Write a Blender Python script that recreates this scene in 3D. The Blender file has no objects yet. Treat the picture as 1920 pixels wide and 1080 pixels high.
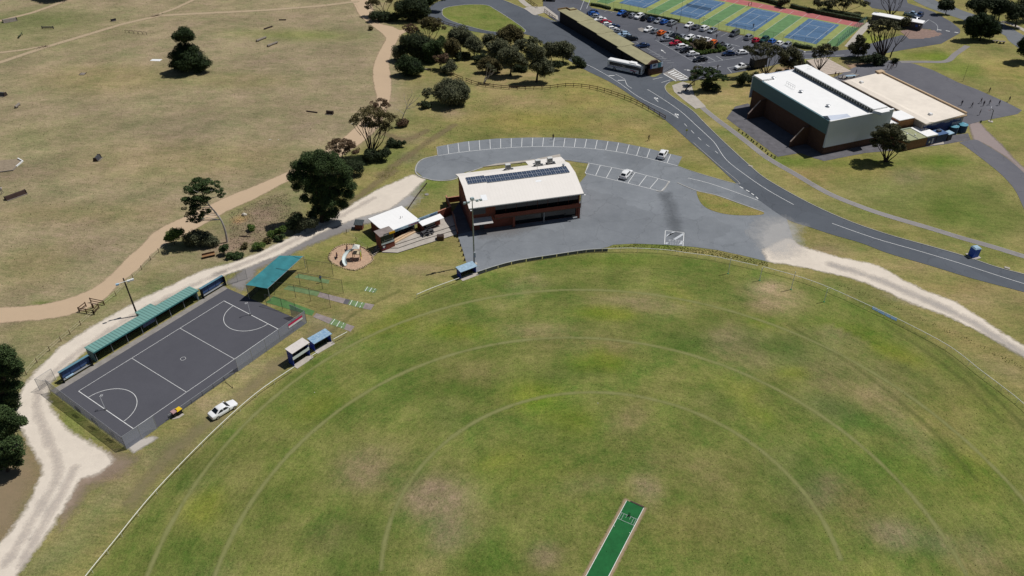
import bpy, bmesh, math, random
import numpy as np
from mathutils import Vector, Matrix
from mathutils.geometry import tessellate_polygon
SC = bpy.context.scene
COL = SC.collection
rad = math.radians
# ------------------------------------------------------------------ camera
F, PITCH, CH = 1490.0, rad(36.43), 93.87
cd = bpy.data.cameras.new('camera'); cam = bpy.data.objects.new('camera', cd); COL.objects.link(cam)
cam.location = (0, 0, CH); cam.rotation_euler = (rad(90)-PITCH, 0, 0)
cd.sensor_width = 36; cd.lens = 36*F/1920; cd.clip_start = 1; cd.clip_end = 8000
SC.camera = cam
# ------------------------------------------------------------------ light
SUN_EL, SUN_AZ = rad(61), rad(19.5)          # azimuth measured from +x towards +y
w = bpy.data.worlds.new('World'); SC.world = w; w.use_nodes = True
nt = w.node_tree; nt.nodes.clear()
sky = nt.nodes.new('ShaderNodeTexSky'); sky.sky_type = 'NISHITA'; sky.sun_disc = False
sky.sun_elevation = SUN_EL; sky.sun_rotation = rad(90)-SUN_AZ; sky.air_density = 1.0; sky.dust_density = 0.6
bg = nt.nodes.new('ShaderNodeBackground'); bg.inputs[1].default_value = 0.05
wo = nt.nodes.new('ShaderNodeOutputWorld')
nt.links.new(sky.outputs[0], bg.inputs[0]); nt.links.new(bg.outputs[0], wo.inputs[0])
sl = bpy.data.lights.new('sun', 'SUN'); sl.energy = 5.0; sl.angle = rad(0.53); sl.color = (1.0, .975, .94)
so = bpy.data.objects.new('sun', sl); COL.objects.link(so); so.location = (60, 120, 150)
sd = Vector((math.cos(SUN_EL)*math.cos(SUN_AZ), math.cos(SUN_EL)*math.sin(SUN_AZ), math.sin(SUN_EL)))
so.rotation_euler = sd.to_track_quat('Z', 'Y').to_euler()
SC.view_settings.view_transform = 'Standard'; SC.view_settings.look = 'None'
SC.view_settings.exposure = -0.44; SC.view_settings.gamma = 1.0
# ------------------------------------------------------------------ measuring helpers (photo pixel -> place on the ground)
FW = np.array([0, math.cos(PITCH), -math.sin(PITCH)]); UPV = np.array([0, math.sin(PITCH), math.cos(PITCH)])
def G(x, y, z=0.0):
    d = FW*F+np.array([1., 0, 0])*(x-960)-UPV*(y-540); t = (z-CH)/d[2]
    p = np.array([0, 0, CH])+d*t; return Vector(p)
def GY(x, y, Y):                       # point of the sight line standing above the ground line Y
    d = FW*F+np.array([1., 0, 0])*(x-960)-UPV*(y-540); t = Y/d[1]
    return Vector(np.array([0, 0, CH])+d*t)
def ppm(p): return F/float((np.array(p)-[0, 0, CH])@FW)
def GL(pts, z=0.0): return [G(x, y, z) for x, y in pts]
def heading(a, b): d = G(*b)-G(*a); return math.atan2(d.y, d.x)
def smooth(P, n=6, closed=False):
    P = [Vector(p) for p in P]; m = len(P); out = []
    rng = range(m) if closed else range(m-1)
    for i in rng:
        if closed: a, b, c, d = P[(i-1) % m], P[i], P[(i+1) % m], P[(i+2) % m]
        else: a, b, c, d = P[max(i-1, 0)], P[i], P[i+1], P[min(i+2, m-1)]
        for k in range(n):
            t = k/n
            out.append(.5*((2*b)+(c-a)*t+(2*a-5*b+4*c-d)*t*t+(3*b-a-3*c+d)*t**3))
    if not closed: out.append(P[-1])
    return out
# ------------------------------------------------------------------ materials
MC = {}
def newmat(name):
    m = bpy.data.materials.new(name); m.use_nodes = True; t = m.node_tree
    return m, t, t.nodes['Principled BSDF'], t.nodes, t.links
def c4(c): return (c[0], c[1], c[2], 1)
def M(name, col=None, rough=.8, var=.12, scale=1.5, metal=0, spec=.3, col2=None, bump=0, stretch=None, detail=4):
    if name in MC: return MC[name]
    m, t, b, N, L = newmat(name); MC[name] = m
    b.inputs['Roughness'].default_value = rough; b.inputs['Metallic'].default_value = metal
    b.inputs['Specular IOR Level'].default_value = spec
    if var <= 0 and col2 is None: b.inputs['Base Color'].default_value = c4(col); return m
    tc = N.new('ShaderNodeTexCoord'); nz = N.new('ShaderNodeTexNoise'); nz.inputs['Scale'].default_value = scale
    nz.inputs['Detail'].default_value = detail; nz.inputs['Roughness'].default_value = .65
    src = tc.outputs['Object']
    if stretch:
        mp = N.new('ShaderNodeMapping'); mp.inputs['Scale'].default_value = stretch; L.new(src, mp.inputs[0]); src = mp.outputs[0]
    L.new(src, nz.inputs['Vector'])
    r = N.new('ShaderNodeValToRGB'); r.color_ramp.elements[0].position = .3; r.color_ramp.elements[1].position = .7
    a = col; c = col2 or tuple(min(1, v*(1+var)) for v in col)
    if col2 is None: a = tuple(v*(1-var) for v in col)
    r.color_ramp.elements[0].color = c4(a); r.color_ramp.elements[1].color = c4(c)
    L.new(nz.outputs[0], r.inputs[0]); L.new(r.outputs[0], b.inputs['Base Color'])
    if bump:
        bp = N.new('ShaderNodeBump'); bp.inputs['Strength'].default_value = bump; L.new(nz.outputs[0], bp.inputs['Height']); L.new(bp.outputs[0], b.inputs['Normal'])
    return m
def ribbed(name, col, period=.25, depth=.25, axis=0, rough=.5, spec=.3):   # corrugated / brick-course like banding that belongs to the surface
    m, t, b, N, L = newmat(name); MC[name] = m
    tc = N.new('ShaderNodeTexCoord'); sp = N.new('ShaderNodeSeparateXYZ'); L.new(tc.outputs['Object'], sp.inputs[0])
    k = N.new('ShaderNodeMath'); k.operation = 'MULTIPLY'; k.inputs[1].default_value = 2*math.pi/period; L.new(sp.outputs[axis], k.inputs[0])
    s = N.new('ShaderNodeMath'); s.operation = 'SINE'; L.new(k.outputs[0], s.inputs[0])
    mr = N.new('ShaderNodeMapRange'); mr.inputs[1].default_value = .2; mr.inputs[2].default_value = 1; L.new(s.outputs[0], mr.inputs[0])
    nz = N.new('ShaderNodeTexNoise'); nz.inputs['Scale'].default_value = .6; nz.inputs['Detail'].default_value = 5; L.new(tc.outputs['Object'], nz.inputs[0])
    mx = N.new('ShaderNodeMix'); mx.data_type = 'RGBA'; mx.inputs[6].default_value = c4(col); mx.inputs[7].default_value = c4(tuple(v*(1-depth) for v in col)); L.new(mr.outputs[0], mx.inputs[0])
    m2 = N.new('ShaderNodeMix'); m2.data_type = 'RGBA'; m2.blend_type = 'MULTIPLY'; m2.inputs[0].default_value = .10; L.new(mx.outputs[2], m2.inputs[6]); L.new(nz.outputs[0], m2.inputs[7])
    L.new(m2.outputs[2], b.inputs['Base Color']); b.inputs['Roughness'].default_value = rough; b.inputs['Specular IOR Level'].default_value = spec
    return m
def brickmat(name, col):
    m, t, b, N, L = newmat(name); MC[name] = m
    tc = N.new('ShaderNodeTexCoord'); mp = N.new('ShaderNodeMapping'); mp.inputs['Rotation'].default_value = (rad(90), 0, 0)
    L.new(tc.outputs['Object'], mp.inputs[0]); br = N.new('ShaderNodeTexBrick'); L.new(mp.outputs[0], br.inputs[0])
    br.inputs['Color1'].default_value = c4(col); br.inputs['Color2'].default_value = c4(tuple(v*.72 for v in col)); br.inputs['Mortar'].default_value = c4(tuple(v*.7+.05 for v in col))
    br.inputs['Scale'].default_value = 1; br.inputs['Brick Width'].default_value = .24; br.inputs['Row Height'].default_value = .086; br.inputs['Mortar Size'].default_value = .01
    nz = N.new('ShaderNodeTexNoise'); nz.inputs['Scale'].default_value = .9; nz.inputs['Detail'].default_value = 5; L.new(tc.outputs['Object'], nz.inputs[0])
    mr = N.new('ShaderNodeMapRange'); mr.inputs[3].default_value = .75; mr.inputs[4].default_value = 1.25; L.new(nz.outputs[0], mr.inputs[0])
    mx = N.new('ShaderNodeVectorMath'); mx.operation = 'SCALE'; L.new(br.outputs[0], mx.inputs[0]); L.new(mr.outputs[0], mx.inputs['Scale'])
    L.new(mx.outputs[0], b.inputs['Base Color']); b.inputs['Roughness'].default_value = .9; b.inputs['Specular IOR Level'].default_value = .2
    return m
def noise_stack(t, vec, specs):
    """sum of noises -> value about 0"""
    N, L = t.nodes, t.links; out = None
    for sc, amp, det in specs:
        n = N.new('ShaderNodeTexNoise'); n.inputs['Scale'].default_value = sc; n.inputs['Detail'].default_value = det; n.inputs['Roughness'].default_value = .6
        L.new(vec, n.inputs['Vector'])
        a = N.new('ShaderNodeMath'); a.operation = 'MULTIPLY_ADD'; a.inputs[1].default_value = amp; a.inputs[2].default_value = -.5*amp
        L.new(n.outputs[0], a.inputs[0])
        if out is None: out = a.outputs[0]
        else:
            s = N.new('ShaderNodeMath'); s.operation = 'ADD'; L.new(out, s.inputs[0]); L.new(a.outputs[0], s.inputs[1]); out = s.outputs[0]
    return out
def grassmat(name, const=None):
    """dry-to-green turf: painted colour of the turf itself x patches, tufts, mowing streaks"""
    m, t, b, N, L = newmat(name); MC[name] = m
    if const is None:
        at = N.new('ShaderNodeAttribute'); at.attribute_name = 'turf'; col = at.outputs['Color']
        fl = N.new('ShaderNodeAttribute'); fl.attribute_name = 'flow'; flow = fl.outputs['Vector']
    else:
        rg = N.new('ShaderNodeRGB'); rg.outputs[0].default_value = c4(const); col = rg.outputs[0]; flow = None
    tc = N.new('ShaderNodeTexCoord'); ob = tc.outputs['Object']
    big = noise_stack(t, ob, [(.045, .85, 6), (.13, 1.15, 6), (.55, .55, 5), (2.0, .35, 3)])
    v = noise_stack(t, ob, [(.09, .42, 5), (.35, .5, 5), (1.2, .6, 5), (2.6, 1.0, 3), (5.5, 1.3, 2)])
    if flow is not None:
        sx = N.new('ShaderNodeSeparateXYZ'); L.new(flow, sx.inputs[0]); bz = N.new('ShaderNodeMath'); bz.operation = 'MULTIPLY'; L.new(big, bz.inputs[0]); L.new(sx.outputs[2], bz.inputs[1]); big = bz.outputs[0]
        mp = N.new('ShaderNodeMapping'); mp.inputs['Scale'].default_value = (1.1, .22, 0); L.new(flow, mp.inputs[0])
        st = noise_stack(t, mp.outputs[0], [(.55, .34, 5), (2.2, .3, 3)])
        ad = N.new('ShaderNodeMath'); ad.operation = 'ADD'; L.new(v, ad.inputs[0]); L.new(st, ad.inputs[1]); v = ad.outputs[0]
        ad2 = N.new('ShaderNodeMath'); ad2.operation = 'MULTIPLY_ADD'; ad2.inputs[1].default_value = .8; L.new(st, ad2.inputs[0]); L.new(big, ad2.inputs[2]); big = ad2.outputs[0]
    # greener / drier drift
    dry = N.new('ShaderNodeMix'); dry.data_type = 'RGBA'; dry.blend_type = 'MULTIPLY'; dry.inputs[0].default_value = 1
    L.new(col, dry.inputs[6])
    rp = N.new('ShaderNodeValToRGB'); e = rp.color_ramp.elements
    e[0].position = .22; e[0].color = (.64, .88, .60, 1); e[1].position = .78; e[1].color = (1.27, 1.12, 1.30, 1)
    k = e.new(.5); k.color = (.98, 1.0, .92, 1)
    sh = N.new('ShaderNodeMath'); sh.operation = 'ADD'; sh.inputs[1].default_value = .5; L.new(big, sh.inputs[0]); L.new(sh.outputs[0], rp.inputs[0]); L.new(rp.outputs[0], dry.inputs[7])
    sc = N.new('ShaderNodeVectorMath'); sc.operation = 'SCALE'
    f = N.new('ShaderNodeMath'); f.operation = 'ADD'; f.inputs[1].default_value = 1; L.new(v, f.inputs[0])
    cl = N.new('ShaderNodeClamp'); cl.inputs[1].default_value = .45; cl.inputs[2].default_value = 1.7; L.new(f.outputs[0], cl.inputs[0])
    L.new(dry.outputs[2], sc.inputs[0]); L.new(cl.outputs[0], sc.inputs['Scale']); L.new(sc.outputs[0], b.inputs['Base Color'])
    b.inputs['Roughness'].default_value = .95; b.inputs['Specular IOR Level'].default_value = .08
    bp = N.new('ShaderNodeBump'); bp.inputs['Strength'].default_value = .35; bp.inputs['Distance'].default_value = .1; L.new(v, bp.inputs['Height']); L.new(bp.outputs[0], b.inputs['Normal'])
    return m
def softmat(name, col, col2, width=.6, amp=1.6, maxa=1.0, nscale=.7, streak=None):
    """bare earth / gravel that peters out into the turf at its rim (attribute d = metres inside the rim)"""
    m, t, b, N, L = newmat(name); MC[name] = m
    tc = N.new('ShaderNodeTexCoord'); ob = tc.outputs['Object']
    at = N.new('ShaderNodeAttribute'); at.attribute_name = 'd'
    nz = noise_stack(t, ob, [(nscale, amp, 4), (nscale*5, amp*.6, 3)])
    ad = N.new('ShaderNodeMath'); ad.operation = 'ADD'; L.new(at.outputs['Fac'], ad.inputs[0]); L.new(nz, ad.inputs[1])
    mr = N.new('ShaderNodeMapRange'); mr.inputs[1].default_value = -.35*amp; mr.inputs[2].default_value = width-.35*amp; mr.inputs[4].default_value = maxa; L.new(ad.outputs[0], mr.inputs[0])
    cn = noise_stack(t, ob, [(.12, .8, 4), (.7, .6, 4), (4, .5, 2)])
    s = N.new('ShaderNodeMath'); s.operation = 'ADD'; s.inputs[1].default_value = .5; L.new(cn, s.inputs[0])
    mx = N.new('ShaderNodeMix'); mx.data_type = 'RGBA'; mx.inputs[6].default_value = c4(col); mx.inputs[7].default_value = c4(col2); L.new(s.outputs[0], mx.inputs[0])
    L.new(mx.outputs[2], b.inputs['Base Color']); b.inputs['Roughness'].default_value = .95; b.inputs['Specular IOR Level'].default_value = .1
    tr = N.new('ShaderNodeBsdfTransparent'); ms = N.new('ShaderNodeMixShader'); L.new(mr.outputs[0], ms.inputs[0]); L.new(tr.outputs[0], ms.inputs[1]); L.new(b.outputs[0], ms.inputs[2])
    L.new(ms.outputs[0], N['Material Output'].inputs[0])
    return m
def asphaltmat(name, col, col2, crack=True, big=.07, rough=.85):
    m, t, b, N, L = newmat(name); MC[name] = m
    tc = N.new('ShaderNodeTexCoord'); ob = tc.outputs['Object']
    cn = noise_stack(t, ob, [(big, 1.3, 5), (.45, .55, 5), (3, .3, 3), (9, .3, 2)])
    s = N.new('ShaderNodeMath'); s.operation = 'ADD'; s.inputs[1].default_value = .5; L.new(cn, s.inputs[0])
    mx = N.new('ShaderNodeMix'); mx.data_type = 'RGBA'; mx.inputs[6].default_value = c4(col); mx.inputs[7].default_value = c4(col2); L.new(s.outputs[0], mx.inputs[0])
    wn = N.new('ShaderNodeTexNoise'); wn.inputs['Scale'].default_value = .5; wn.inputs['Detail'].default_value = 4; L.new(ob, wn.inputs[0])
    wv = N.new('ShaderNodeVectorMath'); wv.operation = 'MULTIPLY_ADD'; wv.inputs[1].default_value = (3.2, 3.2, 0); L.new(wn.outputs[1], wv.inputs[0]); L.new(ob, wv.inputs[2])
    vo = N.new('ShaderNodeTexVoronoi'); vo.feature = 'DISTANCE_TO_EDGE'; vo.inputs['Scale'].default_value = .11; L.new(wv.outputs[0], vo.inputs['Vector'])
    ck = N.new('ShaderNodeMapRange'); ck.inputs[1].default_value = .002; ck.inputs[2].default_value = .014; ck.inputs[3].default_value = .84 if crack else 1; ck.inputs[4].default_value = 1; L.new(vo.outputs[0], ck.inputs[0])
    v2 = N.new('ShaderNodeTexVoronoi'); v2.inputs['Scale'].default_value = .07; L.new(wv.outputs[0], v2.inputs['Vector']); sp = N.new('ShaderNodeSeparateColor'); L.new(v2.outputs['Color'], sp.inputs[0])
    pk = N.new('ShaderNodeMapRange'); pk.inputs[3].default_value = .92 if crack else .99; pk.inputs[4].default_value = 1.07 if crack else 1.01; L.new(sp.outputs[0], pk.inputs[0])
    mu = N.new('ShaderNodeMath'); mu.operation = 'MULTIPLY'; L.new(ck.outputs[0], mu.inputs[0]); L.new(pk.outputs[0], mu.inputs[1])
    vs = N.new('ShaderNodeVectorMath'); vs.operation = 'SCALE'; L.new(mx.outputs[2], vs.inputs[0]); L.new(mu.outputs[0], vs.inputs['Scale'])
    L.new(vs.outputs[0], b.inputs['Base Color']); b.inputs['Roughness'].default_value = rough; b.inputs['Specular IOR Level'].default_value = .25
    return m
def meshmat(name, col, alpha):         # woven wire / shade mesh: lets light through between its strands
    m, t, b, N, L = newmat(name); MC[name] = m
    b.inputs['Base Color'].default_value = c4(col); b.inputs['Roughness'].default_value = .7
    tc = N.new('ShaderNodeTexCoord'); nz = N.new('ShaderNodeTexNoise'); nz.inputs['Scale'].default_value = 3; L.new(tc.outputs['Object'], nz.inputs[0])
    mr = N.new('ShaderNodeMapRange'); mr.inputs[3].default_value = alpha*.8; mr.inputs[4].default_value = min(1, alpha*1.2); L.new(nz.outputs[0], mr.inputs[0])
    tr = N.new('ShaderNodeBsdfTransparent'); ms = N.new('ShaderNodeMixShader'); L.new(mr.outputs[0], ms.inputs[0]); L.new(tr.outputs[0], ms.inputs[1]); L.new(b.outputs[0], ms.inputs[2])
    L.new(ms.outputs[0], N['Material Output'].inputs[0])
    return m
def leafmat(name, col, col2, hue=.5):
    m, t, b, N, L = newmat(name); MC[name] = m
    ge = N.new('ShaderNodeNewGeometry'); tc = N.new('ShaderNodeTexCoord')
    nz = N.new('ShaderNodeTexNoise'); nz.inputs['Scale'].default_value = .55; nz.inputs['Detail'].default_value = 3; L.new(tc.outputs['Object'], nz.inputs[0])
    a = N.new('ShaderNodeMath'); a.operation = 'MULTIPLY_ADD'; a.inputs[1].default_value = .55; L.new(ge.outputs['Random Per Island'], a.inputs[0])
    q = N.new('ShaderNodeMath'); q.operation = 'MULTIPLY_ADD'; q.inputs[1].default_value = 1.4; q.inputs[2].default_value = -.5; L.new(nz.outputs[0], q.inputs[0]); L.new(q.outputs[0], a.inputs[2])
    mx = N.new('ShaderNodeMix'); mx.data_type = 'RGBA'; mx.inputs[6].default_value = c4(col); mx.inputs[7].default_value = c4(col2); L.new(a.outputs[0], mx.inputs[0])
    L.new(mx.outputs[2], b.inputs['Base Color']); b.inputs['Roughness'].default_value = .7; b.inputs['Specular IOR Level'].default_value = .15
    return m
BRICK = brickmat('red_brick', (.22, .058, .033)); DBRICK = brickmat('brown_brick', (.12, .058, .038)); TBRICK = brickmat('tan_brick', (.42, .2, .085))
WHITE = M('white_paint', (.8, .8, .79), .5, .04); WLINE = M('line_paint', (.72, .72, .7), .8, .22, 4); OLDLINE = M('worn_paint', (.42, .43, .44), .85, .35, 5)

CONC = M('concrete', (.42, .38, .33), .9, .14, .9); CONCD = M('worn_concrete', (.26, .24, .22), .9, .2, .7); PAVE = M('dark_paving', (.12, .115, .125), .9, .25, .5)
KERB = M('kerb_concrete', (.38, .37, .35), .9, .2, 1)
BLACK = M('black_metal', (.012, .012, .014), .6, .1); DGREY = M('dark_grey', (.06, .06, .065), .7, .15); GREY = M('grey_metal', (.3, .31, .32), .5, .1, metal=.3)
GALV = M('galvanised_steel', (.42, .43, .45), .45, .1, metal=.4)
WOOD = M('weathered_wood', (.10, .055, .032), .9, .3, 3); LOGW = M('grey_log', (.23, .2, .17), .9, .25, 2)
NAVY = M('navy_paint', (.02, .045, .16), .5, .1); BLUE = M('blue_paint', (.03, .09, .34), .5, .1); PBLUE = M('pale_blue_sheet', (.33, .47, .58), .5, .25, 1.2)
TANKB = M('teal_blue_steel', (.09, .28, .36), .45, .12); TEALR = ribbed('teal_corrugated_roof', (.19, .37, .33), .62, .42, 0)
CREAM = ribbed('cream_roof', (.84, .79, .73), .76, .03, 0, .6); CREAMF = M('cream_flat_roof', (.76, .68, .58), .7, .08, .3); WROOF = ribbed('white_roof', (.92, .91, .89), .9, .02, 0, .55); DGLASS = M('dark_glass', (.006, .008, .01), .08, 0, spec=.8); RUB = M('rubber', (.012, .012, .012), .8, .1); CHROME = M('alloy', (.45, .46, .48), .35, 0, metal=.7)
LAMPW = M('clear_lamp', (.7, .72, .75), .2, 0, spec=.7); LAMPR = M('red_lamp', (.35, .01, .01), .3, 0, spec=.6)
YEL = M('yellow_plastic', (.75, .5, .02), .5, .06); RED = M('red_paint', (.45, .015, .02), .5, .1); GREENP = M('green_plastic', (.02, .2, .06), .5, .1)
BARK = M('bark', (.13, .105, .085), .95, .35, 2.5); PBARK = M('pale_bark', (.42, .38, .35), .9, .25, 2.5); DBARK = M('dark_bark', (.05, .035, .028), .95, .3, 2.5)
SKIN = M('skin', (.45, .26, .18), .6, 0)
# ------------------------------------------------------------------ object helpers
def tag(o, label=None, cat=None, group=None, kind=None):
    if label: o['label'] = label
    if cat: o['category'] = cat
    if group: o['group'] = group
    if kind: o['kind'] = kind
    return o
def root(name, loc, rz, label, cat, group=None):
    o = bpy.data.objects.new(name, None); COL.objects.link(o); o.location = loc; o.rotation_euler = (0, 0, rz)
    o.empty_display_size = .3
    return tag(o, label, cat, group)
class MB:
    def __init__(s): s.v = []; s.f = []; s.m = []; s.mats = []
    def mi(s, m):
        if m not in s.mats: s.mats.append(m)
        return s.mats.index(m)
    def add(s, vs, fs, m):
        o = len(s.v); s.v += [tuple(v) for v in vs]; s.f += [[i+o for i in f] for f in fs]; s.m += [s.mi(m)]*len(fs); return s
    def box(s, c, d, m, rz=0, tp=1.0, ty=None):      # centre of base, dims, taper of the top
        hx, hy, h = d[0]/2, d[1]/2, d[2]; ty = tp if ty is None else ty
        vs = []
        for z, kx, ky in ((0, 1, 1), (h, tp, ty)):
            for x, y in ((-hx*kx, -hy*ky), (hx*kx, -hy*ky), (hx*kx, hy*ky), (-hx*kx, hy*ky)):
                vs.append((c[0]+x*math.cos(rz)-y*math.sin(rz), c[1]+x*math.sin(rz)+y*math.cos(rz), c[2]+z))
        return s.add(vs, [(3, 2, 1, 0), (4, 5, 6, 7), (0, 1, 5, 4), (1, 2, 6, 5), (2, 3, 7, 6), (3, 0, 4, 7)], m)
    def bx(s, x0, x1, y0, y1, z0, z1, m): return s.box(((x0+x1)/2, (y0+y1)/2, z0), (x1-x0, y1-y0, z1-z0), m)
    def prism(s, poly, z0, z1, m, mtop=None):
        n = len(poly); P = [Vector((p[0], p[1], 0)) for p in poly]
        ar = sum(P[i].x*P[(i+1) % n].y-P[(i+1) % n].x*P[i].y for i in range(n))
        if ar < 0: P.reverse(); z1 = list(reversed(z1)) if isinstance(z1, (list, tuple)) else z1
        zt = z1 if isinstance(z1, (list, tuple)) else [z1]*n
        vs = [(p.x, p.y, z0) for p in P]+[(p.x, p.y, zt[i]) for i, p in enumerate(P)]
        tr = tessellate_polygon([P])
        def up(t):
            a, b, c = (P[i] for i in t); return t if (b-a).cross(c-a).z > 0 else t[::-1]
        s.add(vs, [(i, (i+1) % n, n+(i+1) % n, n+i) for i in range(n)], m)
        o = len(s.v)-2*n
        mt = s.mi(mtop or m)
        for t in tr: s.f.append([o+n+i for i in up(t)]); s.m.append(mt)
        for t in tr: s.f.append([o+i for i in up(t)[::-1]]); s.m.append(s.mi(m))
        return s
    def flat(s, pts, m):
        P = [Vector(p) for p in pts]; tr = tessellate_polygon([[Vector((p.x, p.y, 0)) for p in P]]); fs = []
        for t in tr:
            a, b, c = (P[i] for i in t); fs.append(t if (b-a).cross(c-a).z > 0 else t[::-1])
        return s.add(P, fs, m)
    def quad(s, a, b, c, d, m): return s.add([a, b, c, d], [(0, 1, 2, 3)], m)
    def tube(s, pts, r, m, n=6, cap=True):
        P = [Vector(p) for p in pts]; R = r if isinstance(r, (list, tuple)) else [r]*len(P); vs = []; fs = []
        for i, p in enumerate(P):
            d = (P[min(i+1, len(P)-1)]-P[max(i-1, 0)]).normalized()
            u = d.cross(Vector((0, 0, 1)) if abs(d.z) < .95 else Vector((1, 0, 0))).normalized(); w_ = d.cross(u)
            for k in range(n):
                a = 2*math.pi*k/n; vs.append(p+(u*math.cos(a)+w_*math.sin(a))*R[i])
        for i in range(len(P)-1):
            for k in range(n): fs.append((i*n+k, (i+1)*n+k, (i+1)*n+(k+1) % n, i*n+(k+1) % n))
        if cap: fs += [tuple(range(n)), tuple(reversed(range((len(P)-1)*n, len(P)*n)))]
        return s.add(vs, fs, m)
    def cyl(s, c, r, h, m, n=16, r2=None): return s.tube([(c[0], c[1], c[2]), (c[0], c[1], c[2]+h)], [r, r if r2 is None else r2], m, n)
    def strip(s, pts, w, m, z=None):
        P = [Vector(p) for p in pts]; n = len(P); vs = []
        for i, p in enumerate(P):
            d = (P[min(i+1, n-1)]-P[max(i-1, 0)]); d.z = 0; d.normalize(); q = Vector((-d.y, d.x, 0))*(w/2 if not isinstance(w, (list, tuple)) else w[i]/2)
            zz = p.z if z is None else z
            vs += [(p.x+q.x, p.y+q.y, zz), (p.x-q.x, p.y-q.y, zz)]
        return s.add(vs, [(2*i, 2*i+1, 2*i+3, 2*i+2) for i in range(n-1)], m)
    def band(s, pts, w, z0, z1, m):        # solid kerb / wall along a line
        P = [Vector(p) for p in pts]; n = len(P); vs = []
        for i, p in enumerate(P):
            d = (P[min(i+1, n-1)]-P[max(i-1, 0)]); d.z = 0; d.normalize(); q = Vector((-d.y, d.x, 0))*w/2
            for sgn, z in ((1, z0), (-1, z0), (-1, z1), (1, z1)): vs.append((p.x+sgn*q.x, p.y+sgn*q.y, z))
        fs = []
        for i in range(n-1):
            a, b = 4*i, 4*i+4
            for k in range(4): fs.append((a+k, a+(k+1) % 4, b+(k+1) % 4, b+k))
        fs += [(3, 2, 1, 0), (4*n-4, 4*n-3, 4*n-2, 4*n-1)]
        return s.add(vs, [tuple(reversed(f)) for f in fs], m)
    def build(s, name, parent=None, smooth_=False, bevel=0, loc=None):
        me = bpy.data.meshes.new(name); vs = s.v
        if loc is not None: vs = [(v[0]-loc[0], v[1]-loc[1], v[2]-loc[2]) for v in vs]
        me.from_pydata(vs, [], s.f)
        for m in s.mats: me.materials.append(m)
        me.polygons.foreach_set('material_index', s.m)
        if smooth_: me.polygons.foreach_set('use_smooth', [True]*len(me.polygons))
        me.update()
        if bevel:
            bm = bmesh.new(); bm.from_mesh(me); bmesh.ops.remove_doubles(bm, verts=bm.verts, dist=1e-4)
            bmesh.ops.bevel(bm, geom=[e for e in bm.edges if len(e.link_faces) == 2 and e.calc_face_angle(0) > .5], offset=bevel, segments=2, profile=.6, affect='EDGES', clamp_overlap=True)
            bm.to_mesh(me); bm.free()
        o = bpy.data.objects.new(name, me); COL.objects.link(o)
        if loc is not None: o.location = loc
        if parent: o.parent = parent
        return o
def copy_tree(o, parent=None):
    c = o.copy(); COL.objects.link(c); c.parent = parent
    for ch in list(o.children): copy_tree(ch, c)
    return c
def sheet(name, pts, z, m, sm=True, kind='structure'):
    P = GL(pts); P = smooth(P, 5, True) if sm else P
    for p in P: p.z = z
    o = MB().flat(P, m).build(name); o['kind'] = kind; return o
def sdist(X, Y, poly, closed=True):
    P = np.array([(p[0], p[1]) for p in poly]); n = len(P); D = np.full(X.shape, 1e9); ins = np.zeros(X.shape, bool)
    for i in range(n if closed else n-1):
        a = P[i]; b = P[(i+1) % n]; ab = b-a; L2 = (ab**2).sum()+1e-9
        t = np.clip(((X-a[0])*ab[0]+(Y-a[1])*ab[1])/L2, 0, 1)
        D = np.minimum(D, np.hypot(X-a[0]-t*ab[0], Y-a[1]-t*ab[1]))
        if closed:
            c = ((a[1] > Y) != (b[1] > Y)); xi = (b[0]-a[0])*(Y-a[1])/((b[1]-a[1])+1e-12)+a[0]; ins ^= c & (X < xi)
    return np.where(ins, D, -D) if closed else D
def softsheet(name, poly, z, m, cell=.8, margin=1.6, half=None, kind='structure'):
    """poly: world polygon, or an open line with half width"""
    P = [(p[0], p[1]) for p in poly]; A = np.array(P); mg = margin+(half or 0)
    xs = np.arange(A[:, 0].min()-mg, A[:, 0].max()+mg+cell, cell); ys = np.arange(A[:, 1].min()-mg, A[:, 1].max()+mg+cell, cell)
    X, Y = np.meshgrid(xs, ys, indexing='ij')
    D = sdist(X, Y, P) if half is None else half-sdist(X, Y, P, False)
    k = D > -margin; c = k[:-1, :-1] | k[1:, :-1] | k[1:, 1:] | k[:-1, 1:]
    idx = -np.ones(X.shape, int); use = np.zeros(X.shape, bool)
    use[:-1, :-1] |= c; use[1:, :-1] |= c; use[1:, 1:] |= c; use[:-1, 1:] |= c
    idx[use] = np.arange(use.sum())
    f = np.stack([idx[:-1, :-1][c], idx[1:, :-1][c], idx[1:, 1:][c], idx[:-1, 1:][c]], -1)
    me = bpy.data.meshes.new(name); me.from_pydata(np.stack([X[use], Y[use], np.full(use.sum(), z)], -1).tolist(), [], f.tolist())
    at = me.attributes.new('d', 'FLOAT', 'POINT'); at.data.foreach_set('value', D[use].astype(np.float32))
    me.materials.append(m); o = bpy.data.objects.new(name, me); COL.objects.link(o); o['kind'] = kind; return o
# ================================================================== GROUND
DRY = (.292, .236, .148); DRYG = (.24, .212, .112); TANB = (.34, .265, .17); GBR = (.235, .19, .125); OV = (.158, .174, .048); OVD = (.085, .125, .028)
OVB = (.18, .215, .03); YG = (.24, .212, .082); GR = (.12, .16, .035); VG = (.175, .188, .062); EARTH = (.33, .23, .15); LITTER = (.21, .155, .11); PINKB = (.30, .215, .165)
FEN = [(160, 1080), (212, 1016), (292, 919), (397, 811), (480, 737), (553, 688), (625, 636), (651, 622), (715, 586), (781, 552), (862, 521), (900, 508), (960, 490), (1045, 475), (1090, 469), (1140, 466), (1185, 465),
       (1245, 469), (1290, 474), (1335, 480), (1370, 487), (1440, 502), (1500, 519), (1557, 540), (1637, 576), (1682, 597), (1777, 647), (1840, 695), (1880, 725), (1920, 757), (1965, 800)]
FENW = [G(x, y, .95) for x, y in FEN]
OVC = Vector((13., 63.))
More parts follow.
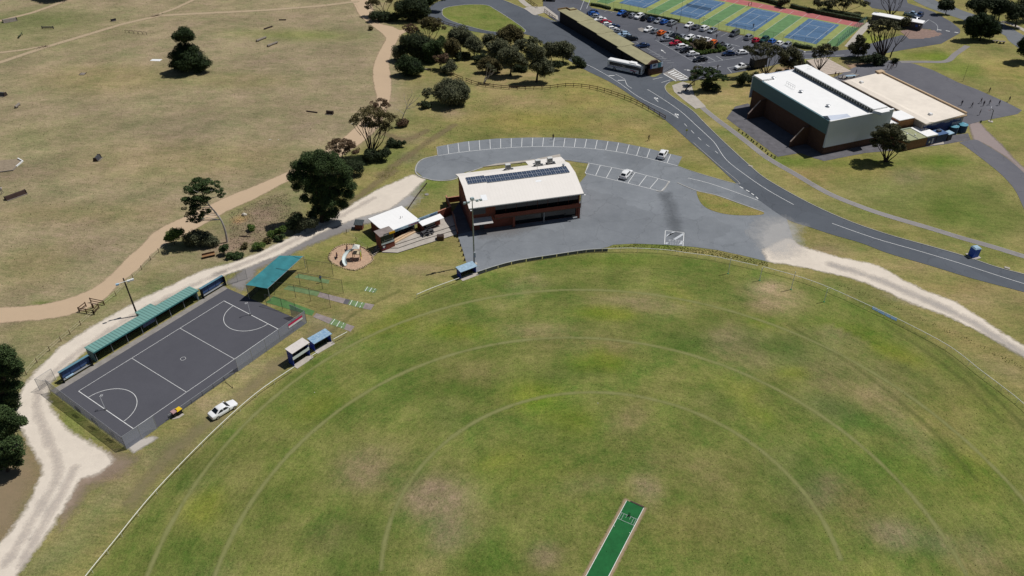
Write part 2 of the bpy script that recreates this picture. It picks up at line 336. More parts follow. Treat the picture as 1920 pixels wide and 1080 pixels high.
ovpoly = [(p.x, p.y) for p in FENW]+[(100, 40), (60, 10), (-30, 5), (-70, 30)]
def make_ground():
    far = [400, 700, 1300, 2600, 5000]
    xs = np.concatenate([[-v for v in far[::-1]], np.arange(-238, 239, 1.2), far]); ys = np.concatenate([[-3000, -600, -100, 10, 35], np.arange(48, 350, 1.2), [v+40 for v in far]])
    X, Y = np.meshgrid(xs, ys, indexing='ij'); nx, ny = X.shape
    rng = np.random.RandomState(5)
    C = np.zeros((nx, ny, 3)); C[:] = YG
    def lerp(mask, col):
        m = np.clip(mask, 0, 1)[..., None]; C[:] = C*(1-m)+np.array(col)*m
    def wob(s, a, seed):        # smooth wobble so rims of patches are uneven
        r = np.random.RandomState(seed); out = 0
        for k in range(6):
            an = r.rand()*6.28; f = s*(.6+1.2*r.rand()); out = out+np.sin((X*math.cos(an)+Y*math.sin(an))*f+r.rand()*6.28)
        return out*a/2.4
    # paddock left of the tan track
    pad = [(v.x, v.y) for v in GL([(0, 640), (130, 600), (230, 540), (300, 480), (370, 430), (480, 372), (600, 315), (700, 262), (755, 215), (760, 120), (740, 60), (700, 0), (690, -60)])]+[(-400, 420), (-400, 60)]
    lerp(sdist(X, Y, pad)/6+.5+wob(.08, .3, 1), DRY)
    # belt between tan track and gravel, around shrubs
    belt = [(v.x, v.y) for v in GL([(0, 620), (130, 600), (240, 540), (330, 480), (420, 400), (520, 345), (600, 335), (560, 440), (480, 490), (330, 540), (230, 600), (120, 660), (40, 740), (30, 860), (60, 950), (0, 1030), (-200, 1080), (-200, 640)])]
    lerp((sdist(X, Y, belt)/4+.5)*.9+wob(.15, .2, 2), DRYG)
    lerp(sdist(X, Y, ovpoly)/1.2+.5, OV)
    def B(px, py, rx, ry, col, s=.8, rot=0, p=1.3, sd=None):
        c = G(px, py); k = ppm(c); dep = math.atan2(CH, math.hypot(c.x, c.y)); a = rx/k; b = ry/k/math.sin(dep)
        dx, dy = X-c.x, Y-c.y; ca, sa = math.cos(rad(rot)), math.sin(rad(rot)); u = (dx*ca+dy*sa)/a; v = (-dx*sa+dy*ca)/b
        w0 = wob(2.2/max(a, b), .28, int(px*7+py))
        lerp(s*np.exp(-np.maximum(u*u+v*v+w0*1.1, 0)**p), col)
    # paddock patches
    for a in [(90, 60, 130, 30, DRYG, .8), (60, 40, 90, 18, (.16, .175, .07), .8), (560, 65, 120, 10, (.2, .23, .06), .75, -4), (200, 150, 160, 25, (.27, .22, .10), .6), (640, 60, 90, 30, GBR, .5),
              (480, 200, 160, 30, (.25, .2, .125), .55), (300, 300, 200, 40, (.25, .205, .10), .5), (100, 250, 120, 30, DRYG, .6), (560, 120, 120, 25, GBR, .45), (250, 480, 150, 30, GBR, .55), (60, 500, 90, 40, (.24, .2, .09), .5),
              (40, 320, 50, 16, (.22, .165, .115), .8), (330, 240, 100, 22, (.24, .19, .13), .5), (450, 300, 110, 26, (.26, .205, .11), .5), (150, 400, 160, 20, (.25, .2, .09), .5), (620, 240, 70, 20, GBR, .5), (705, 10, 30, 20, TANB, .6),
              (75, 570, 30, 6, GR, .7), (420, 150, 120, 14, (.25, .21, .10), .5)]: B(*a)
    # right of the tan track up to the gravel and roads
    for a in [(790, 230, 70, 26, (.24, .215, .095), .8), (800, 170, 55, 20, (.23, .2, .10), .8), (760, 260, 45, 12, (.29, .21, .14), .7, 0), (720, 300, 60, 18, VG, .75), (690, 340, 60, 14, (.25, .22, .085), .7), (730, 290, 40, 14, (.15, .18, .05), .7), (770, 295, 25, 10, GBR, .6),
              (640, 400, 60, 12, (.27, .205, .12), .6), (470, 430, 60, 34, LITTER, .85), (500, 400, 40, 24, LITTER, .8), (425, 470, 40, 20, LITTER, .6), (450, 410, 12, 7, (.4, .24, .12), .9), (500, 400, 20, 15, (.23, .17, .12), .7), (330, 490, 50, 16, DRYG, .6),
              (940, 230, 90, 20, (.26, .215, .07), .7), (1040, 230, 80, 16, (.22, .2, .05), .6), (1150, 235, 60, 16, (.26, .21, .08), .7), (960, 190, 70, 12, (.29, .22, .11), .8), (1100, 190, 60, 20, (.30, .24, .09), .8), (870, 240, 50, 14, (.18, .19, .06), .6), (920, 150, 80, 22, (.31, .235, .12), .85),
              (1000, 150, 70, 14, (.29, .22, .11), .7), (870, 45, 60, 20, (.17, .20, .055), .85), (960, 30, 30, 12, YG, .8), (1090, 160, 50, 14, (.31, .255, .09), .8), (1250, 265, 50, 12, (.26, .21, .08), .7), (850, 210, 30, 10, (.27, .2, .13), .8), (920, 100, 60, 30, (.26, .21, .09), .7),
              (1310, 320, 50, 16, (.19, .19, .045), .6), (1200, 250, 60, 12, (.27, .22, .08), .6)]: B(*a)
    # verge between clubhouse and oval, nets
    for a in [(690, 495, 90, 40, (.25, .215, .085), .8), (780, 480, 60, 20, (.22, .21, .06), .8), (800, 345, 40, 20, GR, .8), (830, 365, 25, 12, VG, .8), (700, 540, 70, 18, (.16, .17, .055), .8), (650, 560, 50, 14, (.25, .205, .095), .7), (640, 470, 30, 12, (.16, .17, .04), .9), (690, 450, 20, 10, GR, .9),
              (800, 505, 60, 14, (.26, .205, .11), .8), (840, 470, 25, 20, (.25, .2, .08), .7), (560, 620, 60, 16, (.27, .215, .11), .8), (600, 600, 35, 10, DRY, .7), (480, 690, 60, 20, (.27, .22, .12), .85, 40), (400, 760, 60, 22, (.25, .205, .115), .8, 40), (300, 850, 60, 24, (.24, .2, .11), .75, 45), (200, 940, 70, 30, (.22, .2, .10), .8, 50), (120, 1030, 80, 30, (.17, .175, .075), .8, 50),
              (140, 870, 50, 18, PINKB, .8), (190, 885, 40, 16, PINKB, .7), (330, 830, 30, 12, (.13, .155, .05), .8), (40, 900, 50, 60, (.3, .225, .13), .85), (10, 980, 40, 40, (.28, .21, .13), .8), (140, 790, 26, 30, GR, .7, 30), (185, 560, 40, 10, VG, .5), (120, 600, 70, 14, DRYG, .7), (500, 660, 40, 10, (.24, .21, .08), .7), (80, 620, 60, 20, (.27, .22, .12), .6),
              (700, 660, 120, 20, OVB, 0), (650, 590, 30, 10, (.25, .2, .10), .6)]: B(*a)
    # school lawn and verges right
    for a in [(1600, 310, 90, 30, (.22, .19, .06), .8), (1530, 330, 50, 18, (.26, .2, .08), .8), (1650, 360, 80, 30, VG, .8), (1800, 340, 70, 40, (.15, .165, .05), .8), (1780, 400, 60, 26, (.12, .155, .03), .7), (1880, 420, 40, 40, (.24, .2, .085), .8), (1480, 300, 40, 8, (.14, .18, .035), .8), (1700, 330, 40, 14, GBR, .4),
              (1750, 300, 60, 12, (.13, .175, .03), .9), (1530, 306, 70, 9, (.12, .165, .03), .85), (1820, 390, 90, 44, (.12, .155, .035), .75), (1640, 400, 60, 16, (.15, .17, .045), .6), (1880, 480, 60, 16, (.17, .18, .05), .6), (1560, 390, 60, 12, VG, .7, -20), (1700, 440, 100, 10, (.2, .19, .06), .6), (1620, 460, 70, 10, (.17, .17, .055), .7), (1560, 470, 50, 12, (.3, .23, .13), .8), (1700, 500, 80, 12, (.27, .22, .10), .8), (1830, 560, 90, 18, (.26, .21, .10), .8), (1780, 540, 70, 10, (.26, .21, .085), .7),
              (1400, 180, 40, 30, (.32, .245, .11), .9), (1340, 190, 40, 14, (.32, .25, .12), .9), (1300, 205, 40, 8, VG, .5), (1360, 250, 30, 10, VG, .7), (1740, 105, 50, 8, (.15, .2, .028), .9), (1800, 130, 50, 14, (.17, .2, .045), .9), (1850, 160, 40, 12, YG, .8), (1880, 130, 40, 24, (.31, .25, .09), .8), (1850, 100, 40, 6, YG, .8),
              (1640, 75, 30, 10, (.24, .27, .05), .8), (1580, 88, 30, 5, YG, .7), (1490, 140, 60, 16, (.36, .25, .17), .9), (1560, 150, 30, 8, (.34, .24, .17), .8), (1620, 125, 40, 8, (.3, .21, .15), .9), (1870, 260, 60, 30, (.25, .22, .085), .8), (1900, 240, 60, 30, (.2, .2, .06), .7), (1900, 180, 20, 30, YG, .6), (1640, 20, 60, 6, YG, .8), (1720, 160, 30, 8, VG, .5), (1760, 30, 60, 8, YG, .7)]: B(*a)
    # outside rim of the oval, right
    for a in [(1600, 545, 60, 12, (.15, .16, .055), .7, -25), (1700, 590, 80, 14, (.25, .2, .10), .85, -30), (1790, 635, 60, 14, (.25, .2, .085), .8, -35), (1870, 690, 60, 16, (.21, .185, .085), .8, -35), (1690, 560, 30, 6, (.3, .24, .19), .7, -30), (1300, 461, 160, 5, (.14, .17, .035), .95), (1430, 488, 60, 8, (.17, .175, .06), .7)]: B(*a)
    # oval patches (bottom of the photo is near)
    for a in [(1450, 560, 60, 26, (.30, .235, .13), .9), (1440, 538, 28, 12, (.40, .30, .19), .85), (1200, 570, 110, 20, (.22, .195, .088), .85), (1380, 650, 60, 36, (.25, .2, .115), .85), (1290, 640, 50, 26, OVD, .8), (1150, 585, 60, 14, OVB, .9), (1000, 620, 90, 16, (.235, .195, .095), .85), (1120, 650, 80, 20, (.22, .185, .08), .8),
              (1050, 540, 70, 10, OVD, .6), (930, 560, 60, 14, (.19, .19, .06), .6), (1000, 740, 60, 30, OVB, .8), (1060, 790, 60, 40, (.135, .17, .025), .85), (1180, 790, 40, 30, (.2, .17, .075), .8), (1110, 690, 60, 16, OVD, .7), (1300, 710, 90, 26, (.15, .155, .045), .6), (1380, 760, 80, 30, (.13, .145, .045), .7), (1180, 490, 110, 10, (.125, .16, .03), .7),
              (680, 880, 60, 40, (.23, .185, .10), .9), (820, 940, 70, 50, (.24, .19, .115), .9), (850, 1000, 50, 40, (.24, .19, .115), .85), (760, 860, 60, 20, (.17, .165, .06), .6), (620, 1000, 50, 30, (.15, .15, .055), .7), (900, 1050, 60, 50, (.115, .145, .033), .8), (560, 880, 60, 40, (.14, .165, .04), .7), (700, 1000, 40, 30, OVD, .6), (800, 1060, 60, 14, (.24, .2, .09), .5),
              (600, 760, 70, 24, (.13, .165, .025), .8, 35), (740, 680, 60, 16, (.12, .15, .035), .75, 25), (850, 730, 70, 20, (.105, .14, .03), .7), (860, 620, 60, 16, OVB, .7), (760, 610, 50, 12, (.19, .18, .06), .8), (900, 700, 50, 20, (.19, .175, .065), .6), (380, 950, 40, 40, OVB, .7, 40), (440, 850, 60, 20, OV, .5), (330, 1040, 60, 30, (.12, .155, .035), .7),
              (480, 1000, 60, 50, (.13, .15, .04), .6), (1210, 915, 26, 30, (.27, .21, .125), .9), (1225, 870, 20, 26, (.22, .18, .08), .6), (1100, 900, 60, 50, (.17, .17, .05), .6), (1020, 1040, 30, 24, (.25, .2, .115), .8), (1290, 1000, 60, 50, (.17, .16, .05), .6), (1330, 880, 60, 40, (.17, .155, .06), .6), (1240, 860, 60, 20, (.16, .15, .055), .5),
              (1680, 600, 70, 22, (.13, .165, .03), .7, -30), (1680, 665, 60, 16, (.17, .2, .03), .85, -30), (1600, 620, 60, 16, (.14, .17, .03), .7, -25), (1540, 700, 60, 26, (.2, .175, .08), .75, -30), (1640, 740, 60, 26, (.22, .185, .085), .75, -30), (1480, 660, 50, 30, (.105, .135, .04), .8), (1570, 770, 70, 26, (.1, .135, .045), .7, -30), (1490, 700, 30, 12, OVB, .6),
              (1760, 780, 60, 40, (.19, .175, .055), .6, -40), (1850, 760, 60, 30, (.165, .18, .045), .7, -40), (1730, 870, 60, 40, (.12, .165, .028), .8, -40), (1820, 900, 60, 50, (.16, .175, .035), .7, -40), (1600, 950, 50, 50, (.185, .165, .065), .7), (1540, 920, 30, 40, (.22, .18, .1), .8, -50), (1680, 1000, 50, 26, (.25, .2, .125), .8), (1760, 1020, 40, 20, (.26, .21, .13), .75, -20),
              (1850, 1050, 60, 40, (.24, .2, .09), .7), (1500, 1000, 40, 50, (.11, .145, .035), .7), (1480, 880, 60, 60, (.1, .13, .04), .5), (1400, 560, 30, 8, (.11, .145, .035), .6), (1260, 530, 30, 12, (.2, .18, .07), .6), (1370, 620, 20, 8, (.2, .18, .08), .5), (980, 880, 80, 60, (.14, .165, .032), .6)]: B(*a)
    # extra clumps of lush and tired turf scattered through the oval
    for k in range(46):
        a = rng.rand()*math.pi*1.3-2.0; r_ = 8+62*math.sqrt(rng.rand()); cx, cy = OVC.x+r_*math.sin(a+.35), OVC.y+r_*math.cos(a+.35); L1, L2 = 2.5+4*rng.rand(), 1.5+2.5*rng.rand(); th = -a-.35+rng.randn()*.4
        u = (X-cx)*math.cos(th)+(Y-cy)*math.sin(th); v = -(X-cx)*math.sin(th)+(Y-cy)*math.cos(th); m_ = .6*np.exp(-np.maximum((u/L1)**2+(v/L2)**2+wob(.8, .5, 300+k), 0)**1.1)*(sdist(X, Y, ovpoly) > 1) if False else .55*np.exp(-np.maximum((u/L1)**2+(v/L2)**2+wob(.8, .5, 300+k), 0)**1.1)
        if cy > 40: lerp(np.where(np.hypot(X-OVC.x, Y-OVC.y) < 70, m_, 0), [(.235, .2, .10), OVD, (.2, .19, .08), OVB, OVD][k % 5])
    C *= (1+wob(.5, .05, 77))[..., None]*(1+wob(.17, .06, 78))[..., None]
    # worn wheel/turf lines and drifts inside the oval: nothing painted here, they are laid as strips below
    me = bpy.data.meshes.new('ground')
    i = np.arange(nx*ny).reshape(nx, ny); f = np.stack([i[:-1, :-1], i[1:, :-1], i[1:, 1:], i[:-1, 1:]], -1).reshape(-1, 4)
    V = np.stack([X, Y, np.zeros_like(X)], -1).reshape(-1, 3)
    me.vertices.add(len(V)); me.vertices.foreach_set('co', V.astype(np.float32).ravel()); me.loops.add(f.size); me.loops.foreach_set('vertex_index', f.astype(np.int32).ravel())
    me.polygons.add(len(f)); me.polygons.foreach_set('loop_start', np.arange(0, f.size, 4, dtype=np.int32)); me.polygons.foreach_set('loop_total', np.full(len(f), 4, np.int32)); me.update(); me.validate()
    ca = me.color_attributes.new('turf', 'FLOAT_COLOR', 'POINT'); ca.data.foreach_set('color', np.concatenate([C.reshape(-1, 3), np.ones((nx*ny, 1))], 1).astype(np.float32).ravel())
    inside = sdist(X, Y, ovpoly) > 0
    dx, dy = X-OVC.x, Y-OVC.y; r = np.hypot(dx, dy); th = np.arctan2(dx, dy)*50
    a = rad(-8); u = X*math.cos(a)+Y*math.sin(a); v = -X*math.sin(a)+Y*math.cos(a)
    FL = np.stack([np.where(inside, r, v), np.where(inside, th, u), np.where(inside, 1.0, np.where(sdist(X, Y, pad) > 0, .42, .62))], -1)
    fa = me.attributes.new('flow', 'FLOAT_VECTOR', 'POINT'); fa.data.foreach_set('vector', FL.reshape(-1).astype(np.float32))
    me.materials.append(grassmat('turf_ground')); o = bpy.data.objects.new('ground', me); COL.objects.link(o); o['kind'] = 'structure'
make_ground()
# ------------------------------------------------------------------ tracks
TAN = softmat('tan_track', (.54, .40, .265), (.46, .345, .235), .5, 1.0, 1.0, .5)
TANT = softmat('tan_footworn', (.46, .36, .24), (.40, .31, .2), .5, .8, .95, .6)
GRAV = softmat('pale_gravel', (.79, .70, .585), (.55, .485, .41), .8, 1.6, 1.0, .4)
GRAVG = softmat('grey_gravel', (.30, .28, .27), (.24, .225, .22), 1.2, 2.5, .85, .4)
DUST = softmat('dust', (.60, .57, .53), (.48, .47, .46), 4, 6, .55, .2)
RUT = softmat('wheel_rut', (.52, .46, .41), (.44, .40, .37), .9, 1.6, .4, .4)
PALEG = softmat('pale_turf_line', (.34, .335, .15), (.24, .255, .08), .4, .5, .66, .22)
soft_track = softsheet('tan_track', smooth(GL([(-40, 582), (60, 574), (120, 562), (175, 541), (217, 507), (240, 483), (267, 460), (295, 432), (350, 405), (425, 370), (480, 348), (545, 320), (600, 290), (650, 254), (700, 205), (708, 188), (702, 160), (700, 130), (706, 108), (718, 85), (724, 72), (716, 62), (700, 50), (685, 38), (672, 25), (664, 8), (655, -6), (690, -8), (697, 12), (705, 30), (712, 44), (735, 50), (752, 57), (765, 52), (770, 57), (752, 64), (745, 75), (736, 95), (729, 118), (733, 150), (731, 185), (715, 228), (690, 258), (640, 292), (600, 315), (550, 334), (480, 371), (425, 396), (365, 430), (330, 448), (292, 470), (252, 510), (220, 535), (190, 565), (130, 590), (60, 600), (-40, 606)]), 3, True), .02, TAN)
for pts, hw in (([(668, 3), (600, 11), (500, 19), (400, 24), (300, 29), (230, 45), (160, 66), (80, 90), (0, 117), (-40, 128)], 1.1), ([(288, 30), (330, 15), (375, -6)], .9), ([(82, 87), (40, 94), (-30, 102)], .8), ([(135, -4), (100, 10), (60, 24), (-20, 44)], 1.0)):
    softsheet('footpath_track', GL(pts), .024, TANT, .7, .8, hw)
gl = GL([(-60, 1075), (0, 1022), (32, 985), (60, 935), (80, 890), (77, 867), (52, 822), (32, 790), (35, 745), (50, 720), (75, 690), (120, 647), (175, 612), (215, 590), (257, 565), (325, 535), (375, 510), (430, 495), (480, 477), (537, 450), (640, 397), (705, 357), (775, 328), (795, 337), (767, 364), (730, 392), (667, 409), (605, 434), (530, 474), (480, 494), (420, 516), (375, 540), (312, 560), (262, 590), (212, 622), (175, 645), (120, 690), (90, 722), (87, 752), (107, 785), (130, 812), (170, 832), (215, 862), (190, 885), (150, 897), (125, 940), (92, 995), (55, 1045), (20, 1095), (-60, 1180)])
softsheet('gravel_track', gl, .028, GRAV)
softsheet('gravel_verge', GL([(480, 505), (560, 468), (640, 435), (700, 415), (745, 395), (780, 372), (760, 365), (700, 392), (620, 425), (540, 462), (470, 495), (430, 530), (455, 545)]), .016, GRAVG)
softsheet('gravel_verge', GL([(640, 400), (700, 370), (760, 350), (790, 345), (770, 385), (740, 400), (700, 412), (650, 420)]), .018, DUST, .8)
for pts in ([(10, 1060), (70, 960), (110, 880), (80, 800), (70, 745), (110, 690), (190, 630), (270, 580), (340, 545), (420, 510)], [(700, 372), (640, 405), (560, 447), (480, 485), (400, 515)], [(40, 1060), (95, 960), (140, 880)]):
    softsheet('wheel_rut', smooth(GL(pts), 4), .034, RUT, .5, .6, .45)
softsheet('gravel_drive', GL([(1478, 446), (1500, 462), (1560, 480), (1620, 493), (1650, 500), (1700, 530), (1740, 548), (1790, 567), (1850, 605), (1880, 627), (1990, 690), (2120, 790), (2260, 950), (2300, 1100), (2230, 1100), (2190, 970), (2080, 830), (1990, 722), (1925, 672), (1880, 645), (1830, 618), (1770, 590), (1710, 568), (1660, 545), (1600, 522), (1540, 508), (1480, 496), (1440, 490), (1430, 470)]), .055, GRAV)
for pts in ([(1560, 497), (1640, 522), (1720, 556), (1800, 592), (1880, 640), (1960, 690)],): softsheet('wheel_rut', smooth(GL(pts), 4), .061, softmat('wheel_rut_soft', (.46, .43, .40), (.40, .37, .35), 1.4, 1.8, .55, .3), .5, 1.2, .9)
softsheet('bare_earth', GL([(150, 868), (215, 850), (250, 862), (230, 880), (200, 896), (165, 915), (140, 950), (118, 985), (110, 965), (130, 920)]), .024, softmat('pink_earth', (.37, .275, .215), (.29, .225, .165), 3.0, 3.5, .9, .3), .7)
softsheet('bare_earth', GL([(-60, 880), (20, 850), (48, 790), (66, 830), (80, 870), (66, 925), (30, 985), (0, 1015), (-60, 1060)]), .022, softmat('brown_earth', (.35, .26, .165), (.29, .225, .14), 3.5, 3.5, .6, .3), .7)
softsheet('bare_earth', GL([(395, 780), (470, 720), (540, 660), (600, 612), (620, 620), (560, 668), (490, 722), (420, 780), (330, 850), (250, 950), (235, 940), (320, 840)]), .014, softmat('trodden_turf', (.31, .25, .15), (.26, .22, .12), 2.5, 3.5, .6, .3), .8)
softsheet('bare_earth', GL([(238, 838), (262, 824), (285, 818), (296, 822), (270, 838), (250, 850)]), .03, softmat('sand', (.5, .46, .41), (.42, .38, .34), .5, .7), .4)
softsheet('pink_gravel_path', GL([(1816, 232), (1836, 229), (1850, 245), (1880, 274), (1905, 302), (1950, 340), (1950, 352), (1885, 293), (1843, 268), (1825, 262)]), .026, softmat('pink_gravel', (.33, .27, .25), (.27, .22, .21), .8, 1.2), .8)
for pts in ([(710, 330), (755, 300), (800, 268), (850, 235)], [(645, 390), (690, 355), (740, 320)], [(720, 250), (760, 262), (800, 245)]): softsheet('worn_strip', smooth(GL(pts), 4), .012, softmat('worn_turf', (.28, .21, .13), (.24, .19, .1), 1, 2.5, .5), .8, 1.5, .6)
# ------------------------------------------------------------------ roads
ROADM = asphaltmat('road_asphalt', (.072, .082, .098), (.114, .126, .144)); CLUBM = asphaltmat('worn_forecourt_asphalt', (.140, .153, .169), (.25, .266, .284)); PARKM = asphaltmat('car_park_asphalt', (.074, .078, .094), (.118, .122, .14))
YARDM = asphaltmat('school_yard_asphalt', (.10, .10, .118), (.16, .158, .172)); COURTM = asphaltmat('court_asphalt', (.068, .068, .080), (.098, .098, .113), False, big=.04); HWYM = asphaltmat('highway_asphalt', (.13, .14, .155), (.18, .19, .2)); FPM = asphaltmat('footpath_surface', (.2, .185, .18), (.29, .27, .26))
sheet('road', [(801, 30), (803, 18), (812, 8), (830, 0), (860, -8), (905, -9), (940, -1), (960, 7), (985, 17), (1010, 29), (1047, 42), (1080, 60), (1120, 84), (1212, 141), (1243, 137), (1275, 135), (1290, 151), (1262, 152), (1250, 158), (1247, 166), (1256, 178), (1297, 207), (1322, 232), (1361, 270), (1407, 312), (1440, 338), (1515, 380), (1590, 414), (1665, 440), (1740, 461), (1810, 481), (1865, 500), (1925, 516), (2060, 552), (2260, 598), (2500, 640), (2500, 700), (2240, 650), (2060, 586), (1920, 548), (1890, 540), (1815, 520), (1740, 497), (1665, 475), (1615, 456), (1560, 440), (1515, 425), (1475, 411), (1425, 377), (1382, 345), (1330, 297), (1295, 267), (1247, 225), (1177, 175), (1140, 152), (1095, 130), (1040, 97), (992, 66), (960, 67), (930, 66), (905, 62), (867, 55), (835, 46), (813, 40)], .046, ROADM)
sheet('forecourt', [(779, 320), (783, 307), (795, 298), (821, 292), (820, 275), (870, 266), (930, 260), (990, 258), (1050, 258), (1110, 261), (1160, 267), (1210, 277), (1250, 287), (1279, 294), (1271, 311), (1300, 322), (1340, 334), (1382, 345), (1425, 362), (1475, 411), (1481, 430), (1487, 450), (1500, 468), (1480, 487), (1440, 491), (1400, 481), (1345, 469), (1300, 463), (1245, 459), (1190, 457), (1150, 459), (1138, 464), (1100, 470), (1045, 476), (960, 491), (895, 511), (880, 506), (875, 495), (868, 470), (857, 440), (850, 425), (880, 420), (1080, 400), (1090, 370), (1087, 343), (1099, 329), (1097, 322), (1104, 307), (1055, 300), (985, 305), (905, 314), (872, 323), (850, 336), (820, 339), (795, 334)], .040, CLUBM, False)
sheet('car_park', [(1020, -12), (1110, -12), (1104, 10), (1110, 15), (1145, 21), (1275, 43), (1346, 57), (1400, 68), (1485, 87), (1510, 96), (1530, 94), (1570, 95), (1600, 92), (1625, 84), (1660, 74), (1690, 66), (1712, 70), (1735, 66), (1752, 62), (1745, 55), (1715, 53), (1700, 45), (1715, 27), (1700, 22), (1665, 20), (1635, 15), (1612, -5), (1612, -30), (1690, -30), (1702, 6), (1750, 22), (1785, 42), (1800, 55), (1800, 62), (1765, 82), (1692, 94), (1655, 101), (1600, 107), (1560, 107), (1497, 111), (1440, 125), (1360, 140), (1300, 152), (1290, 151), (1275, 135), (1243, 137), (1212, 141), (1047, 42), (1030, 32), (1018, 10)], .040, PARKM, False)
sheet('school_yard', [(1530, 160), (1575, 140), (1600, 127), (1657, 112), (1692, 115), (1715, 120), (1750, 132), (1797, 155), (1830, 167), (1887, 192), (1916, 207), (1908, 214), (1837, 228), (1815, 234), (1640, 200)], .034, YARDM, False)
sheet('school_drive', [(1800, 267), (1828, 262), (1845, 270), (1885, 295), (1925, 330), (1960, 380), (1960, 460), (1928, 410), (1917, 385), (1902, 355), (1877, 327), (1840, 297), (1808, 273)], .036, YARDM)
sheet('highway', [(1690, -30), (1756, 2), (1790, 14), (1817, 24), (1875, 41), (1917, 65), (1990, 100), (1990, 140), (1897, 81), (1879, 64), (1805, 37), (1755, 20), (1715, 2), (1670, -30)], .04, HWYM)
sheet('stairwell_shade_floor', [(845, 403), (862, 378), (870, 372), (890, 432), (857, 440)], .05, PAVE, False)  # dark paving colour also carries the shadow lying in the stairwell
sheet('plaza', [(982, 16), (992, 12), (1012, 13), (1022, 12), (1046, 30), (1047, 38), (1020, 24), (1002, 29)], .060, CONC, False)
sheet('gym_paving', [(1378, 200), (1402, 194), (1440, 215), (1540, 280), (1665, 262), (1700, 264), (1815, 250), (1820, 262), (1770, 271), (1700, 280), (1622, 287), (1545, 302), (1525, 296), (1500, 287), (1458, 294), (1362, 222)], .030, PAVE, False)
sheet('concrete_apron', [(1722, 275), (1745, 264), (1768, 262), (1770, 270)], .042, CONC, False)
sheet('playground_mulch', [(617, 482), (622, 472), (632, 464), (650, 459), (668, 461), (685, 467), (696, 478), (699, 487), (692, 494), (680, 501), (664, 506), (648, 503), (632, 497), (620, 490)], .03, M('bark_mulch', (.46, .31, .21), .95, .25, 2, detail=6))
PITCHG = M('pitch_turf', (.012, .115, .03), .9, .2, .9, detail=6); LANEG = M('lane_turf', (.15, .225, .10), .95, .25, .8); LANEB = M('lane_turf_bright', (.085, .185, .06), .95, .2, .8)
def flatq(name, px, z, m, kind='structure'):
    o = MB().flat(GL(px, z), m).build(name); o['kind'] = kind; return o
NETO = G(147.5, 733.7); NETA = rad(55.54); NE = Vector((math.cos(NETA), math.sin(NETA), 0)); NN = Vector((-NE.y, NE.x, 0))
def NW(u, v, z=0): p = NETO+NE*u+NN*v; return Vector((p.x, p.y, z))
o = MB().flat([NW(-2.6, 3.2, .036), NW(-3.0, -18.2, .036), NW(34.7, -18.2, .036), NW(33.6, 3.2, .036)], COURTM).build('netball_court'); o['kind'] = 'structure'
o = MB().flat([NW(-2.6, 2.7, .044), NW(33.6, 2.7, .044), NW(33.8, 4.0, .044), NW(-2.6, 4.0, .044)], CONCD).build('court_path'); o['kind'] = 'structure'
# netball markings
mk = MB(); LW = .075
def ln(a, b, w=LW, z=.052, m=WLINE): mk.strip([NW(*a, z), NW(*b, z)], w, m)
L_, W_ = 30.5, 15.25
for a, b in (((0, 0), (L_, 0)), ((0, -W_), (L_, -W_)), ((L_/3, 0), (L_/3, -W_)), ((2*L_/3, 0), (2*L_/3, -W_))): ln(a, b)
for u in (0, L_): ln((u, 0), (u, -W_), .11)
for u0, s in ((0, 1), (L_, -1)): mk.strip([NW(u0+s*4.9*math.sin(t*math.pi/32), -W_/2+4.9*math.cos(t*math.pi/32), .052) for t in range(33)], .085, WLINE)
mk.strip([NW(L_/2+.45*math.cos(t*math.pi/12), -W_/2+.45*math.sin(t*math.pi/12), .052) for t in range(25)], .05, WLINE)
o = mk.build('court_markings'); o['kind'] = 'structure'
# tennis courts
TO = Vector((78.2, 285.9, 0)); TA = -.637; TE_ = Vector((math.cos(TA), math.sin(TA), 0)); TN = Vector((-TE_.y, TE_.x, 0))
def TW(u, v, z=0): p = TO+TE_*u+TN*v; return Vector((p.x, p.y, z))
TYG = M('court_olive', (.26, .30, .10), .9, .14, .5); TG = M('court_green', (.115, .225, .09), .9, .16, .5); TB = M('court_blue', (.075, .145, .25), .9, .16, .6); TR = M('court_red', (.40, .13, .125), .9, .14, .5)
near = GL([(1106, 6), (1150, 18), (1275, 41), (1346, 55), (1395, 65), (1485, 84), (1530, 90), (1569, 88)]); far = [TW(38.6, 32), TW(-75, 32)]
o = MB().flat([Vector((p.x, p.y, .05)) for p in near+far+[TW(-75, -2)]], TYG).build('tennis_ground'); o['kind'] = 'structure'
o = MB().flat([TW(-75, 25.9, .056), TW(38.3, 25.9, .056), TW(38.3, 31.7, .056), TW(-75, 31.7, .056)], TR).build('tennis_red_strip'); o['kind'] = 'structure'
tb = MB(); tg = MB(); tl = MB(); TL_ = M('tennis_line', (.5, .52, .5), .8, .2, 3)
for k in (-3, -2, -1, 0, 1):
    u = 21.98*k
    tb.flat([TW(u-1.7, -.4, .056), TW(u+9.7, -.4, .056), TW(u+9.5, 24.6, .056), TW(u-1.9, 24.9, .056)], TB)
    tg.flat([TW(u+12.4, -4, .056), TW(u+17.6, -4, .056), TW(u+17.6, 24.8, .056), TW(u+12.4, 24.8, .056)] if k < 1 else [TW(u+12.4, -.5, .056), TW(u+16.4, 2, .056), TW(u+16.4, 24.6, .056), TW(u+12.4, 24.8, .056)], TG)
    for a, b in (((0, 0), (0, 23.77)), ((8.23, 0), (8.23, 23.77)), ((0, 0), (8.23, 0)), ((0, 23.77), (8.23, 23.77)), ((0, 5.48), (8.23, 5.48)), ((0, 18.29), (8.23, 18.29)), ((4.115, 5.48), (4.115, 18.29)), ((12.4, -4), (12.4, 30)), ((17.6, -4), (17.6, 30)), ((0, 25.9), (0, 31)), ((8.2, 25.9), (8.2, 31))):
        if k == 1 and a[0] > 15: continue
        tl.strip([TW(u+a[0], a[1], .062), TW(u+b[0], b[1], .062)], .11, TL_)
